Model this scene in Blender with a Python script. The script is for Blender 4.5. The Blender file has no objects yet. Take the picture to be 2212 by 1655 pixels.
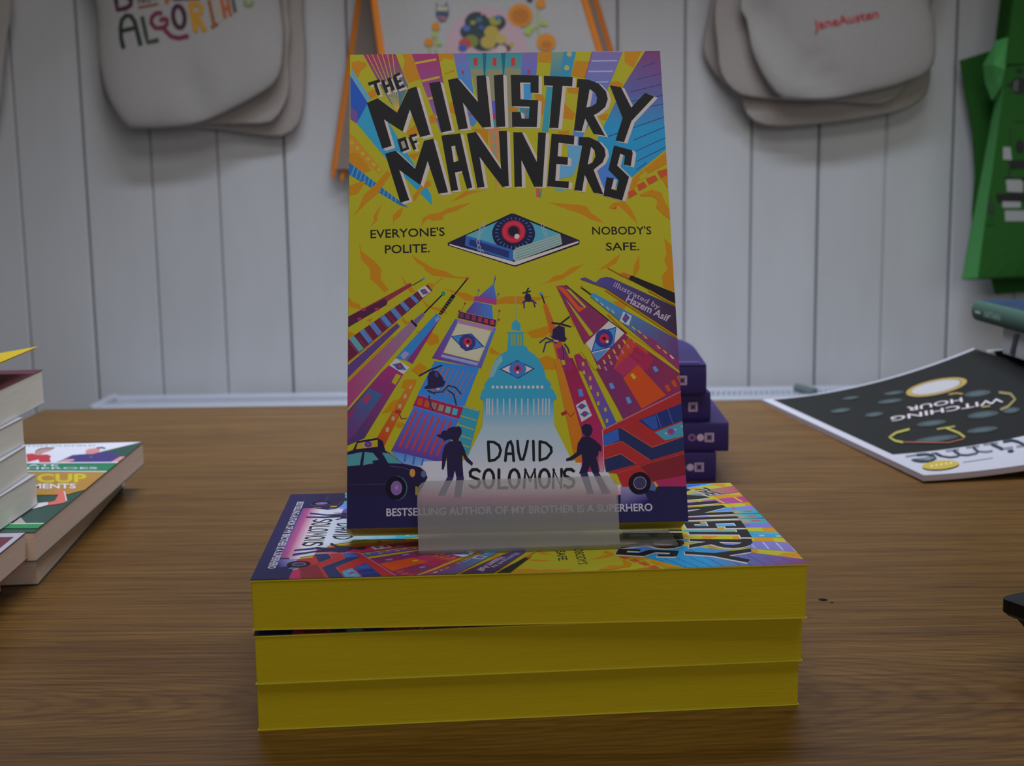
import bpy, math, random
import numpy as np
from mathutils import Matrix, Vector
from mathutils.geometry import tessellate_polygon

random.seed(7)
SC = bpy.context.scene
COL = SC.collection

# ------------------------------------------------------------------ camera
IMG_W, IMG_H = 2212, 1655
F_PX, CAM_H, PITCH, ROLL, YAW = 2875.5, 0.19434, 0.15235, -0.01524, -0.00914
_cy, _sy, _cp, _sp = math.cos(YAW), math.sin(YAW), math.cos(PITCH), math.sin(PITCH)
_fwd = np.array([_sy * _cp, _cy * _cp, -_sp])
_rt = np.array([_cy, -_sy, 0.0])
_up = np.cross(_rt, _fwd)
_cr, _sr = math.cos(ROLL), math.sin(ROLL)
CAM_M = np.array([_cr * _rt + _sr * _up, _cr * _up - _sr * _rt, _fwd])
cam_data = bpy.data.cameras.new('camera')
cam = bpy.data.objects.new('camera', cam_data)
COL.objects.link(cam)
cam_data.sensor_width = 36.0
cam_data.lens = F_PX / IMG_W * 36.0
cam_data.clip_start = 0.01
cam_data.dof.use_dof = True
cam_data.dof.focus_distance = 0.535
cam_data.dof.aperture_fstop = 20.0
cam.matrix_world = Matrix(((CAM_M[0][0], CAM_M[1][0], -CAM_M[2][0], 0), (CAM_M[0][1], CAM_M[1][1], -CAM_M[2][1], 0),
                           (CAM_M[0][2], CAM_M[1][2], -CAM_M[2][2], CAM_H), (0, 0, 0, 1)))
SC.camera = cam

# ------------------------------------------------------------------ light
world = bpy.data.worlds.new('world')
SC.world = world
world.use_nodes = True
bg = world.node_tree.nodes['Background']
bg.inputs['Color'].default_value = (0.90, 0.95, 1.0, 1)
bg.inputs['Strength'].default_value = 0.03

def area(name, loc, target, sx, sy, power, color):
    d = bpy.data.lights.new(name, 'AREA')
    d.shape = 'RECTANGLE'
    d.size, d.size_y, d.energy, d.color = sx, sy, power, color
    o = bpy.data.objects.new(name, d)
    COL.objects.link(o)
    o.location = loc
    o.rotation_euler = (Vector(target) - Vector(loc)).to_track_quat('-Z', 'Y').to_euler()
    return o

area('added_front_light', (1.1, -2.5, 0.85), (0.0, 1.0, 0.1), 2.4, 1.1, 15.5, (1.0, 0.97, 0.95))  # unseen area lamp, added to light covers and wall from the front
area('added_stack_light', (0.05, 0.02, 1.25), (0.03, 0.60, 0.0), 0.8, 0.5, 5.0, (1.0, 0.985, 0.96))  # unseen lamp, added to brighten the upright cover and the stack top
back_light = area('added_table_back_light', (0.02, 1.16, 1.0), (0.02, 1.16, 0.0), 0.9, 0.12, 7.6, (0.74, 0.84, 1.0))  # unseen narrow lamp, added to brighten the table back and lower wall
back_light.data.spread = math.radians(112)
vs = SC.view_settings
vs.view_transform = 'Standard'
vs.look = 'None'
vs.exposure = 0.0
vs.gamma = 1.0
vs.use_curve_mapping = False

# ------------------------------------------------------------------ helpers
def ray(x, y):
    return CAM_M.T @ np.array([(x - IMG_W / 2) / F_PX, -(y - IMG_H / 2) / F_PX, 1.0])

def at_y(x, y, Y):
    d = ray(x, y)
    return np.array([0, 0, CAM_H]) + d * (Y / d[1])

def at_z(x, y, z):
    d = ray(x, y)
    return np.array([0, 0, CAM_H]) + d * ((z - CAM_H) / d[2])

def lin(c):
    c = c / 255.0
    return c / 12.92 if c <= 0.04045 else ((c + 0.055) / 1.055) ** 2.4

def paint(rgb, ref=0.42):
    return tuple(min(0.92, lin(v) / ref) for v in rgb) + (1.0,)

def new_mat(name, rgb=(0.5, 0.5, 0.5, 1), rough=0.55, spec=0.35):
    m = bpy.data.materials.new(name)
    m.use_nodes = True
    b = m.node_tree.nodes['Principled BSDF']
    b.inputs['Base Color'].default_value = rgb
    b.inputs['Roughness'].default_value = rough
    b.inputs['Specular IOR Level'].default_value = spec
    return m

def nodes(m):
    return m.node_tree.nodes, m.node_tree.links, m.node_tree.nodes['Principled BSDF']

def noisy(m, c0, c1, scale, stretch=(1, 1, 1), detail=4, bump=0.0, dist=0.001, lo=0.3, hi=0.7):
    N, L, b = nodes(m)
    tc = N.new('ShaderNodeTexCoord'); mp = N.new('ShaderNodeMapping'); no = N.new('ShaderNodeTexNoise'); cr = N.new('ShaderNodeValToRGB')
    mp.inputs['Scale'].default_value = stretch
    no.inputs['Scale'].default_value = scale
    no.inputs['Detail'].default_value = detail
    cr.color_ramp.elements[0].position = lo; cr.color_ramp.elements[1].position = hi
    cr.color_ramp.elements[0].color = c0; cr.color_ramp.elements[1].color = c1
    L.new(tc.outputs['Object'], mp.inputs['Vector']); L.new(mp.outputs['Vector'], no.inputs['Vector'])
    L.new(no.outputs['Fac'], cr.inputs['Fac']); L.new(cr.outputs['Color'], b.inputs['Base Color'])
    if bump:
        bp = N.new('ShaderNodeBump'); bp.inputs['Strength'].default_value = bump; bp.inputs['Distance'].default_value = dist
        L.new(no.outputs['Fac'], bp.inputs['Height']); L.new(bp.outputs['Normal'], b.inputs['Normal'])
    return m

class MB:
    """collects shapes and links them as ONE mesh object"""
    def __init__(self):
        self.v, self.f, self.m, self.c = [], [], [], []
    def add(self, verts, faces, mat=0, cols=None):
        b = len(self.v)
        self.v += [tuple(float(k) for k in p) for p in verts]
        for i, fc in enumerate(faces):
            self.f.append(tuple(b + k for k in fc)); self.m.append(mat if isinstance(mat, int) else mat[i])
        self.c += cols if cols else [(1, 1, 1, 1)] * len(verts)
    def box(self, a, b, mat=0, bev=0.0):
        x0, y0, z0 = a; x1, y1, z1 = b
        if bev <= 0:
            self.add([(x0, y0, z0), (x1, y0, z0), (x1, y1, z0), (x0, y1, z0), (x0, y0, z1), (x1, y0, z1), (x1, y1, z1), (x0, y1, z1)],
                     [(3, 2, 1, 0), (4, 5, 6, 7), (0, 1, 5, 4), (1, 2, 6, 5), (2, 3, 7, 6), (3, 0, 4, 7)], mat)
        else:
            ring = lambda z, i: [(x0 + i + k, y0 + i + l, z) for k, l in ((bev, 0), (x1 - x0 - 2 * i - bev, 0), (x1 - x0 - 2 * i, bev), (x1 - x0 - 2 * i, y1 - y0 - 2 * i - bev), (x1 - x0 - 2 * i - bev, y1 - y0 - 2 * i), (bev, y1 - y0 - 2 * i), (0, y1 - y0 - 2 * i - bev), (0, bev))]
            self.loft([ring(z0, bev * .6), ring(z0 + bev * .6, 0), ring(z1 - bev * .6, 0), ring(z1, bev * .6)], mat, caps=True)
    def loft(self, rings, mat=0, caps=False, closed=True):
        n = len(rings[0]); vs_ = [p for r in rings for p in r]; fs = []
        for i in range(len(rings) - 1):
            for j in range(n if closed else n - 1):
                k = (j + 1) % n
                fs.append((i * n + j, i * n + k, (i + 1) * n + k, (i + 1) * n + j))
        if caps:
            fs.append(tuple(range(n - 1, -1, -1))); fs.append(tuple((len(rings) - 1) * n + j for j in range(n)))
        self.add(vs_, fs, mat)
    def grid(self, pts, mat=0, flip=False):
        h, w = len(pts), len(pts[0]); fs = []
        for i in range(h - 1):
            for j in range(w - 1):
                q = (i * w + j, i * w + j + 1, (i + 1) * w + j + 1, (i + 1) * w + j)
                fs.append(q[::-1] if flip else q)
        self.add([p for r in pts for p in r], fs, mat)
    def tube(self, path, r, mat=0, n=8, caps=True):
        path = [np.array(p, float) for p in path]; rings = []
        for i, p in enumerate(path):
            t = path[min(i + 1, len(path) - 1)] - path[max(i - 1, 0)]; t /= np.linalg.norm(t)
            a = np.cross(t, (0, 0, 1) if abs(t[2]) < .9 else (1, 0, 0)); a /= np.linalg.norm(a); b = np.cross(t, a)
            rr = r[i] if isinstance(r, (list, tuple)) else r
            rings.append([p + rr * (math.cos(q) * a + math.sin(q) * b) for q in np.linspace(0, 2 * math.pi, n, endpoint=False)])
        self.loft(rings, mat, caps)
    def build(self, name, mats, parent=None, smooth=False, matrix=None, colours=False):
        me = bpy.data.meshes.new(name)
        me.from_pydata(self.v, [], self.f)
        for m in (mats if isinstance(mats, (list, tuple)) else [mats]):
            me.materials.append(m)
        me.polygons.foreach_set('material_index', self.m)
        if smooth:
            me.polygons.foreach_set('use_smooth', [True] * len(self.f))
        if colours:
            at = me.color_attributes.new('print', 'FLOAT_COLOR', 'POINT')
            at.data.foreach_set('color', [k for c in self.c for k in c])
        me.update()
        o = bpy.data.objects.new(name, me)
        COL.objects.link(o)
        if parent is not None:
            o.parent = parent
        if matrix is not None:
            o.matrix_world = matrix
        return o

def tag(o, label, cat, group=None):
    o['label'] = label; o['category'] = cat
    if group:
        o['group'] = group
    return o

def thing(name, label, cat, origin=(0, 0, 0), axes=None, group=None):
    o = bpy.data.objects.new(name, None)
    o.empty_display_size = 0.02
    COL.objects.link(o)
    if axes is None:
        o.matrix_world = Matrix.Translation(Vector(origin))
    else:
        e = [Vector(a) for a in axes]
        o.matrix_world = Matrix(((e[0][0], e[1][0], e[2][0], origin[0]), (e[0][1], e[1][1], e[2][1], origin[1]), (e[0][2], e[1][2], e[2][2], origin[2]), (0, 0, 0, 1)))
    return tag(o, label, cat, group)

def structure(o):
    o['kind'] = 'structure'
    return o

_text_cache = {}
letters_cap = 0.682
def letters(s, bold=0.0):
    """outline-font text as flat triangles, cap height 1, starting at x = 0; returns verts, faces, width"""
    key = (s, bold)
    if key not in _text_cache:
        cu = bpy.data.curves.new('t', 'FONT'); cu.body = s; cu.offset = bold; cu.fill_mode = 'FRONT' if hasattr(cu, 'fill_mode') else cu.fill_mode
        cu.resolution_u = 3
        o = bpy.data.objects.new('t', cu); COL.objects.link(o)
        me = bpy.data.meshes.new_from_object(o.evaluated_get(bpy.context.evaluated_depsgraph_get()))
        v = [(p.co.x, p.co.y) for p in me.vertices]; f = [tuple(p.vertices) for p in me.polygons]
        bpy.data.objects.remove(o); bpy.data.curves.remove(cu); bpy.data.meshes.remove(me)
        x0 = min(p[0] for p in v); x1 = max(p[0] for p in v); cap = letters_cap
        _text_cache[key] = ([((a - x0) / cap, b / cap) for a, b in v], f, (x1 - x0) / cap)
    return _text_cache[key]

COVER_COLOURS = [(16,14,26),(18,16,24),(18,80,95),(20,20,30),(20,20,40),(20,24,54),(22,22,25),(24,22,34),(26,24,52),(27,24,48),(27,24,56),(28,22,48),(28,25,30),(28,38,88),(28,66,145),(28,82,135),(30,25,52),(30,30,60),(30,35,70),(30,45,100),(30,100,110),(30,110,75),(30,112,155),(32,40,92),(34,27,50),(34,27,56),(35,20,30),(35,50,110),(36,28,46),(37,106,150),(38,45,105),(38,62,125),(38,118,150),(40,22,30),(40,32,85),(40,34,75),(40,45,100),(40,50,100),(40,60,130),(40,70,130),(40,70,140),(40,78,140),(40,98,155),(40,98,165),(40,105,160),(40,108,125),(40,108,140),(40,112,135),(40,115,135),(42,95,155),(42,112,155),(42,118,148),(43,109,124),(45,42,70),(45,50,95),(45,65,125),(45,75,115),(45,85,145),(45,90,150),(45,95,150),(45,95,160),(45,100,165),(45,103,158),(45,105,125),(45,105,160),(46,105,125),(48,28,58),(48,65,135),(48,90,165),(48,105,165),(48,120,160),(49,33,51),(49,34,53),(49,41,92),(49,65,134),(50,42,80),(50,50,110),(50,55,115),(50,60,110),(50,80,105),(50,87,161),(50,95,165),(50,98,155),(50,105,110),(50,105,165),(50,110,150),(50,115,165),(55,70,120),(55,75,140),(55,95,160),(55,112,135),(58,42,85),(58,84,127),(58,112,122),(59,42,85),(59,97,106),(60,28,50),(60,45,95),(60,50,110),(60,51,101),(60,75,110),(60,75,120),(60,80,140),(60,82,140),(60,90,140),(60,100,150),(60,100,165),(60,125,150),(60,125,165),(61,53,106),(62,55,111),(62,55,112),(62,100,155),(65,80,129),(65,105,150),(66,65,130),(67,53,99),(67,71,140),(69,68,137),(70,48,100),(70,60,100),(70,70,150),(70,72,98),(70,75,125),(70,85,150),(70,110,170),(70,115,115),(70,125,140),(72,41,86),(72,71,138),(72,72,121),(72,72,122),(72,128,132),(73,84,99),(73,94,148),(74,47,112),(75,45,110),(75,60,100),(75,120,130),(75,125,148),(75,125,160),(75,130,135),(77,50,93),(78,28,50),(78,42,92),(80,40,90),(80,45,110),(80,105,110),(80,116,163),(80,125,110),(81,117,163),(82,42,85),(82,63,132),(85,60,115),(85,60,130),(85,65,125),(85,70,125),(88,42,110),(90,30,60),(90,40,80),(90,125,125),(91,114,102),(92,36,78),(92,70,120),(93,36,76),(93,40,79),(93,86,137),(94,40,79),(94,43,86),(94,85,137),(95,28,36),(95,80,132),(95,81,132),(95,83,132),(95,85,130),(95,105,50),(95,120,125),(95,130,145),(97,40,79),(97,63,87),(97,82,131),(98,38,75),(98,40,79),(100,38,95),(100,110,160),(103,36,69),(104,36,64),(105,35,59),(105,40,77),(105,85,105),(106,35,66),(106,40,77),(109,37,53),(109,40,77),(110,25,48),(110,28,55),(110,35,40),(110,40,77),(110,40,80),(110,50,90),(110,52,115),(110,88,112),(110,100,130),(110,105,90),(110,108,85),(110,120,55),(110,120,160),(112,32,58),(112,32,80),(112,35,68),(112,38,48),(113,57,103),(115,38,88),(115,90,140),(115,135,135),(117,40,75),(118,30,62),(118,30,72),(118,35,80),(118,38,88),(118,40,75),(120,30,40),(120,30,60),(120,40,60),(120,45,45),(120,50,35),(120,60,90),(120,85,75),(120,105,30),(120,110,40),(120,110,150),(120,115,110),(120,115,150),(120,125,140),(120,130,165),(120,140,155),(121,40,75),(121,41,75),(122,40,75),(124,39,86),(124,40,87),(124,47,89),(124,48,90),(125,30,69),(125,37,73),(126,30,70),(128,30,72),(128,32,62),(128,32,70),(128,34,38),(129,40,73),(130,35,40),(130,38,72),(130,40,50),(130,40,60),(130,40,70),(130,40,73),(130,40,75),(130,45,70),(130,45,80),(130,60,95),(130,90,140),(130,90,150),(130,110,120),(130,130,140),(130,140,160),(133,40,73),(133,128,26),(134,40,73),(135,32,72),(135,45,60),(135,45,80),(135,78,98),(138,138,150),(140,40,60),(140,45,50),(140,45,80),(140,50,25),(140,50,40),(140,50,45),(140,75,60),(140,80,95),(140,90,40),(140,110,125),(140,118,30),(140,120,130),(140,125,40),(140,125,45),(140,125,100),(140,125,135),(140,128,145),(140,130,40),(140,130,75),(140,135,130),(140,135,150),(140,145,158),(141,40,71),(142,40,71),(144,147,158),(145,35,58),(145,35,62),(145,40,71),(145,52,38),(145,65,37),(145,70,60),(145,90,110),(145,105,55),(145,125,45),(145,125,50),(145,145,150),(146,40,71),(146,98,16),(148,62,32),(148,148,160),(149,92,25),(150,40,42),(150,40,70),(150,45,48),(150,45,60),(150,55,35),(150,58,28),(150,60,35),(150,60,45),(150,75,45),(150,78,28),(150,80,20),(150,82,28),(150,84,21),(150,93,25),(150,95,25),(150,100,70),(150,105,30),(150,120,130),(150,125,35),(150,130,35),(150,130,40),(150,140,75),(150,145,140),(150,145,150),(152,142,142),(152,148,132),(155,58,25),(155,148,148),(155,148,158),(155,150,152),(158,36,58),(158,152,160),(160,62,38),(160,130,50),(160,150,150),(160,150,152)]
COVER_ART = [
([129,198,129,0,0,0,0,198],[267]),
([0.7,194.5,3.3,195.2,6.6,194.4,6.8,192.5,4.4,190.4,3.4,187.1,0.7,191.4],[311]),
([7.1,180.8,10.6,182.2,11,178.8,8.4,177.5,6.7,179.9],[311]),
([18.9,198,24,183.3,19.8,172.1,16.6,175.9,11,186.9,5.5,198],[237,133,83,95,179,244]),
([6.9,198,19,172.3,19.2,172.4,7.2,198],[348]),
([9,198,19.2,172.3,19.5,172.4,9.3,198],[348]),
([11.1,198,19.5,172.3,19.8,172.4,11.4,198],[348]),
([13.2,198,19.7,172.3,20,172.4,13.5,198],[348]),
([15.3,198,20,172.3,20.3,172.3,15.6,198],[348]),
([17.4,198,20.2,172.3,20.5,172.3,17.7,198],[348]),
([25.6,198,29.4,186.6,24,184.8,21.8,190.5,22.7,194.8,21.6,198],[311]),
([36.1,198,38.5,185,39.7,162.4,37,162.4,30,183.7,25.6,198],[240,211,174,174,211,239]),
([26.9,193.2,35.8,194.9,35.6,195.9,26.8,194.2],[333]),
([29.7,185,37.1,186.8,36.9,187.8,29.5,186],[333]),
([32.3,176.9,37.5,178.3,37.2,179.3,32,177.9],[333]),
([34.8,168.5,38.7,169.6,38.4,170.6,34.5,169.5],[333]),
([36.1,198,38.2,185,38.5,185,36.5,198],[224]),
([42.6,198,42.8,194.9,39.3,196,37.3,194.3,36.4,198],[311]),
([39,188.9,43.2,190.7,43.3,189.7,39,188.4],[311]),
([48.9,198,50.9,180,49.8,173.4,47.3,177.2,44.8,185.8,42.7,198],[169,44,44,44,62,166]),
([46.1,190.4,47.1,189.6,47.2,188.3,46.1,188.8],[253]),
([72.2,198,71.8,187.2,50,187.4,48.7,198],[52,126,126,52]),
([71.6,198,70.7,187.2,62.2,187.4,62.5,198],[52,126,126,52]),
([50,190.7,54.9,190.7,54.6,187.8,50.3,187.9],[204]),
([56.8,190.4,62.7,190.3,62.6,187.6,57,187.7],[204]),
([64.4,190.2,70.1,190.1,70,187.5,64.4,187.6],[204]),
([50.3,187.9,70,187.5,68.9,164.2,58.2,163.4,52.4,177.1],[204]),
([64.1,191.2,70.6,190.6,70.3,187.5,64,187.6],[204]),
([56.7,198,55.8,187.8,55.3,187.8,54.9,198],[2]),
([64.6,198,63.6,187.6,63.2,187.6,62.8,198],[2]),
([64.5,198,63.7,188.3,63.3,188.3,62.6,198],[2]),
([51.1,195.8,52.9,195.7,52.8,192.2,51.1,192.3],[315]),
([59.1,195.7,60.7,195.7,60.6,192.1,59,192.1],[315]),
([66.8,195.6,68.5,195.5,68.4,191.9,66.7,192],[315]),
([66.8,195.7,68.5,195.7,68.4,192,66.7,192],[315]),
([58.3,176.1,60,176.1,59.9,170.4,58.2,170.4],[121]),
([58.2,170.4,59.9,170.4,59.8,167.6,58.1,167.6],[259]),
([58.1,167.6,59.8,167.6,59.7,164.3,58,164.4],[45]),
([47.5,175.3,52.2,167.3,50.5,164.5,49,165.9],[105]),
([47.9,170.3,52.2,169.1,52.4,169.7,48.1,170.9],[274]),
([50,163.6,56.5,163.7,56.3,156.5,53,158.9],[311]),
([56.5,163.9,61.2,164.1,60.4,148.2,59.2,135,58.8,142.7],[330]),
([59.9,159.7,59.8,159.4,59.8,159.2,59.7,158.9,59.6,158.8,59.4,158.6,59.3,158.5,59.1,158.5,59,158.5,58.9,158.6,58.7,158.8,58.6,159,58.5,159.2,58.5,159.4,58.5,159.7,58.5,160,58.6,160.2,58.6,160.5,58.8,160.7,58.9,160.8,59,160.9,59.2,160.9,59.4,160.9,59.5,160.8,59.6,160.6,59.7,160.4,59.8,160.2,59.8,160],[149]),
([59.8,156,59.8,155.7,59.7,155.5,59.6,155.2,59.5,155.1,59.4,154.9,59.2,154.8,59.1,154.8,58.9,154.8,58.8,154.9,58.6,155.1,58.5,155.3,58.5,155.5,58.4,155.8,58.4,156,58.4,156.3,58.5,156.5,58.6,156.8,58.7,156.9,58.8,157.1,59,157.2,59.1,157.2,59.3,157.2,59.4,157.1,59.5,156.9,59.6,156.8,59.7,156.5,59.8,156.3],[149]),
([59.7,152.5,59.7,152.3,59.6,152,59.5,151.8,59.4,151.6,59.3,151.5,59.1,151.4,59,151.4,58.8,151.4,58.7,151.5,58.6,151.6,58.5,151.8,58.4,152.1,58.3,152.3,58.3,152.6,58.4,152.8,58.4,153.1,58.5,153.3,58.6,153.5,58.7,153.6,58.9,153.7,59,153.8,59.2,153.7,59.3,153.6,59.5,153.5,59.6,153.3,59.6,153.1,59.7,152.8],[149]),
([65.1,173.1,69.2,172.6,66.6,170.8,65.3,170.8],[311]),
([78.1,198,77,187.6,70.7,187.7,71.6,198],[171,124,124,172]),
([73.5,190.1,74.7,189.8,74.4,188.1,73.2,188.3],[274]),
([70.4,184.4,74.7,184.1,74.9,176.7,70.2,176.6],[86]),
([69.7,173.1,74,173,73.2,167.4,70.4,167.9],[45]),
([72,171.8,73,171.8,73,170.6,72,170.7],[318]),
([71.9,169.3,72.9,169.2,72.9,168.3,71.9,168.3],[318]),
([83.9,198,83.3,193.2,78,193.6,78.3,198],[311]),
([75.9,178.8,79.3,178.5,80.5,175.7,79.4,169.1,78,170.1],[311]),
([88.6,198,87,186.7,82.6,186.8,83.9,198],[161,65,63,161]),
([93.9,198,91.2,186.4,86.8,186.7,88.6,198],[46]),
([92.1,196.9,92.1,196.7,92,196.4,91.9,196.2,91.7,196,91.5,195.9,91.3,195.8,91,195.8,90.8,195.8,90.6,195.9,90.4,196.1,90.2,196.2,90.1,196.5,90,196.7,90,197,90.1,197.2,90.2,197.5,90.3,197.7,90.5,197.9,90.7,198,91.6,198,91.6,198,91.8,197.8,91.9,197.7,92,197.4,92.1,197.2],[292]),
([90.8,190.7,90.8,190.4,90.7,190.2,90.5,190,90.4,189.8,90.2,189.7,89.9,189.6,89.7,189.6,89.5,189.6,89.2,189.7,89.1,189.8,88.9,190,88.8,190.2,88.7,190.5,88.7,190.8,88.7,191,88.8,191.2,89,191.5,89.1,191.6,89.3,191.8,89.6,191.8,89.8,191.9,90,191.8,90.2,191.8,90.4,191.6,90.6,191.4,90.7,191.2,90.8,191],[292]),
([81.2,182.8,83.8,182.5,81.1,161.6,78.5,161.9],[48]),
([93.5,194,99.1,193.4,97.6,185.9,91.4,187.1],[311]),
([89.8,182.1,94.6,181.6,94,178.5,89.7,179.3],[311]),
([88.3,174.6,90.7,171.7,92.8,169.8,91.4,167,87.2,168],[311]),
([85.2,162,89.9,162.4,89.4,160.1,85.2,160.6],[311]),
([113.5,198,106.2,180.4,90.8,151.3,88.6,150.4,100.4,198],[180,134,84,84,173]),
([101.2,197.9,113.4,197.7,113.4,198,101.2,198],[234]),
([100.2,193.3,110.9,193.4,110.9,194,100.2,194],[234]),
([98.6,188.6,108.9,188.5,108.9,189.2,98.6,189.2],[234]),
([101.4,183.6,106.8,183.8,106.8,184.4,101.4,184.2],[234]),
([100.5,198,97,185.9,97.3,185.8,100.9,198],[199]),
([114.1,197.7,114.5,198,121.3,198,117.4,190.1,114,192.9],[311]),
([107.6,183.7,110.3,184.4,112.8,183.1,112.3,181.5,107.4,182.3],[311]),
([102.2,168.7,106.2,170,105.2,166.8,103,167],[311]),
([129,198,129,177.6,110.9,177.9,113,182.2,122.8,198],[168,130,123,131,168]),
([110.9,177.9,129,177.6,129,164.4,104,164],[113,123,29,22]),
([104,164,129,164.4,129,153.3,113.9,140.8,101.5,133.3,101.4,158.9],[22]),
([100.7,144.2,106,148.7,108.2,140.9,102.5,133.8],[89]),
([126.8,192.9,121.1,190.8,121.2,190.4,126.9,192.5],[54]),
([129,187.8,118.6,185,118.7,184.7,129,187.4],[54]),
([129,182.8,115.7,179.5,115.8,179.1,129,182.4],[54]),
([129,177.7,113.7,174.8,113.8,174.4,129,177.3],[54]),
([129,173.8,110.9,170.1,110.9,169.8,129,173.4],[54]),
([129,167.9,104.3,159.1,104.4,158.7,129,167.5],[54]),
([129,163.4,115.8,157.7,115.9,157.3,129,163],[54]),
([129,158.6,116.4,152.7,116.5,152.4,129,158.2],[54]),
([129,154.5,116.5,148.2,116.7,147.9,129,154.1],[54]),
([116.5,144.2,120.9,147.3,120.8,147.7,116.3,144.5],[54]),
([114.3,140.3,129,152.3,129,146.9,121.4,142.8,117,139.6,114.2,134,112.4,131.8],[311]),
([117.5,141.6,120.2,143.9,121.2,142,117.9,139.6],[267]),
([124.9,143.6,128.8,144.8,129,144.1,129,141.8,126.2,140.3],[312]),
([120.1,140.4,123.9,142,125.1,139.9,121.3,137.7],[312]),
([116.3,137.7,119.2,139.3,120.5,137,117,135.1],[312]),
([112.5,134.7,115.1,135.8,116.3,133.9,112.7,131.8],[312]),
([126.4,140.6,129,141.8,129,136.1,128.3,136.9],[311]),
([117.1,133.5,122.3,135.7,126,134.2,127.4,129.7,129,126.9,129,125,128,125.4,123.5,128,124.6,131.1,121.7,132.9,117.9,132.8],[311]),
([104.6,128.3,106.4,130.1,108,129.6,107.5,127.4,105.4,127.4],[312]),
([107.6,130.1,110.2,130.9,112,128.6,109.2,127.8],[311]),
([0.5,191.9,0.5,188.3,6.9,176.6,8.8,177.6],[139]),
([0.1,188.6,7.3,176.1,5.2,169.6,2.9,166.8,0.3,169.6],[14]),
([0.2,174.3,2.8,172.4,3.6,167.7,2.9,166.8,0.3,168.7],[153]),
([7.5,176.1,2.9,166.8,14.5,151.5,32.2,131.5,33.4,130.3,33.1,134.6,26.4,147.9,20.4,159,13.6,171.3],[32]),
([0,162.6,2.1,160.8,13.6,145.6,12.4,144.3,0,154.8],[331]),
([0.1,158.7,1.2,159.3,2,157.8,0.8,157.1],[291]),
([2.3,156.3,3.4,156.9,4.2,155.4,3.1,154.7],[291]),
([4.5,153.8,5.6,154.5,6.4,153,5.3,152.3],[291]),
([6.7,151.4,7.8,152,8.6,150.6,7.5,149.8],[291]),
([8.9,149,10,149.6,10.8,148.1,9.7,147.4],[291]),
([11.1,146.6,12.2,147.2,13,145.7,11.9,145],[291]),
([0,153.9,3.4,153.6,9,145.9,6,144.8,0,149.3,0,152.3],[311]),
([0,149.5,-0,148.7,0,144.2,20.4,130.6,23.8,129.5,18.7,133.7],[15]),
([2,147.9,0.7,143.9,1.1,143.7,2.4,147.7],[108]),
([3.5,146.6,2.4,142.8,2.8,142.6,3.9,146.4],[108]),
([5,145.3,4,141.7,4.4,141.6,5.4,145.2],[108]),
([6.5,144,5.6,140.6,6,140.5,6.9,143.9],[108]),
([8,142.8,7.2,139.5,7.6,139.4,8.4,142.6],[108]),
([9.5,141.5,8.8,138.4,9.2,138.3,9.9,141.4],[108]),
([11,140.2,10.4,137.4,10.9,137.2,11.4,140.1],[108]),
([12.5,138.9,12.1,136.3,12.5,136.2,12.9,138.9],[108]),
([14,137.7,13.7,135.2,14.1,135.1,14.4,137.6],[108]),
([15.5,136.4,15.3,134.1,15.7,134.1,15.9,136.3],[108]),
([17,135.1,16.9,133,17.3,133,17.4,135.1],[108]),
([18.5,133.9,18.5,131.9,18.9,131.9,18.9,133.9],[108]),
([0,139.3,3.1,140.6,6.9,141.4,3.5,136,0,135],[311]),
([3.2,128.2,6.1,135.5,10.7,140,15.3,145.8,17,144.4,11.1,135.4,6.5,132.4],[311]),
([25.5,134.3,29.7,139.6,32.3,141.4,33.1,139.1,29.7,137.4,25.9,131.6],[311]),
([40.6,131.5,46.6,136.2,55,136.5,48.7,135,44.4,132.8],[311]),
([38,127.3,42.7,129.9,48.6,131.2,41.4,127.5],[311]),
([23,162.7,27.3,166.3,28.2,161.7,23.9,160.8],[311]),
([23.9,152.5,29,153.8,26.4,150.2],[311]),
([32.5,169.5,35.1,170.9,35.1,166.7,32.9,166.2],[311]),
([40.8,175.5,42.7,175.9,43.1,170.7,41.1,171.2],[311]),
([75.4,137,77.1,136.9,77,133.1,75.3,133.1],[280]),
([77.5,137,76.5,132.9,77,132.8,77.9,136.9],[20]),
([83,136.4,86.8,136.3,86.8,135.5,83,135.6],[127]),
([88.8,156.4,94.8,155.8,93,147.6,90.4,142.1,84.8,140.9,85.1,146.8,89.1,150.8],[140]),
([4.1,115.1,5.2,111,9.9,107.3,12.9,103.7,12.7,99.2,15.9,94.8,14.2,93.5,11.6,96.6,8.6,99.3,8.4,103.8,4.8,107.9],[311]),
([24.8,109.5,28.7,106.6,33.8,103.3,38,102.3,41.8,100,47.3,99.3,46.9,98.6,39.7,99.4,33.3,100.4,30.3,102.5,29.9,103.8,26.9,106.1],[311]),
([28.8,121.5,29.6,125.1,32.2,126.5,35.7,126.9,40,129.1,48.7,131,43.5,128.1,38.3,126.3,37.4,124.1,33.9,123.7,31.4,124.6],[311]),
([1.4,125.9,5.5,132,8.5,135.2,10.7,135.2,7.2,132],[311]),
([8.5,121.4,10.2,124.1,9.8,126,13.2,131.4,11.1,125.5,11.5,124.5],[311]),
([17.6,121.7,17.6,126.3,19.7,128.5,21.9,129.9,20.6,125.8,18.4,124.4],[311]),
([37.1,95.2,43,93.4,46.4,92.9,49.7,91,49.3,89.3,45.9,89.8,42.1,92.5],[311]),
([58.2,90,62.4,91.2,69.2,91.1,69.1,87.6,62.3,88.2,58.1,87.8],[311]),
([0,92.2,1.5,90.2,4.5,88.8,4.7,86.8,1.5,87.5,0,88.3],[311]),
([28.6,90.8,31.9,87.8,37.8,86.4,39,84.2,34,86,30.6,87.4],[311]),
([20.5,101.1,22.7,97.7,24.4,96.4,26.5,93.7,24.3,93.3,22.2,96.8],[311]),
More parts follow.
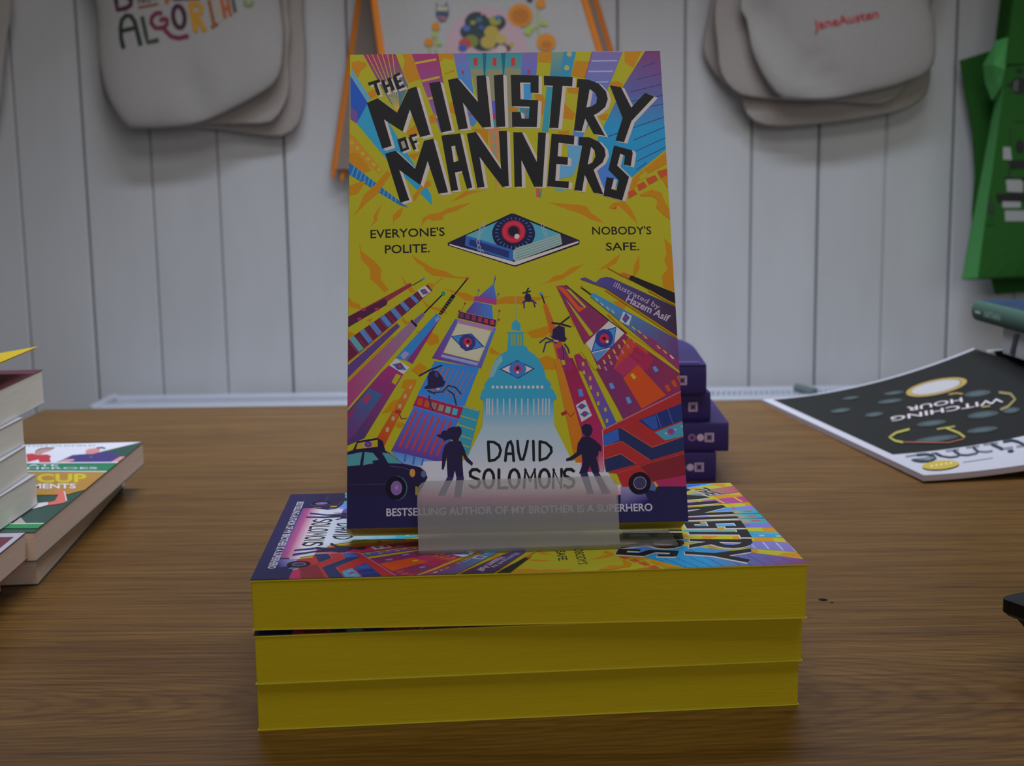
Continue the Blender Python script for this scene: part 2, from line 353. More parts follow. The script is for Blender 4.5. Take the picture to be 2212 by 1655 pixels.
([30.6,77.8,35.2,75.5,35.5,72.5,32.2,71.3,30.1,73,26.4,77.5],[311]),
([55.6,70.4,60.1,66.9,55.1,67.8],[311]),
([20.5,82.8,24.3,81,22.2,80.1],[311]),
([0,77.9,2.9,76.6,0,74.5],[311]),
([7,82.2,9.6,83.4,8.7,81.3],[311]),
([79.9,130.9,85.1,130.3,91.1,129.7,95.4,129,97,126.2,99.5,124.3,102.4,121.3,96.9,123.2,93.1,125.6,88.4,127.3,85.9,128.4],[311]),
([104.5,127.9,106.8,130.4,111.1,130.5,113.5,127.2,114.7,124.5,115.8,120.6,113.7,123.1,110.5,126.8,108.4,129.2,105.7,127.4],[311]),
([123,133.5,126,133.5,127.5,129.8,129,126.1,129,122.5,126.8,124.2,123.9,127.5,124.5,130.3],[311]),
([73,95.1,78.3,96.7,81.4,99.3,84.8,100.1,88.3,102.8,93.7,104.2,89.5,101,84.7,97.9,80.5,96.9],[311]),
([98.7,101.3,102.9,104.3,108.5,108.5,106.3,104.2,102.8,102.5],[311]),
([112.9,99.6,113.5,103.2,115.7,107.6,115.6,101.8,113.2,97.8,110.6,96.1],[311]),
([126,114.7,129,111.5,129,111.5,129,91.1,124.5,94.1,124.3,98.5,126.7,101.6,125.6,105.2,126.6,107.9,126.4,111.5],[311]),
([65.4,91.2,74.3,90.6,80.2,91.1,74.7,89.2,68.3,88.5,65.3,87.9],[311]),
([69.6,76.2,73.5,77.4,78.1,78.7,79.3,76,76.3,73.9,72.1,73.6],[311]),
([88.1,66.4,92.4,68.6,90.2,66.8],[311]),
([73,64.9,77.7,66.5,81,64.8,82.5,60.7,75,60.8],[311]),
([104.2,88.2,107.7,88.6,110.1,86.8,107.9,84.4],[311]),
([87.1,81.5,90,80.6,88.2,77.6],[311]),
([0,84,24.4,97.5,25.3,96.4,15.4,89.9,15,88.5,0,79.5],[187,210,210,192,192,187]),
([0,83.9,14.2,91,15.4,89.8,15,88.5,0,79.5],[96]),
([7,86.8,6.9,86.6,6.9,86.5,6.8,86.4,6.6,86.3,6.4,86.2,6.2,86.2,6,86.2,5.7,86.2,5.5,86.2,5.3,86.3,5.2,86.4,5,86.5,5,86.7,4.9,86.8,5,86.9,5,87.1,5.2,87.2,5.3,87.3,5.5,87.3,5.7,87.4,6,87.4,6.2,87.4,6.4,87.3,6.6,87.2,6.7,87.2,6.9,87,6.9,86.9],[269]),
([12.2,86.8,12.2,86.7,12.1,86.5,12,86.4,11.9,86.3,11.7,86.2,11.4,86.2,11.2,86.2,11,86.2,10.8,86.3,10.6,86.3,10.4,86.5,10.3,86.6,10.2,86.7,10.2,86.8,10.2,87,10.3,87.1,10.4,87.2,10.6,87.3,10.8,87.4,11,87.4,11.2,87.4,11.4,87.4,11.7,87.4,11.9,87.3,12,87.2,12.1,87.1,12.2,86.9],[269]),
([5.5,82.8,5.5,82.7,5.4,82.6,5.3,82.5,5.1,82.4,5,82.3,4.7,82.3,4.5,82.3,4.3,82.3,4.1,82.3,3.9,82.4,3.7,82.5,3.6,82.6,3.5,82.8,3.5,82.9,3.5,83,3.6,83.2,3.7,83.3,3.9,83.4,4.1,83.4,4.3,83.5,4.5,83.5,4.7,83.5,4.9,83.4,5.1,83.3,5.3,83.2,5.4,83.1,5.5,83],[269]),
([25.4,96.3,29.8,99,29.6,99.3,25.2,96.6],[6]),
([30.2,99.2,30.2,99,30.1,98.9,30.1,98.8,30,98.7,29.9,98.6,29.8,98.5,29.7,98.5,29.6,98.6,29.4,98.6,29.4,98.7,29.3,98.8,29.2,98.9,29.2,99,29.2,99.2,29.2,99.3,29.2,99.4,29.3,99.6,29.4,99.7,29.5,99.7,29.6,99.8,29.7,99.8,29.8,99.8,29.9,99.7,30,99.6,30.1,99.5,30.1,99.4,30.2,99.3],[85]),
([0,74.5,31.1,96.7,33.2,94.2,0,65.2],[143]),
([0.3,74.8,4.3,69.4,6.1,70.8,2.1,76.2],[138]),
([4.5,77.6,8,72.7,9.7,74,6.1,78.9],[112]),
([8.3,80.4,11.6,75.9,13.2,77.1,9.9,81.7],[112]),
([12.5,83.2,15.6,79.2,17.1,80.4,14,84.4],[112]),
([16.5,86.1,19.5,82.3,20.9,83.5,17.9,87.3],[112]),
([20.2,88.9,22.9,85.6,24.1,86.7,21.5,90],[112]),
([24.2,91.6,26.7,88.9,27.7,90,25.2,92.7],[112]),
([0.7,73.1,4.7,67.9,4.9,68.1,0.9,73.2],[226]),
([3.6,75.5,7.6,70.3,7.8,70.4,3.7,75.6],[226]),
([6.4,77.8,10.4,72.6,10.6,72.8,6.6,78],[226]),
([9.3,80.2,13.3,75,13.5,75.1,9.5,80.3],[226]),
([12.2,82.6,16.2,77.3,16.3,77.5,12.3,82.7],[226]),
([15.1,85,19.1,79.7,19.2,79.8,15.2,85.1],[226]),
([18,87.3,21.9,82.1,22.1,82.2,18.1,87.5],[226]),
([27.1,94.3,30.3,96.3,32.6,93.8,29.2,91.1],[337]),
([28.1,94.4,30.1,95,31.6,93.1,29.4,92.4],[39]),
([30.4,93.7,30.4,93.5,30.4,93.4,30.3,93.3,30.2,93.2,30.1,93.1,30,93.1,29.8,93.1,29.7,93.1,29.6,93.1,29.5,93.2,29.4,93.3,29.3,93.4,29.3,93.6,29.2,93.7,29.3,93.8,29.3,94,29.4,94.1,29.5,94.2,29.6,94.3,29.7,94.3,29.9,94.3,30,94.3,30.1,94.2,30.2,94.2,30.3,94.1,30.4,94,30.4,93.8],[274]),
([31.1,97.1,33.3,97.3,33.7,95.8,32.8,94.4],[311]),
([33.8,96.3,37.2,99.3,37,99.6,33.6,96.5],[282]),
([0,64.1,19.2,80.8,20.3,79.5,0,58.9],[119]),
([0,64.9,19.4,81,19.2,81.3,0,65.4],[311]),
([0,57.2,24.3,81.4,26.9,79.2,0,46.9],[242,201,201,241]),
([0,57.7,12.2,69.8,11.9,70.2,0,58.5],[311]),
([12.2,69.8,17.7,75.2,17.3,75.6,11.9,70.2],[311]),
([24.3,81.6,24.9,82.3,27.1,79.8,26.4,79.1],[6]),
([25.1,81.6,29.1,85,30,84.1,26.8,80.3],[156]),
([29.8,84.5,37.4,92.4,37.1,92.8,29.4,84.9],[6]),
([38.2,92.8,38.2,92.6,38.1,92.4,38,92.2,37.9,92.1,37.7,92,37.5,91.9,37.4,91.9,37.2,92,37,92,36.9,92.1,36.7,92.3,36.6,92.4,36.6,92.6,36.6,92.8,36.6,93,36.7,93.2,36.8,93.4,36.9,93.5,37,93.6,37.2,93.7,37.4,93.7,37.6,93.7,37.7,93.6,37.9,93.5,38,93.3,38.1,93.2,38.2,93],[21]),
([12.8,60.8,16,63.8,21.7,60.4,6.5,34.9,0,32.1,0,45.7],[212,219,219,94,91,128]),
([8.4,54.6,13.3,52,2.6,35.9,0,34.3,0,44.5],[56,56,144,145,116]),
([5.6,49.9,7.8,52.5,9.1,51.2,7.1,48.5],[257]),
([0,44,3.2,47.4,2.3,45.3,0,42.3],[222]),
([16.9,56.9,18.7,60.3,20.6,59.5,18.4,55.8],[267]),
([18.4,66.6,34.6,84.7,36.4,82.9,22.8,65.5],[42]),
([36.4,83.2,22.8,65.5,25,64.1,35.2,81.2],[183]),
([33.9,82.1,35.2,83.5,36,82.4,34.4,80.9],[184]),
([20.3,67.6,22.1,69.4,23.9,68.4,21.7,65.8],[230]),
([35.3,84.3,40.9,92.5,42.2,91.7,36.7,84],[3]),
([35.8,85,37,84.1,37.1,84.3,35.9,85.2],[229]),
([36.5,86,37.7,85.1,37.8,85.2,36.6,86.2],[229]),
([37.2,86.9,38.4,86,38.5,86.2,37.3,87.1],[229]),
([37.9,87.8,39.1,86.9,39.2,87.1,38,88],[229]),
([38.6,88.8,39.8,87.8,40,88,38.7,88.9],[229]),
([39.3,89.7,40.5,88.8,40.6,89,39.4,89.9],[229]),
([40,90.6,41.2,89.7,41.4,89.9,40.1,90.8],[229]),
([41.7,91.7,47,98.4,46.6,98.8,41.3,92],[6]),
([47.6,99,47.5,98.8,47.5,98.7,47.4,98.6,47.3,98.5,47.2,98.5,47.1,98.5,47,98.4,46.8,98.5,46.7,98.5,46.6,98.6,46.5,98.7,46.4,98.8,46.4,98.9,46.4,99,46.4,99.1,46.4,99.2,46.5,99.3,46.6,99.4,46.7,99.5,46.9,99.5,47,99.5,47.1,99.5,47.2,99.5,47.4,99.4,47.4,99.3,47.5,99.2,47.5,99.1],[278]),
([16,63.8,18.7,66.5,23.9,62.7,21.5,60],[342]),
([17.1,64.2,20.6,64.7,22.8,61.6,19.2,61.9],[57]),
([21.4,63.2,21.3,62.9,21.2,62.6,21.1,62.4,20.8,62.2,20.6,62.1,20.3,62,20,62,19.7,62,19.4,62.1,19.1,62.3,18.9,62.5,18.7,62.7,18.6,63,18.6,63.2,18.6,63.5,18.7,63.8,18.9,64,19.1,64.2,19.4,64.3,19.7,64.4,20,64.4,20.3,64.4,20.6,64.3,20.8,64.2,21.1,64,21.2,63.7,21.3,63.5],[78]),
([20.7,63.2,20.6,63,20.6,62.9,20.5,62.8,20.4,62.6,20.3,62.6,20.1,62.5,20,62.5,19.8,62.5,19.7,62.6,19.5,62.7,19.4,62.8,19.4,62.9,19.3,63.1,19.3,63.2,19.3,63.4,19.4,63.5,19.4,63.7,19.5,63.8,19.7,63.9,19.8,63.9,20,63.9,20.1,63.9,20.3,63.8,20.4,63.8,20.5,63.6,20.6,63.5,20.6,63.4],[274]),
([10.8,34.1,23.3,56.1,25.1,57.9,26.6,57.8,26.1,55.8,13.7,30.9],[277,314,329,329,328,277]),
([23.8,55.8,24.9,55.6,24.6,54,23.5,54.1],[288]),
([21.7,52,22.8,51.9,22.5,50.3,21.4,50.4],[288]),
([19.6,48.1,20.8,48,20.4,46.4,19.4,46.5],[288]),
([17.1,43.3,18.2,43.2,17.9,41.5,16.8,41.7],[288]),
([14.8,39,16,38.9,15.7,37.2,14.6,37.3],[288]),
([21.5,57.5,23.3,58,26.1,57.9,23.3,54.2,20.6,54.7],[311]),
([16.9,49.2,19.6,50.1,17.8,45.5,13.2,44.6],[311]),
([24.7,61.7,27.9,64.5,30.7,62.5,27.4,59.3],[311]),
([19.6,41.3,21.9,40.3,20.5,38.5,18.2,39.5],[311]),
([19.2,44.9,20.1,43,20.5,43.2,19.6,45.1],[196]),
([20.1,43,20.6,42,20.9,42.4,20.5,43.2],[196]),
([20.6,42,22.7,42.2,22.7,42.6,20.9,42.4],[196]),
([20.7,45,20.6,44.9,20.5,44.7,20.4,44.6,20.2,44.5,19.9,44.4,19.7,44.4,19.4,44.3,19.1,44.4,18.8,44.4,18.6,44.5,18.4,44.6,18.2,44.8,18.1,44.9,18.1,45.1,18.1,45.3,18.2,45.4,18.4,45.6,18.6,45.7,18.8,45.8,19.1,45.8,19.4,45.8,19.7,45.8,19.9,45.7,20.2,45.6,20.4,45.5,20.5,45.4,20.6,45.2],[251]),
([57.9,99.9,57.2,96.2,57.6,96.2,58.2,99.8],[38]),
([58.3,98.4,58.3,98.3,58.3,98.2,58.2,98.2,58.2,98.1,58.1,98,58,98,57.9,98,57.8,98,57.8,98,57.7,98.1,57.6,98.2,57.6,98.2,57.5,98.3,57.5,98.4,57.6,98.5,57.6,98.6,57.6,98.7,57.7,98.7,57.8,98.8,57.9,98.8,57.9,98.8,58,98.8,58.1,98.8,58.2,98.7,58.2,98.7,58.3,98.6,58.3,98.5],[87]),
([51.8,91.7,57.4,96.7,58.4,89.5,49.7,90.2],[152,49,129,154]),
([49.7,91.6,58.4,90,58.1,87.7,49.4,89.5],[200]),
([50.3,91,51.2,91,51.2,89.7,50.3,89.7],[276]),
([51.6,90.7,52.5,90.7,52.5,89.4,51.6,89.5],[276]),
([52.9,90.4,53.9,90.4,53.8,89.1,52.9,89.2],[276]),
([54.2,90.1,55.2,90.1,55.1,88.9,54.2,88.9],[276]),
([55.5,89.8,56.5,89.8,56.4,88.6,55.5,88.6],[276]),
([56.8,89.5,57.8,89.5,57.7,88.3,56.8,88.3],[276]),
([49.6,89.3,56.5,87.6,56.8,81.9,46,84.8],[115,60,60,146]),
([43.2,82.5,46,88.4,45.7,88.5,42.9,82.7],[175]),
([46.3,88.5,46.3,88.3,46.3,88.2,46.2,88.2,46.1,88.1,46.1,88,46,88,45.9,88,45.8,88,45.7,88,45.6,88.1,45.5,88.2,45.4,88.2,45.4,88.4,45.4,88.5,45.4,88.6,45.5,88.7,45.5,88.8,45.6,88.8,45.7,88.9,45.8,88.9,45.9,88.9,46,88.9,46.1,88.9,46.2,88.8,46.2,88.8,46.3,88.7,46.3,88.5],[253]),
([42.8,82.5,43.6,85.4,43.4,85.5,42.5,82.6],[175]),
([44,85.4,43.9,85.3,43.9,85.2,43.9,85.1,43.8,85,43.7,85,43.6,85,43.5,84.9,43.4,85,43.3,85,43.2,85,43.1,85.1,43.1,85.2,43,85.3,43,85.4,43,85.5,43.1,85.6,43.1,85.7,43.2,85.8,43.3,85.9,43.4,85.9,43.5,85.9,43.6,85.9,43.7,85.9,43.8,85.8,43.9,85.7,43.9,85.6,44,85.5],[253]),
([58,79,59.5,85.1,59.2,85.2,57.8,79.1],[175]),
([59.8,85.1,59.8,85,59.7,84.9,59.7,84.8,59.6,84.8,59.5,84.7,59.4,84.7,59.3,84.7,59.2,84.7,59.1,84.7,59,84.8,58.9,84.8,58.9,84.9,58.9,85,58.9,85.1,58.9,85.2,58.9,85.3,59,85.4,59,85.5,59.1,85.6,59.2,85.6,59.3,85.6,59.4,85.6,59.5,85.6,59.6,85.5,59.7,85.4,59.7,85.3,59.8,85.2],[254]),
([57.6,78.5,59.1,81.5,58.9,81.6,57.3,78.7],[175]),
([59.5,81.5,59.5,81.4,59.4,81.3,59.4,81.2,59.3,81.2,59.2,81.1,59.1,81.1,59,81.1,58.9,81.1,58.8,81.1,58.7,81.2,58.6,81.2,58.6,81.3,58.6,81.5,58.5,81.5,58.6,81.7,58.6,81.8,58.7,81.8,58.7,81.9,58.8,82,58.9,82,59,82,59.1,82,59.2,82,59.3,81.9,59.4,81.8,59.4,81.8,59.5,81.6],[254]),
([50.8,91.2,51.5,93.8,51.2,93.9,50.5,91.3],[175]),
([51.9,93.9,51.8,93.8,51.8,93.7,51.7,93.6,51.7,93.5,51.6,93.4,51.5,93.4,51.4,93.4,51.3,93.4,51.2,93.4,51.1,93.5,51,93.6,51,93.7,50.9,93.8,50.9,93.9,50.9,94,51,94.1,51,94.2,51.1,94.3,51.2,94.3,51.3,94.3,51.4,94.4,51.5,94.3,51.6,94.3,51.7,94.2,51.8,94.2,51.8,94.1,51.8,94],[102]),
([58.3,89.9,59.3,92,59,92.2,58,90.1],[175]),
([59.6,92.1,59.6,92,59.5,91.9,59.5,91.8,59.4,91.7,59.3,91.7,59.2,91.6,59.1,91.6,59,91.6,58.9,91.7,58.8,91.7,58.8,91.8,58.7,91.9,58.7,92,58.7,92.1,58.7,92.2,58.7,92.3,58.8,92.4,58.9,92.5,59,92.5,59,92.6,59.1,92.6,59.2,92.6,59.4,92.5,59.4,92.5,59.5,92.4,59.6,92.3,59.6,92.2],[102]),
([41.9,82.2,57.9,78.2,51.7,61.8,32.6,66.3],[117,81,118,157]),
([42.8,81.9,57,78.4,56.6,76.7,42.6,80.4],[261]),
([43.6,85.2,58,81.4,57.5,78.6,43,82.6],[66]),
([43.7,84.8,45.3,84.4,45.1,82.5,43.5,82.9],[159,165,167,159]),
([46.1,84.2,47.7,83.8,47.5,81.9,45.9,82.2],[178,188,191,182]),
([48.5,83.5,50.1,83.2,49.9,81.2,48.3,81.6],[193,215,220,197]),
([50.9,82.9,52.5,82.5,52.3,80.6,50.7,81],[236,250,256,238]),
([53.3,82.2,54.9,81.9,54.7,80,53.1,80.3],[266,296,297,268]),
([55.7,81.6,57.3,81.2,57.1,79.3,55.5,79.7],[301,316,316,310]),
([42.8,80.5,56.1,77,51,64.5,37,68.4],[336]),
([43,80.2,55.7,76.7,50.6,64.9,37.4,68.6],[340]),
([40,75.1,48.2,76.1,53.2,70.5,45.8,68.8],[19]),
([40.6,75,48.1,75.7,52.6,70.5,45.8,69.2],[82]),
([49.8,72.3,49.7,71.6,49.4,70.9,49,70.3,48.5,69.8,47.9,69.4,47.2,69.2,46.5,69.1,45.7,69.2,45.1,69.5,44.5,69.9,43.9,70.4,43.6,71,43.3,71.7,43.3,72.5,43.4,73.2,43.6,73.9,44,74.5,44.5,75,45.1,75.4,45.9,75.6,46.6,75.7,47.3,75.6,48,75.3,48.6,74.9,49.1,74.4,49.5,73.8,49.7,73.1],[36]),
([48.3,72.6,48.3,72.2,48.1,71.9,47.9,71.6,47.7,71.3,47.4,71.2,47,71,46.6,71,46.2,71.1,45.9,71.2,45.6,71.4,45.3,71.7,45.1,72,45,72.3,45,72.7,45,73,45.2,73.4,45.4,73.7,45.6,74,46,74.1,46.3,74.3,46.7,74.3,47,74.2,47.4,74.1,47.7,73.9,48,73.7,48.2,73.3,48.3,73],[299]),
([47.4,72.8,47.4,72.7,47.3,72.5,47.2,72.4,47.1,72.3,47,72.3,46.9,72.2,46.8,72.2,46.6,72.2,46.5,72.3,46.4,72.3,46.3,72.5,46.2,72.6,46.2,72.7,46.2,72.8,46.2,73,46.3,73.1,46.3,73.2,46.4,73.3,46.5,73.4,46.7,73.4,46.8,73.4,46.9,73.4,47,73.4,47.2,73.3,47.2,73.2,47.3,73.1,47.4,72.9],[26]),
([47.1,71.1,47.1,71,47.1,70.8,47,70.7,46.9,70.7,46.8,70.6,46.7,70.5,46.6,70.5,46.5,70.5,46.3,70.6,46.2,70.7,46.1,70.8,46.1,70.9,46,71,46,71.1,46.1,71.2,46.1,71.3,46.2,71.5,46.2,71.5,46.4,71.6,46.5,71.6,46.6,71.7,46.7,71.6,46.8,71.6,46.9,71.5,47,71.4,47.1,71.3,47.1,71.2],[350]),
([36.5,67.8,50.8,64,50.1,62.9,36.1,66.7],[206]),
([33.7,65.1,51,62.1,44.7,46.1,26.9,51.7],[43]),
([35.1,63,30.4,53.3,30.8,53,35.5,62.8],[304]),
([37,62.6,32.1,52.7,32.6,52.4,37.5,62.4],[304]),
([38.9,62.2,33.9,52.1,34.3,51.8,39.4,62],[304]),
([40.9,61.8,35.6,51.5,36,51.2,41.3,61.6],[189]),
([42.8,61.4,37.3,50.9,37.7,50.6,43.3,61.2],[189]),
([44.7,61,39,50.3,39.5,50,45.2,60.8],[189]),
([46.7,60.6,40.7,49.7,41.2,49.4,47.1,60.4],[189]),
([48.6,60.2,42.5,49.1,42.9,48.8,49,60],[189]),
([27.2,51.7,44.5,46.3,42.9,41.7,25.1,47.2],[216]),
([27.2,50.3,29.1,49.8,28.5,47.3,26.6,47.8],[319]),
([29.9,49.4,31.8,48.9,31.2,46.4,29.2,46.9],[321]),
([32.6,48.6,34.5,48.1,33.8,45.6,31.9,46.1],[227]),
([35.3,47.7,37.2,47.2,36.5,44.8,34.6,45.2],[203]),
([38,46.9,39.9,46.4,39.2,43.9,37.3,44.4],[160]),
([40.6,46.1,42.5,45.6,41.9,43.1,40,43.6],[107]),
([26.9,51.5,44.6,46.1,44.6,46.3,27,51.7],[262]),
([25.1,47.1,42.8,41.4,42.8,41.7,25.1,47.3],[262]),
([25.5,47,42.7,41.5,36.2,24.6,16.7,29.7],[80,68,135,136]),
([26.1,45.5,19.6,31.4,20.3,31,26.8,45.1],[317]),
([28.3,44.8,22,30.7,22.6,30.4,29,44.5],[317]),
([30.6,44.1,24.3,30.1,25,29.8,31.3,43.8],[317]),
([32.8,43.4,26.6,29.4,27.4,29.1,33.5,43.1],[317]),
([35,42.7,29,28.8,29.7,28.5,35.7,42.4],[317]),
([37.3,42,31.3,28.2,32,27.9,38,41.7],[317]),
([39.5,41.3,33.7,27.5,34.4,27.2,40.2,41],[317]),
([16.7,29.7,36.2,24.6,38.4,19.1,26.8,18.9,20.5,24.8],[61,148,265,265,150]),
([21.9,28.5,21.4,25.3,22.1,25.2,22.7,28.4],[88]),
([25.2,27.4,24.6,24.2,25.4,24.1,26,27.2],[88]),
([28.5,26.3,27.9,23.1,28.7,23,29.3,26.1],[88]),
([31.8,25.1,31.2,22,32,21.8,32.6,25],[88]),
([44.9,47,51,44.9,46.2,27.5,43.1,31.7,42.6,40.9],[47]),
([44.3,46.5,50.5,44.5,50.7,44.9,44.5,46.9],[287]),
([43.3,42.8,49.5,40.8,49.6,41.1,43.4,43.2],[287]),
([42.2,39.3,48.4,37.1,48.5,37.5,42.4,39.7],[287]),
([41.2,35.7,47.4,33.5,47.5,33.8,41.3,36.1],[287]),
([40.3,32.6,46.4,30.3,46.6,30.7,40.4,33],[287]),
([63.1,70.6,62.5,70,61.7,68.5,59.7,67.5,58.2,66,56.7,63.8,55.6,61.2,54.8,57.9,52.7,55.3,53.2,54.2,51.8,52.7,51,49.8,52.4,48.7,51.9,42,79.5,41.4,79.4,48.2,80.9,49.3,79.7,52.2,78.2,53.7,78.9,54.8,76.8,57.5,76.2,60.8,75.2,63.4,73.8,65.7,72.4,67.2,70.5,68.4,69.8,69.9,69.3,70.5],[51]),
([56.7,63.8,55.6,61.2,54.8,57.9,56.6,58.4,58.1,62.1,60.2,64.8,59.7,67.1],[177]),
([52.4,48.7,79.4,48.2,79.4,37.8,51.8,38.3],[51,51,235,235]),
([51.9,38.9,79.4,38.3,85.8,24.2,45,25],[235,235,295,295]),
([45,25.1,97.4,24.2,102.2,13.3,28.9,14.6,26.4,23.5],[295,295,346,346,298]),
([29,25.3,45.2,25.3,45,17,27.2,17.3],[313]),
([25.4,16.1,104.9,14.6,104.6,9.3,25.4,10.8],[343,343,260,260]),
([25.4,11.2,104.6,9.7,104.4,5.9,25.4,7.3],[260,260,97,97]),
([65.7,91.4,65.6,81.1,66,81.1,66.1,91.4],[176]),
([63.9,77.4,64.1,79.8,65.6,81.6,67.5,79.7,67.4,76.6],[51]),
([62.1,76.4,68.9,76.3,68.5,75.5,68.5,70.5,69.3,68.4,69.4,67.6,61.9,67.7,62.2,70.6,62.7,75.6],[51]),
([63.6,75.5,64.3,75.4,64.2,70.9,63.5,70.9],[205]),
([64.7,75.4,65.4,75.4,65.2,70.9,64.6,70.9],[205]),
([66.2,75.4,66.8,75.4,66.7,70.8,66,70.9],[205]),
([67.2,75.4,67.8,75.4,67.7,70.8,67,70.8],[205]),
([55.7,54.7,56.6,54.7,56.6,53.6,55.6,53.6],[349]),
([57.4,54.7,58.3,54.6,58.3,53.5,57.4,53.6],[349]),
([59.1,54.6,60.1,54.6,60,53.5,59.1,53.5],[349]),
([60.9,54.6,61.8,54.6,61.8,53.5,60.8,53.5],[349]),
([62.6,54.6,63.5,54.5,63.5,53.5,62.6,53.5],[349]),
([64.3,54.5,65.3,54.5,65.2,53.4,64.3,53.4],[349]),
([66.1,54.5,67,54.5,67,53.4,66,53.4],[349]),
([67.8,54.5,68.7,54.5,68.7,53.4,67.8,53.4],[349]),
([69.5,54.4,70.5,54.4,70.4,53.3,69.5,53.3],[349]),
([71.3,54.4,72.2,54.4,72.2,53.3,71.2,53.3],[349]),
([73,54.4,73.9,54.4,73.9,53.2,73,53.3],[349]),
([74.7,54.3,75.7,54.3,75.6,53.2,74.7,53.2],[349]),
([53.4,49.6,53.3,43,53.8,43,54,49.6],[273]),
([54.3,49.6,54.2,43,54.7,43,54.9,49.6],[273]),
([55.6,49.5,55.4,43,56,43,56.1,49.5],[273]),
([57.5,49.5,57.4,42.9,57.9,42.9,58.1,49.5],[273]),
([59.9,49.5,59.7,42.9,60.3,42.9,60.4,49.5],[273]),
([62.2,49.4,62.1,42.9,62.6,42.8,62.8,49.4],[273]),
([64.6,49.4,64.4,42.8,64.9,42.8,65.1,49.4],[273]),
([66.9,49.3,66.7,42.8,67.3,42.8,67.5,49.3],[273]),
([69.3,49.3,69.1,42.7,69.6,42.7,69.8,49.3],[273]),
([71.6,49.2,71.4,42.7,71.9,42.7,72.1,49.2],[273]),
([73.4,49.2,73.2,42.6,73.7,42.6,73.9,49.2],[273]),
([75,49.2,74.8,42.6,75.3,42.6,75.6,49.2],[273]),
([76.3,49.2,76,42.6,76.6,42.6,76.8,49.1],[273]),
([77.5,49.1,77.3,42.6,77.8,42.5,78.1,49.1],[273]),
([58.8,61.3,65.8,64.9,72.6,61.2,66,57.3],[37]),
([59.7,61.3,65.8,64.2,71.7,61.2,66,58],[350]),
([69.2,61.1,69.1,60.4,68.8,59.8,68.4,59.2,67.9,58.7,67.2,58.3,66.5,58.1,65.8,58,65.1,58.1,64.4,58.4,63.8,58.8,63.3,59.3,62.9,59.9,62.7,60.5,62.6,61.2,62.7,61.9,63,62.6,63.4,63.2,63.9,63.7,64.6,64,65.3,64.3,66,64.3,66.7,64.2,67.4,64,68,63.6,68.5,63.1,68.9,62.5,69.1,61.8],[58]),
([67.5,61.3,67.5,61,67.3,60.6,67.2,60.3,66.9,60,66.6,59.8,66.2,59.7,65.9,59.7,65.5,59.7,65.2,59.9,64.8,60.1,64.6,60.3,64.4,60.7,64.3,61,64.3,61.4,64.3,61.8,64.5,62.1,64.7,62.4,64.9,62.7,65.2,62.9,65.6,63,66,63,66.3,63,66.7,62.9,67,62.6,67.2,62.4,67.4,62.1,67.5,61.7],[271]),
([66.6,61.5,66.6,61.4,66.5,61.2,66.5,61.1,66.3,61,66.2,60.9,66,60.8,65.9,60.8,65.7,60.8,65.6,60.9,65.4,61,65.3,61.1,65.2,61.2,65.2,61.4,65.2,61.6,65.2,61.7,65.3,61.9,65.3,62,65.5,62.1,65.6,62.2,65.8,62.3,65.9,62.3,66.1,62.3,66.2,62.2,66.4,62.1,66.5,62,66.6,61.9,66.6,61.7],[17]),
([66.4,59.9,66.4,59.7,66.3,59.6,66.3,59.5,66.2,59.4,66.1,59.4,66,59.3,65.8,59.3,65.7,59.3,65.6,59.4,65.5,59.5,65.4,59.5,65.4,59.6,65.3,59.8,65.3,59.9,65.3,60,65.4,60.1,65.5,60.2,65.5,60.3,65.6,60.4,65.8,60.4,65.9,60.4,66,60.4,66.1,60.4,66.2,60.3,66.3,60.2,66.4,60.1,66.4,60],[350]),
([76.6,87.3,78,88.1,82.4,74.7,87.9,60.4,82.5,60.5],[326,326,303,279,279]),
([76,91.6,77,87.9,77.5,88,76.5,91.7],[6]),
([76.6,91.9,76.6,91.8,76.5,91.7,76.4,91.5,76.3,91.4,76.2,91.3,76.1,91.3,75.9,91.3,75.8,91.3,75.7,91.4,75.5,91.4,75.4,91.5,75.4,91.7,75.3,91.8,75.3,92,75.3,92.1,75.4,92.2,75.5,92.4,75.6,92.5,75.7,92.6,75.8,92.6,76,92.6,76.1,92.6,76.2,92.5,76.4,92.5,76.5,92.4,76.5,92.2,76.6,92.1],[64]),
([80.3,64.9,82.9,64.9,89.9,35.4,89.4,23.5,87.1,23.6],[329,329,327,325,325]),
([82.6,65.3,87.5,65.3,98.5,36.1,97.8,19.8,89.2,19.9,89.9,35.4],[195,195,245,246,246,243]),
([81.3,69.1,84.5,69.9,87.9,60.4,83.7,60.4],[208]),
([88,46.2,91.7,48.4,94.1,42,90,39.5],[338]),
([88.4,45.5,90.3,47,92.4,45.9,90.2,44.4],[59]),
([91.3,45.7,91.3,45.5,91.2,45.3,91.1,45.1,90.9,45,90.7,44.9,90.5,44.8,90.3,44.8,90,44.8,89.8,44.9,89.6,45,89.5,45.2,89.4,45.4,89.3,45.5,89.3,45.8,89.3,46,89.4,46.2,89.5,46.3,89.7,46.5,89.9,46.6,90.1,46.6,90.3,46.7,90.6,46.6,90.8,46.6,91,46.5,91.1,46.3,91.2,46.1,91.3,45.9],[77]),
([90.8,45.7,90.8,45.6,90.7,45.5,90.7,45.4,90.6,45.3,90.5,45.3,90.4,45.2,90.3,45.2,90.2,45.2,90.1,45.3,90,45.4,89.9,45.4,89.8,45.5,89.8,45.6,89.8,45.8,89.8,45.9,89.9,46,89.9,46.1,90,46.1,90.1,46.2,90.2,46.2,90.3,46.2,90.4,46.2,90.5,46.2,90.6,46.1,90.7,46,90.8,46,90.8,45.8],[274]),
([89.4,42.5,91.4,44,93.4,42.9,91.2,41.3],[59]),
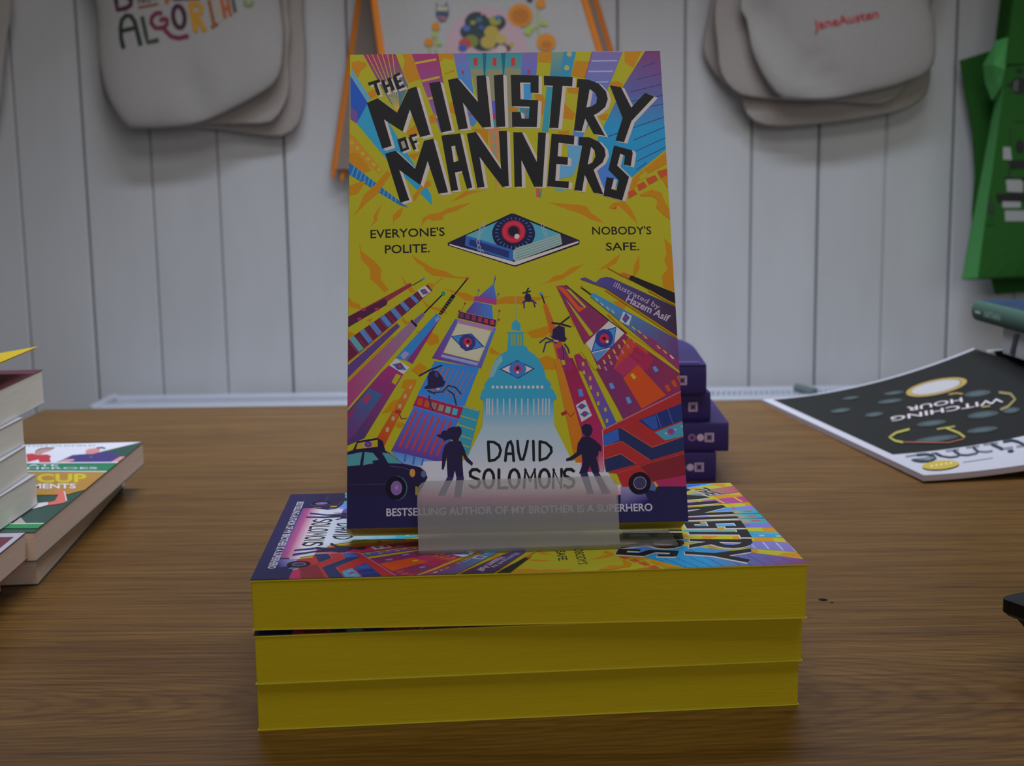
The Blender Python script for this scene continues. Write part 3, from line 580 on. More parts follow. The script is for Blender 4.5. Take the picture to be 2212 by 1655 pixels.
([92.3,42.7,92.3,42.5,92.2,42.3,92.1,42.1,91.9,42,91.7,41.9,91.5,41.8,91.3,41.8,91,41.8,90.8,41.9,90.7,42,90.5,42.1,90.4,42.3,90.3,42.5,90.3,42.7,90.3,42.9,90.4,43.1,90.5,43.3,90.7,43.5,90.9,43.5,91.1,43.6,91.3,43.6,91.6,43.6,91.8,43.5,92,43.4,92.1,43.3,92.2,43.1,92.3,42.9],[77]),
([91.8,42.7,91.8,42.6,91.8,42.5,91.7,42.4,91.6,42.3,91.5,42.2,91.4,42.2,91.3,42.2,91.2,42.2,91.1,42.3,91,42.3,90.9,42.4,90.8,42.5,90.8,42.6,90.8,42.7,90.8,42.8,90.9,42.9,90.9,43,91,43.1,91.1,43.2,91.2,43.2,91.3,43.2,91.4,43.2,91.5,43.2,91.6,43.1,91.7,43,91.8,42.9,91.8,42.8],[274]),
([89,52.3,90.6,52.8,91.2,50,89.6,49.5],[106]),
([82.8,64.4,84.2,64.6,84.7,62.7,83.5,62.4],[267]),
([87.3,43.5,85.9,42,85.9,41.4,87.6,43.2],[225]),
([85.9,42,84.4,43.7,84.1,43.4,85.9,41.4],[225]),
([82.1,43.2,84.3,44.3,84.7,43.1,82.6,42.2],[221]),
([88.1,65.9,88.8,66.8,90.4,66.7,91.8,65,94.1,60,89.5,60.1],[217]),
([89.2,64.8,92.7,64.7,103.4,39.2,99.7,36.6],[218,218,74,67]),
([91,63.5,91.9,63.6,92,62,91.1,61.9],[286]),
([91.3,60,92.1,60.1,92.2,58.6,91.3,58.4],[286]),
([93.6,57.6,94.4,57.7,94.5,56.2,93.6,56],[286]),
([93.6,53.9,94.5,54,94.6,52.5,93.7,52.3],[286]),
([96.3,51.3,97.1,51.3,97.2,49.8,96.3,49.7],[286]),
([96.3,47.5,97.1,47.6,97.2,46.1,96.3,46],[286]),
([98.9,44.9,99.8,45,99.9,43.5,99,43.4],[286]),
([99.4,40.5,100.2,40.6,100.3,39.1,99.4,39],[286]),
([82.1,95.1,85.9,95.3,105.8,77.7,129,58.7,129,51.7,128,36.9,109.8,33.1,96.6,60.4],[181,181,185,207,207,207,207,190]),
([85.9,93.7,87.5,93.4,93.6,86.2,93.1,85.5],[267]),
([82,95.2,85,94.3,90.8,86.3,93.1,85.6,90.7,83.9,88.9,86.3,86.1,90.3],[347]),
([85.5,89.7,87.7,86.8,96,74.9,94.3,73.8,91.6,78.8],[267]),
([84.6,88.8,86.8,86.4,90.8,80.2,95.1,73.1,93.4,71.4,89.1,78.9],[209]),
([95.5,64.6,129,64,129,50.7,106,40.6],[162,186,186,164]),
([93,71.4,97.3,61,95.8,60.2,91.1,67.6,91.6,69.7],[267]),
([102.7,80.5,108.2,75,97,63.5,93,71.3],[344]),
([105.2,77.7,103.8,69.5,94.8,67.4,97.5,75.5],[27]),
([104.9,77.2,103.6,69.9,95.3,67.9,98,75.3],[69]),
([103.7,72.9,103.5,72,103.2,71.2,102.8,70.5,102.2,69.9,101.5,69.5,100.8,69.2,100,69.2,99.2,69.3,98.5,69.5,97.8,70,97.3,70.6,96.9,71.4,96.7,72.2,96.6,73,96.8,73.9,97,74.7,97.5,75.4,98.1,76,98.8,76.4,99.5,76.7,100.3,76.8,101.1,76.7,101.8,76.4,102.5,75.9,103,75.3,103.4,74.5,103.6,73.7],[30]),
([102.1,72.9,102,72.5,101.8,72,101.6,71.7,101.3,71.4,101,71.1,100.5,71,100.1,71,99.7,71,99.3,71.2,99,71.4,98.7,71.7,98.5,72.1,98.4,72.5,98.4,73,98.5,73.4,98.6,73.8,98.8,74.2,99.2,74.5,99.5,74.8,99.9,74.9,100.3,74.9,100.7,74.9,101.1,74.7,101.5,74.5,101.7,74.2,101.9,73.8,102,73.4],[300]),
([100.8,72.9,100.8,72.8,100.7,72.6,100.7,72.5,100.5,72.4,100.4,72.3,100.3,72.3,100.1,72.3,100,72.3,99.8,72.3,99.7,72.4,99.6,72.5,99.5,72.7,99.5,72.8,99.5,73,99.5,73.1,99.6,73.3,99.6,73.4,99.8,73.5,99.9,73.6,100,73.6,100.2,73.6,100.3,73.6,100.5,73.6,100.6,73.5,100.7,73.4,100.8,73.2,100.8,73.1],[33]),
([101.9,71.6,101.9,71.5,101.8,71.4,101.8,71.2,101.7,71.2,101.5,71.1,101.4,71,101.3,71,101.2,71,101.1,71.1,101,71.2,100.9,71.3,100.8,71.4,100.8,71.5,100.8,71.6,100.8,71.8,100.9,71.9,100.9,72,101,72.1,101.1,72.2,101.2,72.2,101.4,72.2,101.5,72.2,101.6,72.2,101.7,72.1,101.8,72,101.8,71.9,101.9,71.8],[350]),
([95.3,67.1,101.6,68.5,97,63.5],[114]),
([109.4,73.3,117.9,67.5,110.8,60.1,103.3,60.3,106.1,66.9],[302]),
([112.6,69.8,119.3,64.1,116.6,59.8,105.8,60],[247]),
([109.4,74.4,110.1,74.5,110.8,72.8,110.1,72.6],[335]),
([107.3,72.3,108,72.4,108.7,70.8,108,70.6],[335]),
([105.3,70.3,106,70.4,106.6,68.7,106,68.6],[335]),
([103.2,68.3,103.9,68.4,104.6,66.7,103.9,66.6],[335]),
([101.2,66.3,101.9,66.3,102.5,64.7,101.8,64.5],[335]),
([99.1,64.3,99.8,64.3,100.5,62.7,99.8,62.5],[335]),
([97.1,62.2,97.8,62.3,98.4,60.7,97.8,60.5],[335]),
([111,72.6,111.7,72.7,112.3,71,111.7,70.9],[305]),
([108.7,70.4,109.4,70.5,110,68.8,109.4,68.7],[305]),
([106.4,68.2,107.1,68.2,107.8,66.6,107.1,66.4],[305]),
([104.1,65.9,104.8,66,105.5,64.4,104.8,64.2],[305]),
([101.8,63.7,102.5,63.8,103.2,62.2,102.5,62],[305]),
([99.6,61.5,100.2,61.6,100.9,60,100.2,59.8],[305]),
([113.3,70.8,114.3,69.4,114.5,69.6,113.5,71],[158]),
([111.2,68.8,112.2,67.4,112.4,67.6,111.4,69],[158]),
([109.1,66.8,110.1,65.4,110.3,65.6,109.3,67],[158]),
([107,64.8,108,63.4,108.2,63.6,107.2,65],[158]),
([104.9,62.8,105.9,61.4,106.1,61.6,105.1,63],[158]),
([114.8,69.5,115.8,68.2,116,68.3,115,69.7],[158]),
([112.7,67.5,113.7,66.2,113.9,66.3,112.9,67.7],[158]),
([110.6,65.5,111.6,64.2,111.8,64.3,110.8,65.7],[158]),
([108.5,63.5,109.5,62.1,109.8,62.3,108.7,63.7],[158]),
([106.4,61.5,107.4,60.2,107.7,60.4,106.7,61.7],[158]),
([116.3,68.3,117.3,66.9,117.5,67.1,116.5,68.5],[158]),
([114.2,66.3,115.2,64.9,115.5,65.1,114.4,66.5],[158]),
([112.1,64.3,113.1,62.9,113.4,63.1,112.3,64.5],[158]),
([110,62.3,111,60.9,111.3,61.1,110.3,62.5],[158]),
([107.9,60.3,109,58.9,109.2,59.1,108.2,60.5],[158]),
([103.6,60.5,109.2,65.8,113.2,62,106.9,57.4],[252]),
([106.8,56.8,113,62,123.2,49.5,113.5,44.2],[341]),
([101.2,54.6,102.5,55,103.5,52.8,101.9,52.3],[125]),
([107.4,48.8,108.8,49.2,109.8,46.9,108.3,46.2],[125]),
([118.5,60.8,119.7,61.4,120.9,59.4,119.5,58.8],[125]),
([109.7,58,110.8,58.7,112.1,56.8,110.9,56],[334]),
([122.8,53.1,124.2,53.9,125.3,51.2,124,50.8],[320]),
([125.4,55,126.9,55.7,127.9,53,126.7,52.6],[320]),
([127.6,56.8,129,57.5,129,54.5,128.8,54.4],[320]),
([85.8,95.2,102.5,80,102.7,80.3,86,95.5],[6]),
([102.5,80,129,58.9,129,59.4,102.7,80.3],[6]),
([108.7,74.2,129,58.2,129,59.7,109.4,75.1],[267]),
([101.7,82.8,108.9,75.3,109.3,75.7,102.1,83.2],[311]),
([108.9,75.3,129,59.7,129,60.4,109.3,75.7],[311]),
([95.9,91.7,96.9,91.8,129,72.1,129,59.4,128.3,60,110,77,95.5,90.4],[50,50,142,151,151,92,50]),
([112,75.8,119,72.7,129,63.2,129,59.1,127.5,60.5],[198]),
([92,94,95.7,91,96,91.3,92.3,94.4],[6]),
([92.7,94.3,92.7,94.2,92.6,94.1,92.5,94,92.5,94,92.4,93.9,92.2,93.9,92.1,93.9,92,93.9,91.9,93.9,91.8,94,91.7,94,91.7,94.1,91.7,94.2,91.6,94.3,91.7,94.4,91.7,94.5,91.8,94.6,91.8,94.7,92,94.7,92.1,94.7,92.2,94.8,92.3,94.7,92.4,94.7,92.5,94.7,92.6,94.6,92.6,94.5,92.7,94.4],[275]),
([97.1,89.8,97.5,89.8,98.7,88.6,98.1,88.3],[293]),
([99.2,87.8,99.6,87.9,100.7,86.6,100.1,86.4],[293]),
([101.3,86,101.8,86.1,102.9,84.8,102.3,84.6],[293]),
([103.3,84.7,103.7,84.7,104.9,83.5,104.3,83.2],[293]),
([111,77.7,111.6,77.8,112.9,76.4,112.2,76.2],[308]),
([113.2,76.2,113.8,76.2,115,74.8,114.3,74.6],[308]),
([115.4,74,116,74,117.3,72.6,116.6,72.4],[308]),
([120.4,69.8,121,69.8,122.3,68.4,121.6,68.2],[308]),
([122.8,67.8,123.4,67.8,124.7,66.5,124,66.2],[308]),
([125.4,65.6,126,65.7,127.3,64.2,126.6,64],[350]),
([108.2,83.9,111.5,82,110.1,78,106.5,79.9],[309]),
([109.1,83.3,110.7,81.3,108.8,79,107.6,80.7],[55]),
([109.6,81.2,109.5,81.1,109.5,81,109.4,80.8,109.3,80.7,109.2,80.7,109.1,80.6,109,80.6,108.9,80.6,108.8,80.7,108.7,80.8,108.6,80.8,108.6,81,108.5,81.1,108.5,81.2,108.6,81.4,108.6,81.5,108.7,81.6,108.8,81.7,108.9,81.8,109,81.8,109.1,81.8,109.2,81.8,109.3,81.8,109.4,81.7,109.5,81.6,109.5,81.5,109.5,81.3],[255]),
([101.3,92.9,129,72.4,129,73.2,101.7,93.4],[311]),
([91.6,97.9,93.7,98.5,97.8,96.2,99.6,97.9,102,98.5,104.1,98.1,129,85.5,129,73.5,101.8,93.7],[111,111,111,110,109,99,72,71,99]),
([94.7,97.7,94.7,97.7,94.6,97.6,94.5,97.5,94.5,97.5,94.3,97.5,94.2,97.4,94.1,97.4,93.9,97.4,93.8,97.5,93.7,97.5,93.6,97.5,93.5,97.6,93.5,97.7,93.5,97.8,93.5,97.8,93.5,97.9,93.6,97.9,93.7,98,93.8,98,94,98,94.1,98,94.2,98,94.4,98,94.5,98,94.6,97.9,94.6,97.9,94.7,97.8],[223]),
([111,97.5,112,99,129,91.3,129,86.2,119.3,91.8,118.5,93.2],[12]),
([118.5,92.3,125.7,87.8,126,88.3,118.8,92.9],[311]),
([125.7,87.8,129,86,129,86.7,126,88.3],[311]),
([106.7,99.7,109.1,100.2,112,99,111,97.5],[324]),
([102.7,102.3,107.3,99.5,107.5,99.9,102.9,102.7],[311]),
([31.5,52.1,36.7,52.2,36.4,52.9,31.5,52.8],[122]),
([36.7,52.2,39,54.7,38.8,55.5,36.4,52.9],[122]),
([39,54.7,41.4,54,41.8,54.6,38.8,55.5],[122]),
([41.4,54,43.6,51.3,44.1,51.7,41.8,54.6],[122]),
([31.5,52.2,36.6,52.4,36.5,52.8,31.5,52.6],[25]),
([36.6,52.4,39,54.9,38.8,55.3,36.5,52.8],[25]),
([39,54.9,41.5,54.1,41.7,54.5,38.8,55.3],[25]),
([41.5,54.1,43.7,51.4,44,51.6,41.7,54.5],[25]),
([38.2,53.2,40.6,51.4,41.2,51.8,38.6,53.7],[122]),
([40.6,51.4,41.5,47,42.2,47.2,41.2,51.8],[122]),
([38.3,53.3,40.7,51.4,41.1,51.7,38.5,53.6],[25]),
([40.7,51.4,41.7,47.1,42.1,47.2,41.1,51.7],[25]),
([30.9,51.2,31.4,47.9,32,48.1,31.6,51.3],[122]),
([31.4,47.9,32.6,45,33.2,45.2,32,48.1],[122]),
([31.1,51.2,31.5,47.9,31.9,48,31.5,51.3],[25]),
([31.5,47.9,32.7,45,33.1,45.2,31.9,48],[25]),
([30.5,53.1,33.7,51.6,34,52.2,30.8,53.7],[122]),
([30.5,53.2,33.7,51.7,33.9,52.1,30.7,53.6],[25]),
([27.7,58.9,31.7,61.2,31.5,61.8,27.4,59.5],[24]),
([31.7,61.2,36.7,63,36.5,63.6,31.5,61.8],[24]),
([31.7,61.2,34.5,62.1,34.3,62.8,31.5,61.8],[24]),
([30.8,58.8,31.6,60.6,32.8,61.3,34.8,61,36.6,58.6,37.2,57,37.9,56.8,37,54.8,33.8,54,29.7,53.9,29.6,54.7,30.9,55.5],[25]),
([35.6,53.8,35.5,53.7,35.5,53.6,35.4,53.6,35.3,53.5,35.1,53.4,35,53.4,34.8,53.4,34.7,53.4,34.5,53.4,34.4,53.5,34.3,53.6,34.2,53.7,34.1,53.8,34.1,53.9,34.1,54,34.2,54.1,34.3,54.2,34.4,54.2,34.5,54.3,34.7,54.3,34.8,54.3,35,54.3,35.2,54.3,35.3,54.2,35.4,54.1,35.5,54,35.5,54],[285]),
([35,59.8,35,59.4,35,59,34.9,58.7,34.7,58.5,34.4,58.6,34.1,58.7,33.9,59,33.7,59.5,33.6,59.9,33.7,60.3,33.8,60.6,34,60.7,34.3,60.7,34.6,60.5,34.8,60.2],[98]),
([74.9,71.5,77.5,73.4,77.5,74.2,74.6,72],[122]),
([77.5,73.4,80.4,71.6,80.8,72.2,77.5,74.2],[122]),
([74.8,71.6,77.5,73.6,77.5,74,74.6,71.9],[25]),
([77.5,73.6,80.5,71.7,80.7,72,77.5,74],[25]),
([76.4,67.8,77.5,71.5,77,72,75.8,68],[122]),
([77.5,71.5,79.6,72,79.5,72.7,77,72],[122]),
([76.2,67.8,77.4,71.6,77.1,71.9,75.9,67.9],[25]),
([77.4,71.6,79.6,72.2,79.5,72.5,77.1,71.9],[25]),
([84.3,71,85.5,69.3,86,69.6,84.8,71.3],[122]),
([85.5,69.3,86,67.2,86.6,67.3,86,69.6],[122]),
([84.4,71,85.6,69.3,85.9,69.5,84.7,71.3],[25]),
([85.6,69.3,86.1,67.2,86.5,67.3,85.9,69.5],[25]),
([83.2,70.2,83.9,67.7,84.5,67.8,83.8,70.4],[122]),
([83.9,67.7,83.5,64.7,84.1,64.6,84.5,67.8],[122]),
([83.3,70.3,84,67.7,84.4,67.7,83.7,70.4],[25]),
([84,67.7,83.6,64.7,84,64.6,84.4,67.7],[25]),
([79,72.7,81.4,71,81.8,71.5,79.4,73.3],[122]),
([79.1,72.8,81.5,71.1,81.7,71.4,79.3,73.2],[25]),
([79.7,79.5,83.1,79,83.3,79.7,79.8,80.2],[24]),
([83.1,79,87.3,77.8,87.5,78.3,83.3,79.7],[24]),
([83,78.8,85.1,80.5,84.8,81,82.7,79.3],[24]),
([85.1,80.5,87.3,82.1,86.9,82.6,84.8,81],[24]),
([78.3,75.1,79.8,74.1,80.2,77.1,82.5,78.8,84.8,77.8,84.9,74,85.6,73.2,84.6,72,82.9,72.2,80.4,73.2],[25]),
([82.2,72.3,82.2,72.2,82.2,72.1,82,72,81.9,72,81.7,72,81.5,71.9,81.2,71.9,81,71.9,80.8,72,80.6,72,80.5,72.1,80.3,72.2,80.3,72.2,80.2,72.3,80.3,72.4,80.3,72.5,80.5,72.6,80.6,72.6,80.8,72.7,81,72.7,81.3,72.7,81.5,72.7,81.7,72.7,81.9,72.6,82,72.5,82.2,72.5,82.2,72.4],[285]),
([69.5,86,69.5,88.3,68.9,88.6,68.8,86],[122]),
([69.5,88.3,70.4,89.1,70,89.6,68.9,88.6],[122]),
([69.3,86,69.4,88.4,69,88.5,69,86],[25]),
([69.4,88.4,70.3,89.2,70.1,89.5,69,88.5],[25]),
([73.7,86.5,73.2,88.8,72.7,88.4,73.1,86.3],[122]),
([73.2,88.8,71.4,89.6,71.2,89,72.7,88.4],[122]),
([73.6,86.5,73.1,88.8,72.8,88.5,73.2,86.4],[25]),
([73.1,88.8,71.4,89.5,71.2,89.1,72.8,88.5],[25]),
([68.7,88,70.2,89.3,69.8,89.8,68.3,88.5],[122]),
([68.6,88.1,70.2,89.4,69.9,89.7,68.4,88.4],[25]),
([74.2,88.2,72.1,90,71.7,89.5,73.8,87.7],[122]),
([74.1,88.1,72.1,89.9,71.8,89.6,73.9,87.8],[25]),
([68.7,92,72.1,92.9,72,93.5,68.6,92.7],[24]),
([70.4,92.1,71.4,94.5,70.8,94.7,69.8,92.3],[24]),
([69.3,90.4,69.8,92,70.8,92.4,71.8,91.7,72.2,90,71.3,88.6,70,88.9],[25]),
([0,16.9,27.2,16.4,26.3,8,104.5,6.6,104.1,0,0,0],[10]),
([102,10.6,107.3,11.1,118,13,129,13.8,129,0,101.5,0],[10]),
([104.1,16.8,110.3,16.6,114.2,8.7,110.6,6.1,103.5,5.9],[232,232,34,34,73]),
([0,29.6,2.1,30.3,3.7,33.7,11.4,34.9,13.5,33.6,14.5,29.8,16.1,29,21.5,24.5,27.7,23,29.7,21.3,30.5,19,29.4,17,26.7,12.2,0,12.7],[11]),
([4,33,11.6,34.1,11.6,31.4,3.2,30.6],[284]),
([5.1,32.3,7.6,33.5,10.3,32.8,7.8,31.2],[263]),
([9.3,32.4,9.3,32.1,9.2,31.9,9,31.7,8.8,31.5,8.5,31.4,8.2,31.3,7.9,31.2,7.6,31.3,7.3,31.4,7.1,31.5,6.9,31.7,6.7,31.9,6.6,32.2,6.6,32.5,6.6,32.7,6.7,33,6.9,33.2,7.1,33.4,7.3,33.5,7.6,33.6,7.9,33.6,8.2,33.6,8.5,33.5,8.8,33.3,9,33.1,9.2,32.9,9.2,32.7],[76]),
([8.6,32.4,8.6,32.3,8.5,32.2,8.4,32.1,8.3,32,8.2,31.9,8.1,31.9,7.9,31.9,7.8,31.9,7.7,31.9,7.5,32,7.4,32.1,7.4,32.2,7.3,32.3,7.3,32.4,7.3,32.6,7.4,32.7,7.4,32.8,7.5,32.9,7.7,32.9,7.8,33,7.9,33,8.1,33,8.2,32.9,8.3,32.9,8.4,32.8,8.5,32.6,8.6,32.5],[270]),
([0,28.4,5.7,29.5,4.8,24.4,0,24],[93]),
([6.6,29.5,9.8,29,12.6,25.5,6,24.3],[93]),
([13.2,29.1,16.9,28.5,21,24.6,15.6,24.9],[93]),
([9.4,25.9,12.4,26.4,12.8,25,10.4,24.6],[11]),
([14.6,29.6,21.3,24.5,21.4,24.7,14.7,29.8],[137]),
([21.3,24.5,27.6,23,27.7,23.2,21.4,24.7],[137]),
([27.6,23,29.6,21.2,29.8,21.4,27.7,23.2],[137]),
([15.8,23.7,21.4,22.9,21.4,23.1,15.8,23.9],[120]),
([21.4,22.9,24.9,21.5,25,21.7,21.4,23.1],[120]),
([0.8,16.8,14.7,16.7,14.6,17,0.8,17],[75]),
([22.8,15.1,22.7,14.1,22.4,13.1,21.9,12.2,21.3,11.5,20.5,10.9,19.6,10.6,18.8,10.5,17.9,10.6,17,11,16.2,11.6,15.6,12.3,15.1,13.2,14.8,14.2,14.7,15.3,14.8,16.3,15.1,17.3,15.6,18.2,16.2,19,17,19.5,17.9,19.9,18.8,19.9,19.7,19.8,20.5,19.4,21.3,18.9,21.9,18.1,22.4,17.2,22.7,16.2],[79]),
([22.4,15.1,22.3,14.1,22,13.1,21.5,12.3,20.9,11.5,20.1,11,19.3,10.7,18.4,10.6,17.6,10.7,16.7,11.1,16,11.6,15.4,12.4,14.9,13.3,14.6,14.2,14.5,15.3,14.6,16.3,14.9,17.3,15.4,18.2,16,18.9,16.7,19.4,17.6,19.8,18.4,19.9,19.3,19.7,20.2,19.4,20.9,18.8,21.5,18.1,22,17.2,22.3,16.2],[0]),
([20.8,15.2,20.8,14.6,20.6,14,20.4,13.4,20,13,19.6,12.7,19.1,12.5,18.7,12.4,18.2,12.5,17.7,12.7,17.3,13.1,17,13.5,16.7,14,16.6,14.6,16.5,15.2,16.6,15.9,16.7,16.4,17,17,17.3,17.4,17.7,17.7,18.2,17.9,18.7,18,19.2,17.9,19.6,17.7,20,17.4,20.4,16.9,20.6,16.4,20.8,15.8],[163]),
([19.4,15.4,19.4,15.2,19.3,15.1,19.2,14.9,19.1,14.8,19,14.7,18.9,14.6,18.8,14.6,18.6,14.6,18.5,14.7,18.4,14.8,18.3,14.9,18.2,15.1,18.1,15.3,18.1,15.4,18.1,15.6,18.2,15.8,18.3,15.9,18.4,16.1,18.5,16.2,18.6,16.2,18.8,16.2,18.9,16.2,19,16.1,19.2,16.1,19.2,15.9,19.3,15.8,19.4,15.6],[213]),
([25.8,20.9,25.8,20.5,25.7,20.2,25.6,19.9,25.4,19.6,25.2,19.4,25,19.3,24.7,19.3,24.5,19.4,24.3,19.5,24.1,19.7,23.9,19.9,23.8,20.2,23.7,20.6,23.7,20.9,23.7,21.3,23.8,21.6,23.9,21.9,24.1,22.2,24.3,22.4,24.5,22.5,24.8,22.5,25,22.5,25.2,22.4,25.4,22.2,25.6,21.9,25.7,21.6,25.8,21.3],[306]),
([30,20.4,30,20.1,29.9,19.8,29.8,19.5,29.6,19.3,29.4,19.2,29.2,19.1,29,19,28.8,19.1,28.6,19.2,28.4,19.4,28.2,19.6,28.1,19.8,28,20.1,28,20.4,28.1,20.7,28.1,21,28.2,21.2,28.4,21.5,28.6,21.6,28.8,21.7,29,21.7,29.2,21.7,29.4,21.6,29.6,21.4,29.8,21.2,29.9,21,30,20.7],[100]),
([25.8,15.7,26.7,15.7,26.7,12.4,25.8,12.4],[228]),
([34,35.4,34.8,35.9,35.5,35.6,36.1,36.7,36.9,37.3,37.8,37.1,38.9,38.2,40.5,38.7,41.6,38.5,42.5,38.9,43.6,38.1,43.8,36.7,43.5,35.3,42.8,34.4,42.5,33.1,41.1,32.9,40.2,33.6,39.2,33.9,38.1,33.5,36.9,33.1,36.6,33.9,35.7,34.3,35,34.6],[16]),
([38.8,32.7,41.3,33.5,43.3,33,44.5,30.2,45.8,26.6,47.9,24.3,47.5,23.1,45.3,24.9,43.9,27.7,43.9,23.5,44.2,18.5,41.5,18.6,40.9,21.5,40.3,18.6,38.1,18.6,37.9,23.6,37.9,27.1,37.2,23.6,36.6,21.8,35.9,22.1,36,24.1,36.2,28.2,37.1,31.3],[16]),
([38,19.1,40.5,19,36.9,11.8,34.2,11.9],[35]),
([41.5,19,44.4,18.9,43,10.9,40.4,10.9],[35]),
([89.9,37.7,91.4,38.8,93.5,38.3,94.2,36.4,93.5,34.4,92.5,33.7,90.9,34.1,90,35.4],[9]),
([89.8,33.5,92.3,34,94.7,32.4,96.5,30.7,97.2,29.5,97,27.4,95,25.5,95.7,22.5,95.9,19.1,93.5,19.2,92.5,22.2,91.3,19.2,88.2,19.3,89.9,23.5,89.5,26.8,85.3,24.4,83.5,24.2,83.5,25.2,85.4,26,87.6,27.7,88.2,31.1],[9]),
([88.6,19.5,91.5,19.5,93.6,11.3,91.1,11.4],[35]),
([93.6,19.4,95.9,19.4,99.9,11.6,96.8,11.3],[35]),
([96.1,27.9,97.6,27.5,97.7,19.6,96.4,19.6,95.7,23.4],[258,258,283,283,272]),
([98,36.1,129,50.8,129,13,118.5,13.6,104.6,13.8,102.7,19.2,98.3,19.7,97.8,22.5],[249]),
([111.4,22.2,129,26.5,129,17.8,116,15.8,114.3,18.6],[170]),
([97.8,35.8,129,50.6,129,51.1,97.6,36.3],[281]),
([97.8,35.9,97.7,22.5,98,22.5,98.1,35.9],[332]),
([97.7,22.5,98.3,19.6,98.6,19.7,98,22.5],[332]),
([112,39.6,129,46.1,129,39.3,117.5,35.4],[13]),
([119,42.2,120.5,36.6,120.7,36.7,119.2,42.2],[104]),
([123.6,43.7,125.1,38.1,125.3,38.2,123.8,43.8],[104]),
([113.2,39.8,118.8,41.7,119.4,36.4,117.6,35.8],[31]),
([118.1,34.8,129,38.8,129,33.2,121.8,31.5],[90]),
([121.6,34.2,124.2,36,126.8,36,124.3,33.4],[289]),
([125.8,34.9,125.7,34.6,125.6,34.3,125.4,34,125.1,33.8,124.8,33.7,124.5,33.6,124.2,33.5,123.8,33.6,123.5,33.7,123.2,33.9,123,34.1,122.8,34.3,122.7,34.6,122.7,34.9,122.8,35.2,122.9,35.5,123.1,35.8,123.3,36,123.7,36.2,124,36.3,124.3,36.3,124.7,36.2,125,36.1,125.3,36,125.5,35.8,125.7,35.5,125.8,35.2],[155]),
([124.9,35.1,124.9,34.9,124.8,34.8,124.7,34.7,124.6,34.6,124.5,34.5,124.3,34.5,124.2,34.5,124.1,34.5,123.9,34.5,123.8,34.6,123.7,34.7,123.7,34.8,123.6,35,123.6,35.1,123.6,35.2,123.7,35.4,123.8,35.5,123.9,35.6,124,35.7,124.2,35.7,124.3,35.7,124.4,35.7,124.6,35.7,124.7,35.6,124.8,35.5,124.8,35.4,124.9,35.2],[254]),
([128,36.7,129,37.6,129,36.5],[289]),
([98.1,34.3,104.7,36.9,116.7,28.8,129,32.8,129,27.5,115.8,23.9,105.1,31.5,98.2,29.5],[18]),
([98.2,34.2,104,36.5,104.2,31.9,98.3,29.8],[40]),
([98.1,24.7,104.4,26.6,110,22.4,98.6,19.7],[18]),
([104.8,36.9,116.7,28.8,116.7,29.1,104.9,37.1],[323]),
([116.7,28.8,129,32.8,129,33,116.7,29.1],[323]),
([98.2,29.5,105.1,31.5,105.1,31.7,98.2,29.8],[323]),
([105.1,31.5,115.7,23.8,115.8,24,105.1,31.7],[323]),
([98.5,24.7,104.5,26.5,104.5,26.8,98.4,24.9],[323]),
([104.5,26.5,110.1,22.4,110.2,22.6,104.5,26.8],[323]),
([103.1,19.1,114.6,22.5,114.5,22.7,103.1,19.3],[322]),
([114.6,22.5,129,26.1,129,26.3,114.5,22.7],[322]),
([116,15.8,129,17.7,129,13,118.1,13.5],[248]),
([117.6,13.7,129,13.4,129,0,116.8,0],[10]),
([114.6,15.9,116.8,14.9,117.1,11.8,114.9,12.3],[101]),
([116.4,15.4,117.3,15.5,118.3,13.8,117.4,13.3],[307]),
([115.5,14.9,115.3,14,115,13.1,114.4,12.2,113.7,11.6,112.8,11.1,111.9,10.8,111,10.7,110,10.8,109.1,11.1,108.3,11.7,107.7,12.4,107.2,13.2,107,14.1,106.9,15.1,107.1,16.1,107.4,17,108,17.8,108.7,18.5,109.5,19,110.5,19.3,111.5,19.4,112.4,19.3,113.3,19,114.1,18.4,114.7,17.7,115.2,16.9,115.5,15.9],[1]),
([113.8,15.1,113.7,14.6,113.5,14,113.2,13.6,112.8,13.2,112.3,12.9,111.7,12.7,111.2,12.7,110.6,12.7,110.1,12.9,109.6,13.2,109.2,13.6,109,14.1,108.8,14.7,108.8,15.2,108.9,15.8,109.1,16.3,109.4,16.8,109.8,17.2,110.3,17.4,110.9,17.6,111.4,17.7,112,17.6,112.5,17.4,113,17.1,113.3,16.7,113.6,16.2,113.8,15.7],[202]),
([113.5,15.1,113.5,14.6,113.3,14.2,113,13.7,112.6,13.4,112.2,13.1,111.7,13,111.2,12.9,110.7,13,110.2,13.2,109.8,13.4,109.5,13.8,109.2,14.2,109.1,14.7,109.1,15.2,109.1,15.7,109.3,16.2,109.6,16.6,110,16.9,110.4,17.2,110.9,17.4,111.4,17.4,111.9,17.3,112.4,17.2,112.8,16.9,113.1,16.5,113.4,16.1,113.5,15.6],[53]),
([39.4,114.1,64.9,126.2,66.2,126.2,92.1,114.3,92,112.6,66.3,103.6,65.4,103.7,39.4,113],[4]),
([40.1,113.7,65.7,105.6,91.7,114,91.6,113.2,66.4,104.2,65.4,104.2,40.1,113.1],[350]),
([40.1,114.5,46.7,117.6,47.8,114.6,65.2,109.7,65.5,105.6,40.1,113.9],[8]),
([83.9,117.1,91.7,114.2,84.9,112.3],[28]),
([46.9,117.2,65.2,125.4,66,125.4,65.6,110.3,46.7,116],[141,70,70,70,141]),
([66,125.4,84.5,117.1,65.6,110.3],[70,132,70]),
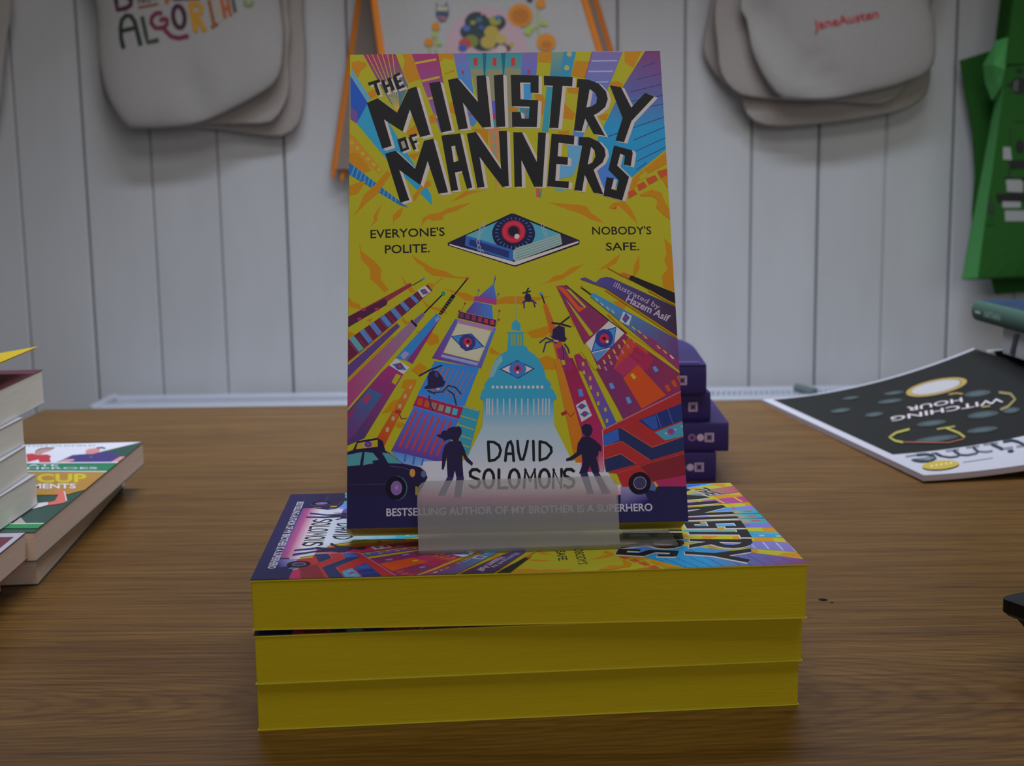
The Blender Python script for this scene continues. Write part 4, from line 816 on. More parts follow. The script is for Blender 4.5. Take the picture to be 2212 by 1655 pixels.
([74.4,117.5,74.3,116.3,73.9,115.1,73.3,114,72.6,113.1,71.7,112.2,70.7,111.5,69.5,110.8,68.2,110.4,66.9,110.2,65.6,110.1,64.2,110.2,63,110.5,61.7,111,60.6,111.6,59.6,112.4,58.7,113.3,58,114.3,57.6,115.4,57.3,116.6,57.2,117.8,57.3,118.9,57.7,120.1,58.2,121.2,58.9,122.2,59.8,123,60.9,123.8,62,124.4,63.3,124.8,64.6,125.1,66,125.2,67.3,125,68.7,124.7,69.9,124.3,71,123.6,72,122.8,72.9,121.9,73.6,120.9,74,119.8,74.3,118.6],[5]),
([60.7,123.3,65.2,125.4,66.6,125.3,71.6,123.1],[5]),
([72,117.7,73.2,117.5,73.3,117.9,72,118.1],[103]),
([71.7,116.3,73,115.9,73.1,116.2,71.8,116.7],[103]),
([71.1,115.1,72.2,114.4,72.4,114.7,71.3,115.4],[103]),
([70.2,114,71.1,113.1,71.4,113.4,70.4,114.3],[103]),
([69,113.1,69.7,112.1,70,112.3,69.3,113.3],[103]),
([67.7,112.5,68.1,111.4,68.5,111.6,68,112.7],[103]),
([66.2,112.3,66.3,111.1,66.7,111.2,66.6,112.3],[103]),
([64.7,112.4,64.5,111.2,64.9,111.1,65.1,112.3],[103]),
([63.3,112.8,62.8,111.7,63.1,111.5,63.6,112.6],[103]),
([62,113.5,61.3,112.5,61.5,112.2,62.3,113.2],[103]),
([61,114.4,60,113.6,60.2,113.3,61.2,114.1],[103]),
([60.2,115.6,59,115,59.2,114.6,60.4,115.3],[103]),
([59.7,116.9,58.4,116.5,58.5,116.1,59.8,116.5],[103]),
([59.6,118.3,58.3,118.1,58.3,117.8,59.6,117.9],[103]),
([59.9,119.7,58.6,119.8,58.6,119.3,59.8,119.3],[103]),
([60.4,121,59.3,121.3,59.2,120.9,60.4,120.6],[103]),
([61.4,122.1,60.4,122.6,60.2,122.2,61.2,121.7],[103]),
([62.5,123,61.8,123.6,61.6,123.3,62.3,122.7],[103]),
([63.9,123.5,63.5,124.3,63.1,124.1,63.6,123.3],[103]),
([65.4,123.8,65.3,124.6,64.9,124.5,65,123.7],[103]),
([66.9,123.7,67.1,124.5,66.7,124.5,66.5,123.8],[103]),
([68.3,123.2,68.8,124,68.5,124.2,68,123.5],[103]),
([69.6,122.5,70.3,123.1,70.1,123.4,69.3,122.8],[103]),
([70.6,121.5,71.6,122,71.5,122.4,70.5,121.9],[103]),
([71.4,120.4,72.5,120.6,72.5,121,71.3,120.8],[103]),
([71.8,119.1,73.1,119.1,73.1,119.5,71.8,119.5],[103]),
([70.7,118.3,70.6,117.5,70.3,116.6,70,115.8,69.5,115.2,68.8,114.5,68.1,114.1,67.3,113.7,66.5,113.5,65.7,113.5,64.8,113.5,64,113.8,63.3,114.2,62.6,114.7,62,115.3,61.5,116,61.2,116.8,61,117.6,61,118.5,61,119.3,61.3,120.2,61.7,121,62.2,121.7,62.8,122.3,63.5,122.7,64.3,123.1,65.1,123.3,66,123.4,66.8,123.3,67.6,123,68.4,122.7,69,122.1,69.6,121.5,70.1,120.8,70.4,120,70.6,119.2],[194]),
([70.3,118.3,70.2,117.5,70,116.8,69.6,116,69.2,115.4,68.6,114.9,68,114.4,67.2,114.1,66.5,113.9,65.7,113.8,64.9,113.9,64.2,114.2,63.5,114.5,62.8,115,62.3,115.5,61.9,116.2,61.5,116.9,61.4,117.7,61.3,118.5,61.4,119.3,61.6,120,62,120.8,62.5,121.4,63,122,63.7,122.4,64.4,122.7,65.2,122.9,65.9,123,66.7,122.9,67.5,122.7,68.2,122.3,68.8,121.8,69.3,121.3,69.8,120.6,70.1,119.9,70.3,119.1],[345]),
([68.6,118.3,68.5,117.7,68.3,117.2,68,116.6,67.5,116.2,67,115.9,66.4,115.7,65.7,115.6,65.1,115.7,64.5,115.9,64,116.3,63.6,116.7,63.2,117.2,63.1,117.8,63,118.5,63.1,119.1,63.3,119.7,63.7,120.2,64.1,120.6,64.7,120.9,65.3,121.1,65.9,121.2,66.5,121.1,67.1,120.9,67.6,120.5,68.1,120.1,68.4,119.6,68.6,119],[194]),
([67.9,118.6,67.8,118.1,67.7,117.6,67.4,117.2,67.1,116.9,66.7,116.6,66.2,116.5,65.8,116.4,65.3,116.5,64.9,116.7,64.5,116.9,64.2,117.3,63.9,117.7,63.8,118.2,63.8,118.6,63.8,119.1,64,119.6,64.2,120,64.6,120.3,65,120.6,65.4,120.7,65.9,120.8,66.3,120.7,66.8,120.5,67.2,120.3,67.5,119.9,67.7,119.5,67.8,119],[7]),
([68.1,116.4,68.1,116.1,68,115.9,67.8,115.7,67.7,115.5,67.5,115.4,67.3,115.3,67,115.3,66.8,115.3,66.6,115.4,66.4,115.6,66.2,115.7,66.1,115.9,66.1,116.2,66,116.4,66.1,116.7,66.2,116.9,66.3,117.1,66.5,117.3,66.7,117.4,66.9,117.5,67.1,117.5,67.3,117.5,67.5,117.4,67.7,117.2,67.9,117.1,68,116.8,68.1,116.6],[350]),
([46.7,117.2,47.8,116.8,65.4,110.7,65.3,105.6,46.2,112.8],[41]),
([48.2,115.6,63.9,110.1,63.5,107.2,47.8,113],[23]),
([65.4,110.3,66.8,111.5,84.5,117.1,85.1,112.7,66.2,105.8,65.3,106.8],[214]),
([66.6,110.4,84.7,116.2,84.6,116.4,66.5,110.6],[147]),
([66.5,109.2,84.7,115.2,84.6,115.4,66.5,109.4],[147]),
([66.5,108,84.6,114.2,84.5,114.4,66.4,108.2],[147]),
([66.5,106.8,84.6,113.2,84.5,113.4,66.4,107.1],[147]),
([54.3,121.4,54.1,120.6,54.4,120.5,54.6,121.4],[264]),
([54.1,120.6,53.9,120.4,53.9,120,54.4,120.5],[264]),
([53.9,120.4,53.6,120.7,53.3,120.5,53.9,120],[264]),
([53.6,120.7,53.5,121.4,53.2,121.4,53.3,120.5],[264]),
([53.5,121.4,53.6,122.2,53.4,122.3,53.2,121.4],[264]),
([53.6,122.2,53.9,122.4,53.9,122.8,53.4,122.3],[264]),
([53.9,122.4,54.2,122.2,54.5,122.3,53.9,122.8],[264]),
([54.2,122.2,54.3,121.4,54.6,121.4,54.5,122.3],[264]),
([53,119,52.8,118.3,53,118.1,53.2,119],[264]),
([52.8,118.3,52.5,118.1,52.5,117.7,53,118.1],[264]),
([52.5,118.1,52.3,118.3,52,118.1,52.5,117.7],[264]),
([52.3,118.3,52.1,119,51.8,119,52,118.1],[264]),
([52.1,119,52.3,119.8,52,120,51.8,119],[264]),
([52.3,119.8,52.5,120,52.6,120.4,52,120],[264]),
([52.5,120,52.8,119.8,53.1,120,52.6,120.4],[264]),
([52.8,119.8,53,119,53.2,119,53.1,120],[264]),
([52.1,116.5,52,115.7,52.2,115.5,52.5,116.5],[264]),
([52,115.7,51.7,115.5,51.7,115.1,52.2,115.5],[264]),
([51.7,115.5,51.5,115.7,51.2,115.6,51.7,115.1],[264]),
([51.5,115.7,51.3,116.5,51,116.5,51.2,115.6],[264]),
([51.3,116.5,51.5,117.2,51.2,117.4,51,116.5],[264]),
([51.5,117.2,51.8,117.5,51.8,117.9,51.2,117.4],[264]),
([51.8,117.5,52,117.2,52.3,117.4,51.8,117.9],[264]),
([52,117.2,52.1,116.5,52.5,116.5,52.3,117.4],[264]),
([51.9,114.1,51.8,113.4,52,113.2,52.2,114.1],[264]),
([51.8,113.4,51.5,113.1,51.5,112.7,52,113.2],[264]),
([51.5,113.1,51.2,113.4,51,113.2,51.5,112.7],[264]),
([51.2,113.4,51.1,114.1,50.8,114.1,51,113.2],[264]),
([51.1,114.1,51.3,114.9,51,115,50.8,114.1],[264]),
([51.3,114.9,51.5,115.1,51.5,115.5,51,115],[264]),
([51.5,115.1,51.8,114.9,52,115,51.5,115.5],[264]),
([51.8,114.9,51.9,114.1,52.2,114.1,52,115],[264]),
([52.2,111.7,52.1,111,52.3,110.8,52.5,111.7],[264]),
([52.1,111,51.8,110.8,51.8,110.4,52.3,110.8],[264]),
([51.8,110.8,51.6,111,51.3,110.8,51.8,110.4],[264]),
([51.6,111,51.4,111.8,51.1,111.8,51.3,110.8],[264]),
([51.4,111.8,51.6,112.5,51.3,112.7,51.1,111.8],[264]),
([51.6,112.5,51.9,112.7,51.9,113.1,51.3,112.7],[264]),
([51.9,112.7,52.1,112.5,52.4,112.7,51.9,113.1],[264]),
([52.1,112.5,52.2,111.7,52.5,111.7,52.4,112.7],[264]),
([53.3,109.8,53.1,109,53.4,108.8,53.6,109.8],[264]),
([53.1,109,52.9,108.8,52.9,108.4,53.4,108.8],[264]),
([52.9,108.8,52.6,109,52.4,108.8,52.9,108.4],[264]),
([52.6,109,52.5,109.8,52.2,109.8,52.4,108.8],[264]),
([52.5,109.8,52.7,110.5,52.4,110.7,52.2,109.8],[264]),
([52.7,110.5,52.9,110.7,52.9,111.1,52.4,110.7],[264]),
([52.9,110.7,53.2,110.5,53.5,110.7,52.9,111.1],[264]),
([53.2,110.5,53.3,109.8,53.6,109.8,53.5,110.7],[264]),
([77.9,120.6,77.7,119.8,78,119.6,78.2,120.5],[233]),
([77.7,119.8,77.5,119.6,77.5,119.2,78,119.6],[233]),
([77.5,119.6,77.2,119.8,76.9,119.6,77.5,119.2],[233]),
([77.2,119.8,77.1,120.6,76.8,120.6,76.9,119.6],[233]),
([77.1,120.6,77.3,121.3,77,121.5,76.8,120.6],[233]),
([77.3,121.3,77.5,121.5,77.5,122,77,121.5],[233]),
([77.5,121.5,77.8,121.3,78.1,121.5,77.5,122],[233]),
([77.8,121.3,77.9,120.6,78.2,120.5,78.1,121.5],[233]),
([78.6,118.4,78.4,117.6,78.7,117.4,78.9,118.3],[233]),
([78.4,117.6,78.1,117.4,78.1,117,78.7,117.4],[233]),
([78.1,117.4,77.9,117.6,77.6,117.5,78.1,117],[233]),
([77.9,117.6,77.8,118.4,77.5,118.4,77.6,117.5],[233]),
([77.8,118.4,77.9,119.1,77.7,119.3,77.5,118.4],[233]),
([77.9,119.1,78.2,119.3,78.2,119.8,77.7,119.3],[233]),
([78.2,119.3,78.5,119.1,78.7,119.3,78.2,119.8],[233]),
([78.5,119.1,78.6,118.4,78.9,118.3,78.7,119.3],[233]),
([79.3,116.4,79.1,115.6,79.4,115.4,79.6,116.4],[233]),
([79.1,115.6,78.8,115.4,78.8,115,79.4,115.4],[233]),
([78.8,115.4,78.6,115.6,78.3,115.5,78.8,115],[233]),
([78.6,115.6,78.5,116.4,78.1,116.4,78.3,115.5],[233]),
([78.5,116.4,78.6,117.1,78.3,117.3,78.1,116.4],[233]),
([78.6,117.1,78.9,117.3,78.9,117.8,78.3,117.3],[233]),
([78.9,117.3,79.1,117.1,79.4,117.3,78.9,117.8],[233]),
([79.1,117.1,79.3,116.4,79.6,116.4,79.4,117.3],[233]),
([79.4,114.2,79.2,113.4,79.5,113.3,79.7,114.2],[233]),
([79.2,113.4,78.9,113.2,78.9,112.8,79.5,113.3],[233]),
([78.9,113.2,78.7,113.5,78.4,113.3,78.9,112.8],[233]),
([78.7,113.5,78.6,114.2,78.2,114.2,78.4,113.3],[233]),
([78.6,114.2,78.7,115,78.5,115.1,78.2,114.2],[233]),
([78.7,115,79,115.2,79,115.6,78.5,115.1],[233]),
([79,115.2,79.2,115,79.5,115.1,79,115.6],[233]),
([79.2,115,79.4,114.2,79.7,114.2,79.5,115.1],[233]),
([79.1,111.8,78.9,111.1,79.2,110.9,79.4,111.8],[233]),
([78.9,111.1,78.7,110.9,78.7,110.5,79.2,110.9],[233]),
([78.7,110.9,78.4,111.1,78.1,110.9,78.7,110.5],[233]),
([78.4,111.1,78.3,111.8,78,111.8,78.1,110.9],[233]),
([78.3,111.8,78.5,112.6,78.2,112.8,78,111.8],[233]),
([78.5,112.6,78.7,112.8,78.7,113.2,78.2,112.8],[233]),
([78.7,112.8,79,112.6,79.3,112.8,78.7,113.2],[233]),
([79,112.6,79.1,111.8,79.4,111.8,79.3,112.8],[233]),
([53.3,32.5,53.5,25,54.6,25,54.4,32.5],[6]),
([54.4,32.5,54.2,32.1,53.9,32,53.5,32.1,53.3,32.5,53.5,32.9,53.9,33,54.2,32.9],[6]),
([54.6,25,54.4,24.6,54,24.4,53.7,24.6,53.5,25,53.7,25.4,54.1,25.5,54.4,25.4],[6]),
([53.8,32,55.8,31.8,56.2,32.8,53.9,33],[6]),
([55.8,31.8,57.5,30.6,58.4,31.3,56.2,32.8],[6]),
([57.5,30.6,58,29,59.1,29,58.4,31.3],[6]),
([58,29,57.4,27,58.3,26.4,59.1,29],[6]),
([57.4,27,56,25.8,56.4,24.8,58.3,26.4],[6]),
([56,25.8,54,25.5,54.1,24.4,56.4,24.8],[6]),
([54.4,32.5,54.2,32.1,53.9,32,53.5,32.1,53.3,32.5,53.5,32.9,53.9,33,54.2,32.9],[6]),
([56.5,32.3,56.4,31.9,56,31.7,55.6,31.9,55.5,32.3,55.6,32.7,56,32.8,56.4,32.7],[6]),
([58.5,31,58.3,30.6,57.9,30.4,57.5,30.6,57.4,31,57.5,31.4,57.9,31.5,58.3,31.4],[6]),
([59.1,29,59,28.6,58.6,28.5,58.2,28.6,58,29,58.2,29.4,58.6,29.5,59,29.4],[6]),
([58.4,26.7,58.2,26.3,57.8,26.2,57.4,26.3,57.3,26.7,57.5,27.1,57.8,27.2,58.2,27.1],[6]),
([56.7,25.3,56.6,24.9,56.2,24.8,55.8,24.9,55.7,25.3,55.8,25.7,56.2,25.8,56.6,25.7],[6]),
([54.6,25,54.4,24.6,54,24.4,53.7,24.6,53.5,25,53.7,25.4,54.1,25.5,54.4,25.4],[6]),
([60.8,24.8,61.2,29,60.2,29.2,59.7,24.9],[6]),
([61.2,29,62,31.5,61.1,32.2,60.2,29.2],[6]),
([62,31.5,62.1,31.6,62.7,33.1,61.1,32.2],[6]),
([62.1,31.6,62.6,30.6,63.6,30.8,62.7,33.1],[6]),
([62.6,30.6,62.9,24.8,64,24.8,63.6,30.8],[6]),
([60.8,24.9,60.6,24.5,60.2,24.3,59.9,24.5,59.7,24.9,59.9,25.2,60.3,25.4,60.6,25.2],[6]),
([61.3,29.1,61.1,28.8,60.7,28.6,60.3,28.8,60.2,29.1,60.4,29.5,60.7,29.7,61.1,29.5],[6]),
([62,31.8,61.9,31.4,61.5,31.3,61.1,31.4,61,31.8,61.1,32.2,61.5,32.4,61.9,32.2],[6]),
([63,32.3,62.8,31.9,62.4,31.8,62,32,61.9,32.4,62,32.7,62.4,32.9,62.8,32.7],[6]),
([63.6,30.7,63.5,30.3,63.1,30.2,62.7,30.3,62.5,30.7,62.7,31.1,63.1,31.2,63.5,31.1],[6]),
([64,24.8,63.8,24.4,63.4,24.3,63.1,24.4,62.9,24.8,63.1,25.2,63.5,25.3,63.8,25.2],[6]),
([60.5,27,63.4,27.1,63.3,28.2,60.5,28.1],[6]),
([61,27.5,60.9,27.1,60.5,27,60.1,27.2,60,27.6,60.1,27.9,60.5,28.1,60.9,27.9],[6]),
([63.9,27.6,63.7,27.3,63.3,27.1,63,27.3,62.8,27.7,63,28.1,63.4,28.2,63.7,28],[6]),
([64.6,32.4,64.8,28.1,65.9,28.2,65.6,32.5],[6]),
([64.8,28.1,65.7,24.8,66.5,25.8,65.9,28.2],[6]),
([65.7,24.8,67.4,24.7,66.7,25.8,66.5,25.8],[6]),
([67.4,24.7,68.5,28,67.5,28.3,66.7,25.8],[6]),
([68.5,28,69.5,32.3,68.5,32.5,67.5,28.3],[6]),
([65.6,32.5,65.5,32.1,65.1,31.9,64.7,32.1,64.6,32.5,64.7,32.9,65.1,33,65.5,32.9],[6]),
([65.9,28.1,65.7,27.8,65.3,27.6,64.9,27.8,64.8,28.2,65,28.6,65.3,28.7,65.7,28.5],[6]),
([66.7,25.3,66.5,24.9,66.1,24.8,65.8,24.9,65.6,25.3,65.8,25.7,66.2,25.8,66.5,25.7],[6]),
([67.6,25.3,67.4,24.9,67,24.7,66.6,24.9,66.5,25.3,66.7,25.6,67,25.8,67.4,25.6],[6]),
([68.5,28.1,68.4,27.7,68,27.6,67.6,27.7,67.5,28.1,67.6,28.5,68,28.6,68.4,28.5],[6]),
([69.5,32.4,69.4,32,69,31.9,68.6,32,68.5,32.4,68.7,32.8,69,32.9,69.4,32.8],[6]),
([70.6,32.4,70.6,24.8,71.6,24.8,71.7,32.4],[6]),
([71.7,32.4,71.5,32,71.1,31.8,70.8,32,70.6,32.4,70.8,32.8,71.2,32.9,71.5,32.7],[6]),
([71.6,24.8,71.5,24.4,71.1,24.3,70.7,24.5,70.6,24.9,70.7,25.2,71.1,25.4,71.5,25.2],[6]),
([73.1,32.1,72.9,24.8,73.9,24.8,74.2,32.1],[6]),
([74.2,32.1,74,31.7,73.6,31.6,73.2,31.8,73.1,32.1,73.3,32.5,73.7,32.7,74,32.5],[6]),
([73.9,24.8,73.8,24.4,73.4,24.3,73,24.4,72.9,24.8,73,25.2,73.4,25.3,73.8,25.2],[6]),
([73.5,31.6,75.7,31.1,76.2,32,73.8,32.7],[6]),
([75.7,31.1,77.3,29.5,78.4,30,76.2,32],[6]),
([77.3,29.5,77.4,28.1,78.5,27.8,78.4,30],[6]),
([77.4,28.1,75.8,26.1,76.4,25.2,78.5,27.8],[6]),
([75.8,26.1,73.2,25.3,73.5,24.3,76.4,25.2],[6]),
([74.2,32.1,74,31.7,73.6,31.6,73.2,31.8,73.1,32.1,73.3,32.5,73.7,32.7,74,32.5],[6]),
([76.5,31.5,76.3,31.2,75.9,31,75.5,31.2,75.4,31.6,75.6,31.9,76,32.1,76.3,31.9],[6]),
([78.4,29.7,78.2,29.3,77.8,29.2,77.5,29.4,77.3,29.7,77.5,30.1,77.9,30.3,78.2,30.1],[6]),
([78.5,27.9,78.3,27.5,77.9,27.4,77.6,27.6,77.4,27.9,77.6,28.3,78,28.5,78.3,28.3],[6]),
([76.6,25.6,76.5,25.2,76.1,25.1,75.7,25.3,75.6,25.6,75.7,26,76.1,26.2,76.5,26],[6]),
([73.9,24.8,73.8,24.4,73.4,24.3,73,24.4,72.9,24.8,73,25.2,73.4,25.3,73.8,25.2],[6]),
([50.6,21.4,49.6,22.3,49.2,21.1,49.9,20.5],[6]),
([49.6,22.3,47.3,22.3,47.9,21.1,49.2,21.1],[6]),
([47.3,22.3,46.1,20.9,47.3,20.5,47.9,21.1],[6]),
([46.1,20.9,46.3,18.9,47.4,19.6,47.3,20.5],[6]),
([46.3,18.9,48,18,48.5,19,47.4,19.6],[6]),
([48,18,49.4,17.4,50.3,18.2,48.5,19],[6]),
([49.4,17.4,49.7,16.6,51,16.5,50.3,18.2],[6]),
([49.7,16.6,49.2,15.6,50,14.7,51,16.5],[6]),
([49.2,15.6,48.1,15.3,47.9,14,50,14.7],[6]),
([48.1,15.3,46.9,16,46.3,15.1,47.9,14],[6]),
([50.8,20.9,50.6,20.5,50.2,20.4,49.8,20.6,49.7,21,49.8,21.4,50.2,21.5,50.7,21.4],[6]),
([50,21.7,49.8,21.3,49.4,21.1,49,21.3,48.8,21.7,49,22.1,49.4,22.3,49.8,22.1],[6]),
([48.2,21.7,48,21.3,47.6,21.1,47.2,21.3,47,21.7,47.2,22.1,47.6,22.3,48,22.1],[6]),
([47.3,20.7,47.1,20.2,46.7,20.1,46.3,20.3,46.1,20.7,46.3,21.1,46.7,21.2,47.1,21.1],[6]),
([47.4,19.2,47.2,18.8,46.8,18.7,46.4,18.9,46.3,19.3,46.5,19.7,46.9,19.8,47.3,19.6],[6]),
([48.8,18.5,48.6,18.1,48.2,17.9,47.8,18.1,47.7,18.5,47.9,18.9,48.3,19.1,48.7,18.9],[6]),
([50.4,17.8,50.2,17.4,49.8,17.2,49.4,17.4,49.2,17.8,49.4,18.2,49.8,18.4,50.2,18.2],[6]),
([50.9,16.5,50.7,16.1,50.3,16,49.9,16.1,49.8,16.5,49.9,16.9,50.3,17.1,50.8,16.9],[6]),
([50.2,15.1,50,14.7,49.6,14.6,49.2,14.7,49,15.1,49.2,15.5,49.6,15.7,50,15.5],[6]),
([48.6,14.6,48.4,14.2,48,14.1,47.6,14.2,47.4,14.6,47.6,15.1,48,15.2,48.4,15],[6]),
([47.2,15.5,47,15.1,46.6,15,46.2,15.1,46,15.6,46.2,15.9,46.6,16.1,47,15.9],[6]),
([55.1,18.1,54.9,16.7,56,16.3,56.2,17.9],[6]),
([54.9,16.7,54.4,15.6,55.3,14.9,56,16.3],[6]),
([54.4,15.6,53.9,15.2,54.3,14,55.3,14.9],[6]),
([53.9,15.2,53.4,15.2,53,14.1,54.3,14],[6]),
([53.4,15.2,52.9,15.7,52,15,53,14.1],[6]),
([52.9,15.7,52.5,16.7,51.4,16.4,52,15],[6]),
([52.5,16.7,52.4,18.1,51.2,18.1,51.4,16.4],[6]),
([52.4,18.1,52.6,19.5,51.5,19.8,51.2,18.1],[6]),
([52.6,19.5,53,20.5,52.1,21.2,51.5,19.8],[6]),
([53,20.5,53.6,20.9,53.2,22.1,52.1,21.2],[6]),
([53.6,20.9,54,20.9,54.5,22.1,53.2,22.1],[6]),
([54,20.9,54.5,20.5,55.5,21.1,54.5,22.1],[6]),
([54.5,20.5,55,19.4,56.1,19.7,55.5,21.1],[6]),
([55,19.4,55.1,18,56.2,18.1,56.1,19.7],[6]),
([56.2,18,56.1,17.6,55.6,17.4,55.2,17.6,55.1,18,55.3,18.4,55.7,18.6,56.1,18.4],[6]),
([56,16.5,55.8,16.1,55.4,15.9,55,16.1,54.9,16.5,55,16.9,55.5,17.1,55.9,16.9],[6]),
([55.5,15.3,55.3,14.9,54.9,14.7,54.5,14.9,54.3,15.3,54.5,15.7,54.9,15.8,55.3,15.7],[6]),
([54.6,14.6,54.5,14.2,54.1,14,53.7,14.2,53.5,14.6,53.7,15,54.1,15.2,54.5,15],[6]),
([53.8,14.6,53.6,14.2,53.2,14.1,52.8,14.2,52.6,14.6,52.8,15,53.2,15.2,53.6,15],[6]),
([53,15.3,52.9,14.9,52.4,14.8,52,14.9,51.9,15.3,52.1,15.7,52.5,15.9,52.9,15.7],[6]),
([52.5,16.6,52.3,16.1,51.9,16,51.5,16.2,51.4,16.6,51.5,17,52,17.1,52.4,16.9],[6]),
([52.4,18.1,52.2,17.7,51.8,17.5,51.4,17.7,51.2,18.1,51.4,18.5,51.8,18.7,52.2,18.5],[6]),
([52.6,19.6,52.4,19.2,52,19.1,51.6,19.2,51.4,19.6,51.6,20,52,20.2,52.4,20],[6]),
([53.1,20.8,53,20.4,52.6,20.3,52.1,20.4,52,20.9,52.2,21.3,52.6,21.4,53,21.2],[6]),
([53.9,21.5,53.8,21.1,53.4,20.9,53,21.1,52.8,21.5,53,21.9,53.4,22.1,53.8,21.9],[6]),
([54.8,21.5,54.6,21.1,54.2,20.9,53.8,21.1,53.7,21.5,53.8,21.9,54.2,22.1,54.6,21.9],[6]),
([55.6,20.8,55.4,20.4,55,20.2,54.6,20.4,54.4,20.8,54.6,21.2,55,21.4,55.4,21.2],[6]),
([56.1,19.6,55.9,19.1,55.5,19,55.1,19.2,54.9,19.6,55.1,20,55.5,20.1,55.9,20],[6]),
([56.2,18,56.1,17.6,55.6,17.4,55.2,17.6,55.1,18,55.3,18.4,55.7,18.6,56.1,18.4],[6]),
([57.1,21.5,56.9,13.9,58.1,15,58.3,21.5],[6]),
([56.9,13.9,60.7,13.8,60.7,15,58.1,15],[6]),
([58.3,21.5,58.1,21.1,57.7,20.9,57.3,21.1,57.1,21.5,57.3,21.9,57.7,22.1,58.1,21.9],[6]),
([58.1,14.4,57.9,14,57.5,13.9,57.1,14.1,57,14.5,57.1,14.9,57.5,15,57.9,14.8],[6]),
([61.3,14.4,61.1,14,60.7,13.8,60.3,14,60.1,14.4,60.3,14.8,60.7,15,61.1,14.8],[6]),
([64.8,17.9,64.6,16.5,65.7,16.1,66,17.8],[6]),
([64.6,16.5,64.1,15.4,65,14.7,65.7,16.1],[6]),
([64.1,15.4,63.6,15,64,13.8,65,14.7],[6]),
([63.6,15,63.1,15,62.7,13.9,64,13.8],[6]),
([63.1,15,62.6,15.5,61.7,14.8,62.7,13.9],[6]),
([62.6,15.5,62.2,16.5,61.1,16.2,61.7,14.8],[6]),
([62.2,16.5,62.1,17.9,60.9,17.9,61.1,16.2],[6]),
([62.1,17.9,62.3,19.3,61.2,19.6,60.9,17.9],[6]),
([62.3,19.3,62.8,20.3,61.8,21,61.2,19.6],[6]),
([62.8,20.3,63.3,20.8,62.9,21.9,61.8,21],[6]),
([63.3,20.8,63.7,20.8,64.2,21.9,62.9,21.9],[6]),
([63.7,20.8,64.2,20.3,65.2,21,64.2,21.9],[6]),
([64.2,20.3,64.7,19.2,65.8,19.5,65.2,21],[6]),
([64.7,19.2,64.8,17.8,66,17.9,65.8,19.5],[6]),
([66,17.8,65.8,17.4,65.4,17.3,65,17.4,64.8,17.9,65,18.2,65.4,18.4,65.8,18.2],[6]),
([65.7,16.3,65.5,15.9,65.1,15.7,64.7,15.9,64.6,16.3,64.8,16.7,65.2,16.9,65.6,16.7],[6]),
([65.2,15.1,65,14.7,64.6,14.5,64.2,14.7,64,15.1,64.2,15.5,64.6,15.7,65,15.5],[6]),
([64.4,14.4,64.2,14,63.8,13.8,63.4,14,63.2,14.4,63.4,14.8,63.8,15,64.2,14.8],[6]),
([63.5,14.4,63.3,14,62.9,13.9,62.5,14,62.4,14.4,62.5,14.8,62.9,15,63.3,14.8],[6]),
([62.7,15.1,62.5,14.7,62.1,14.6,61.7,14.7,61.6,15.2,61.8,15.6,62.2,15.7,62.6,15.5],[6]),
([62.2,16.4,62,16,61.6,15.8,61.2,16,61.1,16.4,61.3,16.8,61.7,16.9,62.1,16.8],[6]),
([62.1,17.9,61.9,17.5,61.5,17.3,61.1,17.5,60.9,17.9,61.1,18.3,61.5,18.5,61.9,18.3],[6]),
([62.3,19.4,62.1,19,61.7,18.9,61.3,19,61.2,19.4,61.3,19.9,61.8,20,62.1,19.8],[6]),
([62.9,20.7,62.7,20.2,62.3,20.1,61.9,20.3,61.7,20.7,61.9,21.1,62.3,21.2,62.7,21.1],[6]),
([63.7,21.3,63.5,20.9,63.1,20.8,62.7,20.9,62.5,21.4,62.7,21.8,63.1,21.9,63.5,21.7],[6]),
([64.5,21.3,64.4,20.9,64,20.7,63.6,20.9,63.4,21.3,63.6,21.7,64,21.9,64.4,21.7],[6]),
([65.3,20.6,65.1,20.2,64.7,20,64.3,20.2,64.2,20.6,64.3,21,64.8,21.2,65.2,21],[6]),
([65.8,19.4,65.6,19,65.2,18.8,64.8,19,64.7,19.4,64.8,19.8,65.3,19.9,65.7,19.8],[6]),
([66,17.8,65.8,17.4,65.4,17.3,65,17.4,64.8,17.9,65,18.2,65.4,18.4,65.8,18.2],[6]),
([67.6,14.2,68,20,67.6,22.3,66.5,14.3],[6]),
([68,20,69.4,15.9,69.5,18.2,67.6,22.3],[6]),
([69.4,15.9,71.1,20,71.6,22.2,69.5,18.2],[6]),
([71.1,20,71.1,14.2,72.2,14.2,71.6,22.2],[6]),
([67.6,14.3,67.5,13.9,67,13.7,66.6,13.9,66.5,14.3,66.7,14.7,67.1,14.8,67.5,14.7],[6]),
([68.4,21.1,68.2,20.8,67.8,20.6,67.4,20.8,67.2,21.2,67.4,21.6,67.8,21.7,68.2,21.6],[6]),
([70,17,69.8,16.6,69.4,16.5,69,16.7,68.9,17.1,69,17.5,69.5,17.6,69.8,17.4],[6]),
([71.9,21.1,71.7,20.7,71.3,20.5,70.9,20.7,70.8,21.1,70.9,21.5,71.3,21.7,71.8,21.5],[6]),
([72.2,14.2,72,13.8,71.6,13.6,71.2,13.8,71.1,14.2,71.2,14.6,71.7,14.8,72.1,14.6],[6]),
([76.3,17.7,76.1,16.3,77.2,15.9,77.5,17.5],[6]),
([76.1,16.3,75.6,15.2,76.5,14.5,77.2,15.9],[6]),
([75.6,15.2,75.1,14.8,75.5,13.6,76.5,14.5],[6]),
([75.1,14.8,74.6,14.8,74.2,13.7,75.5,13.6],[6]),
([74.6,14.8,74.1,15.3,73.2,14.6,74.2,13.7],[6]),
([74.1,15.3,73.7,16.3,72.6,16,73.2,14.6],[6]),
([73.7,16.3,73.6,17.7,72.4,17.7,72.6,16],[6]),
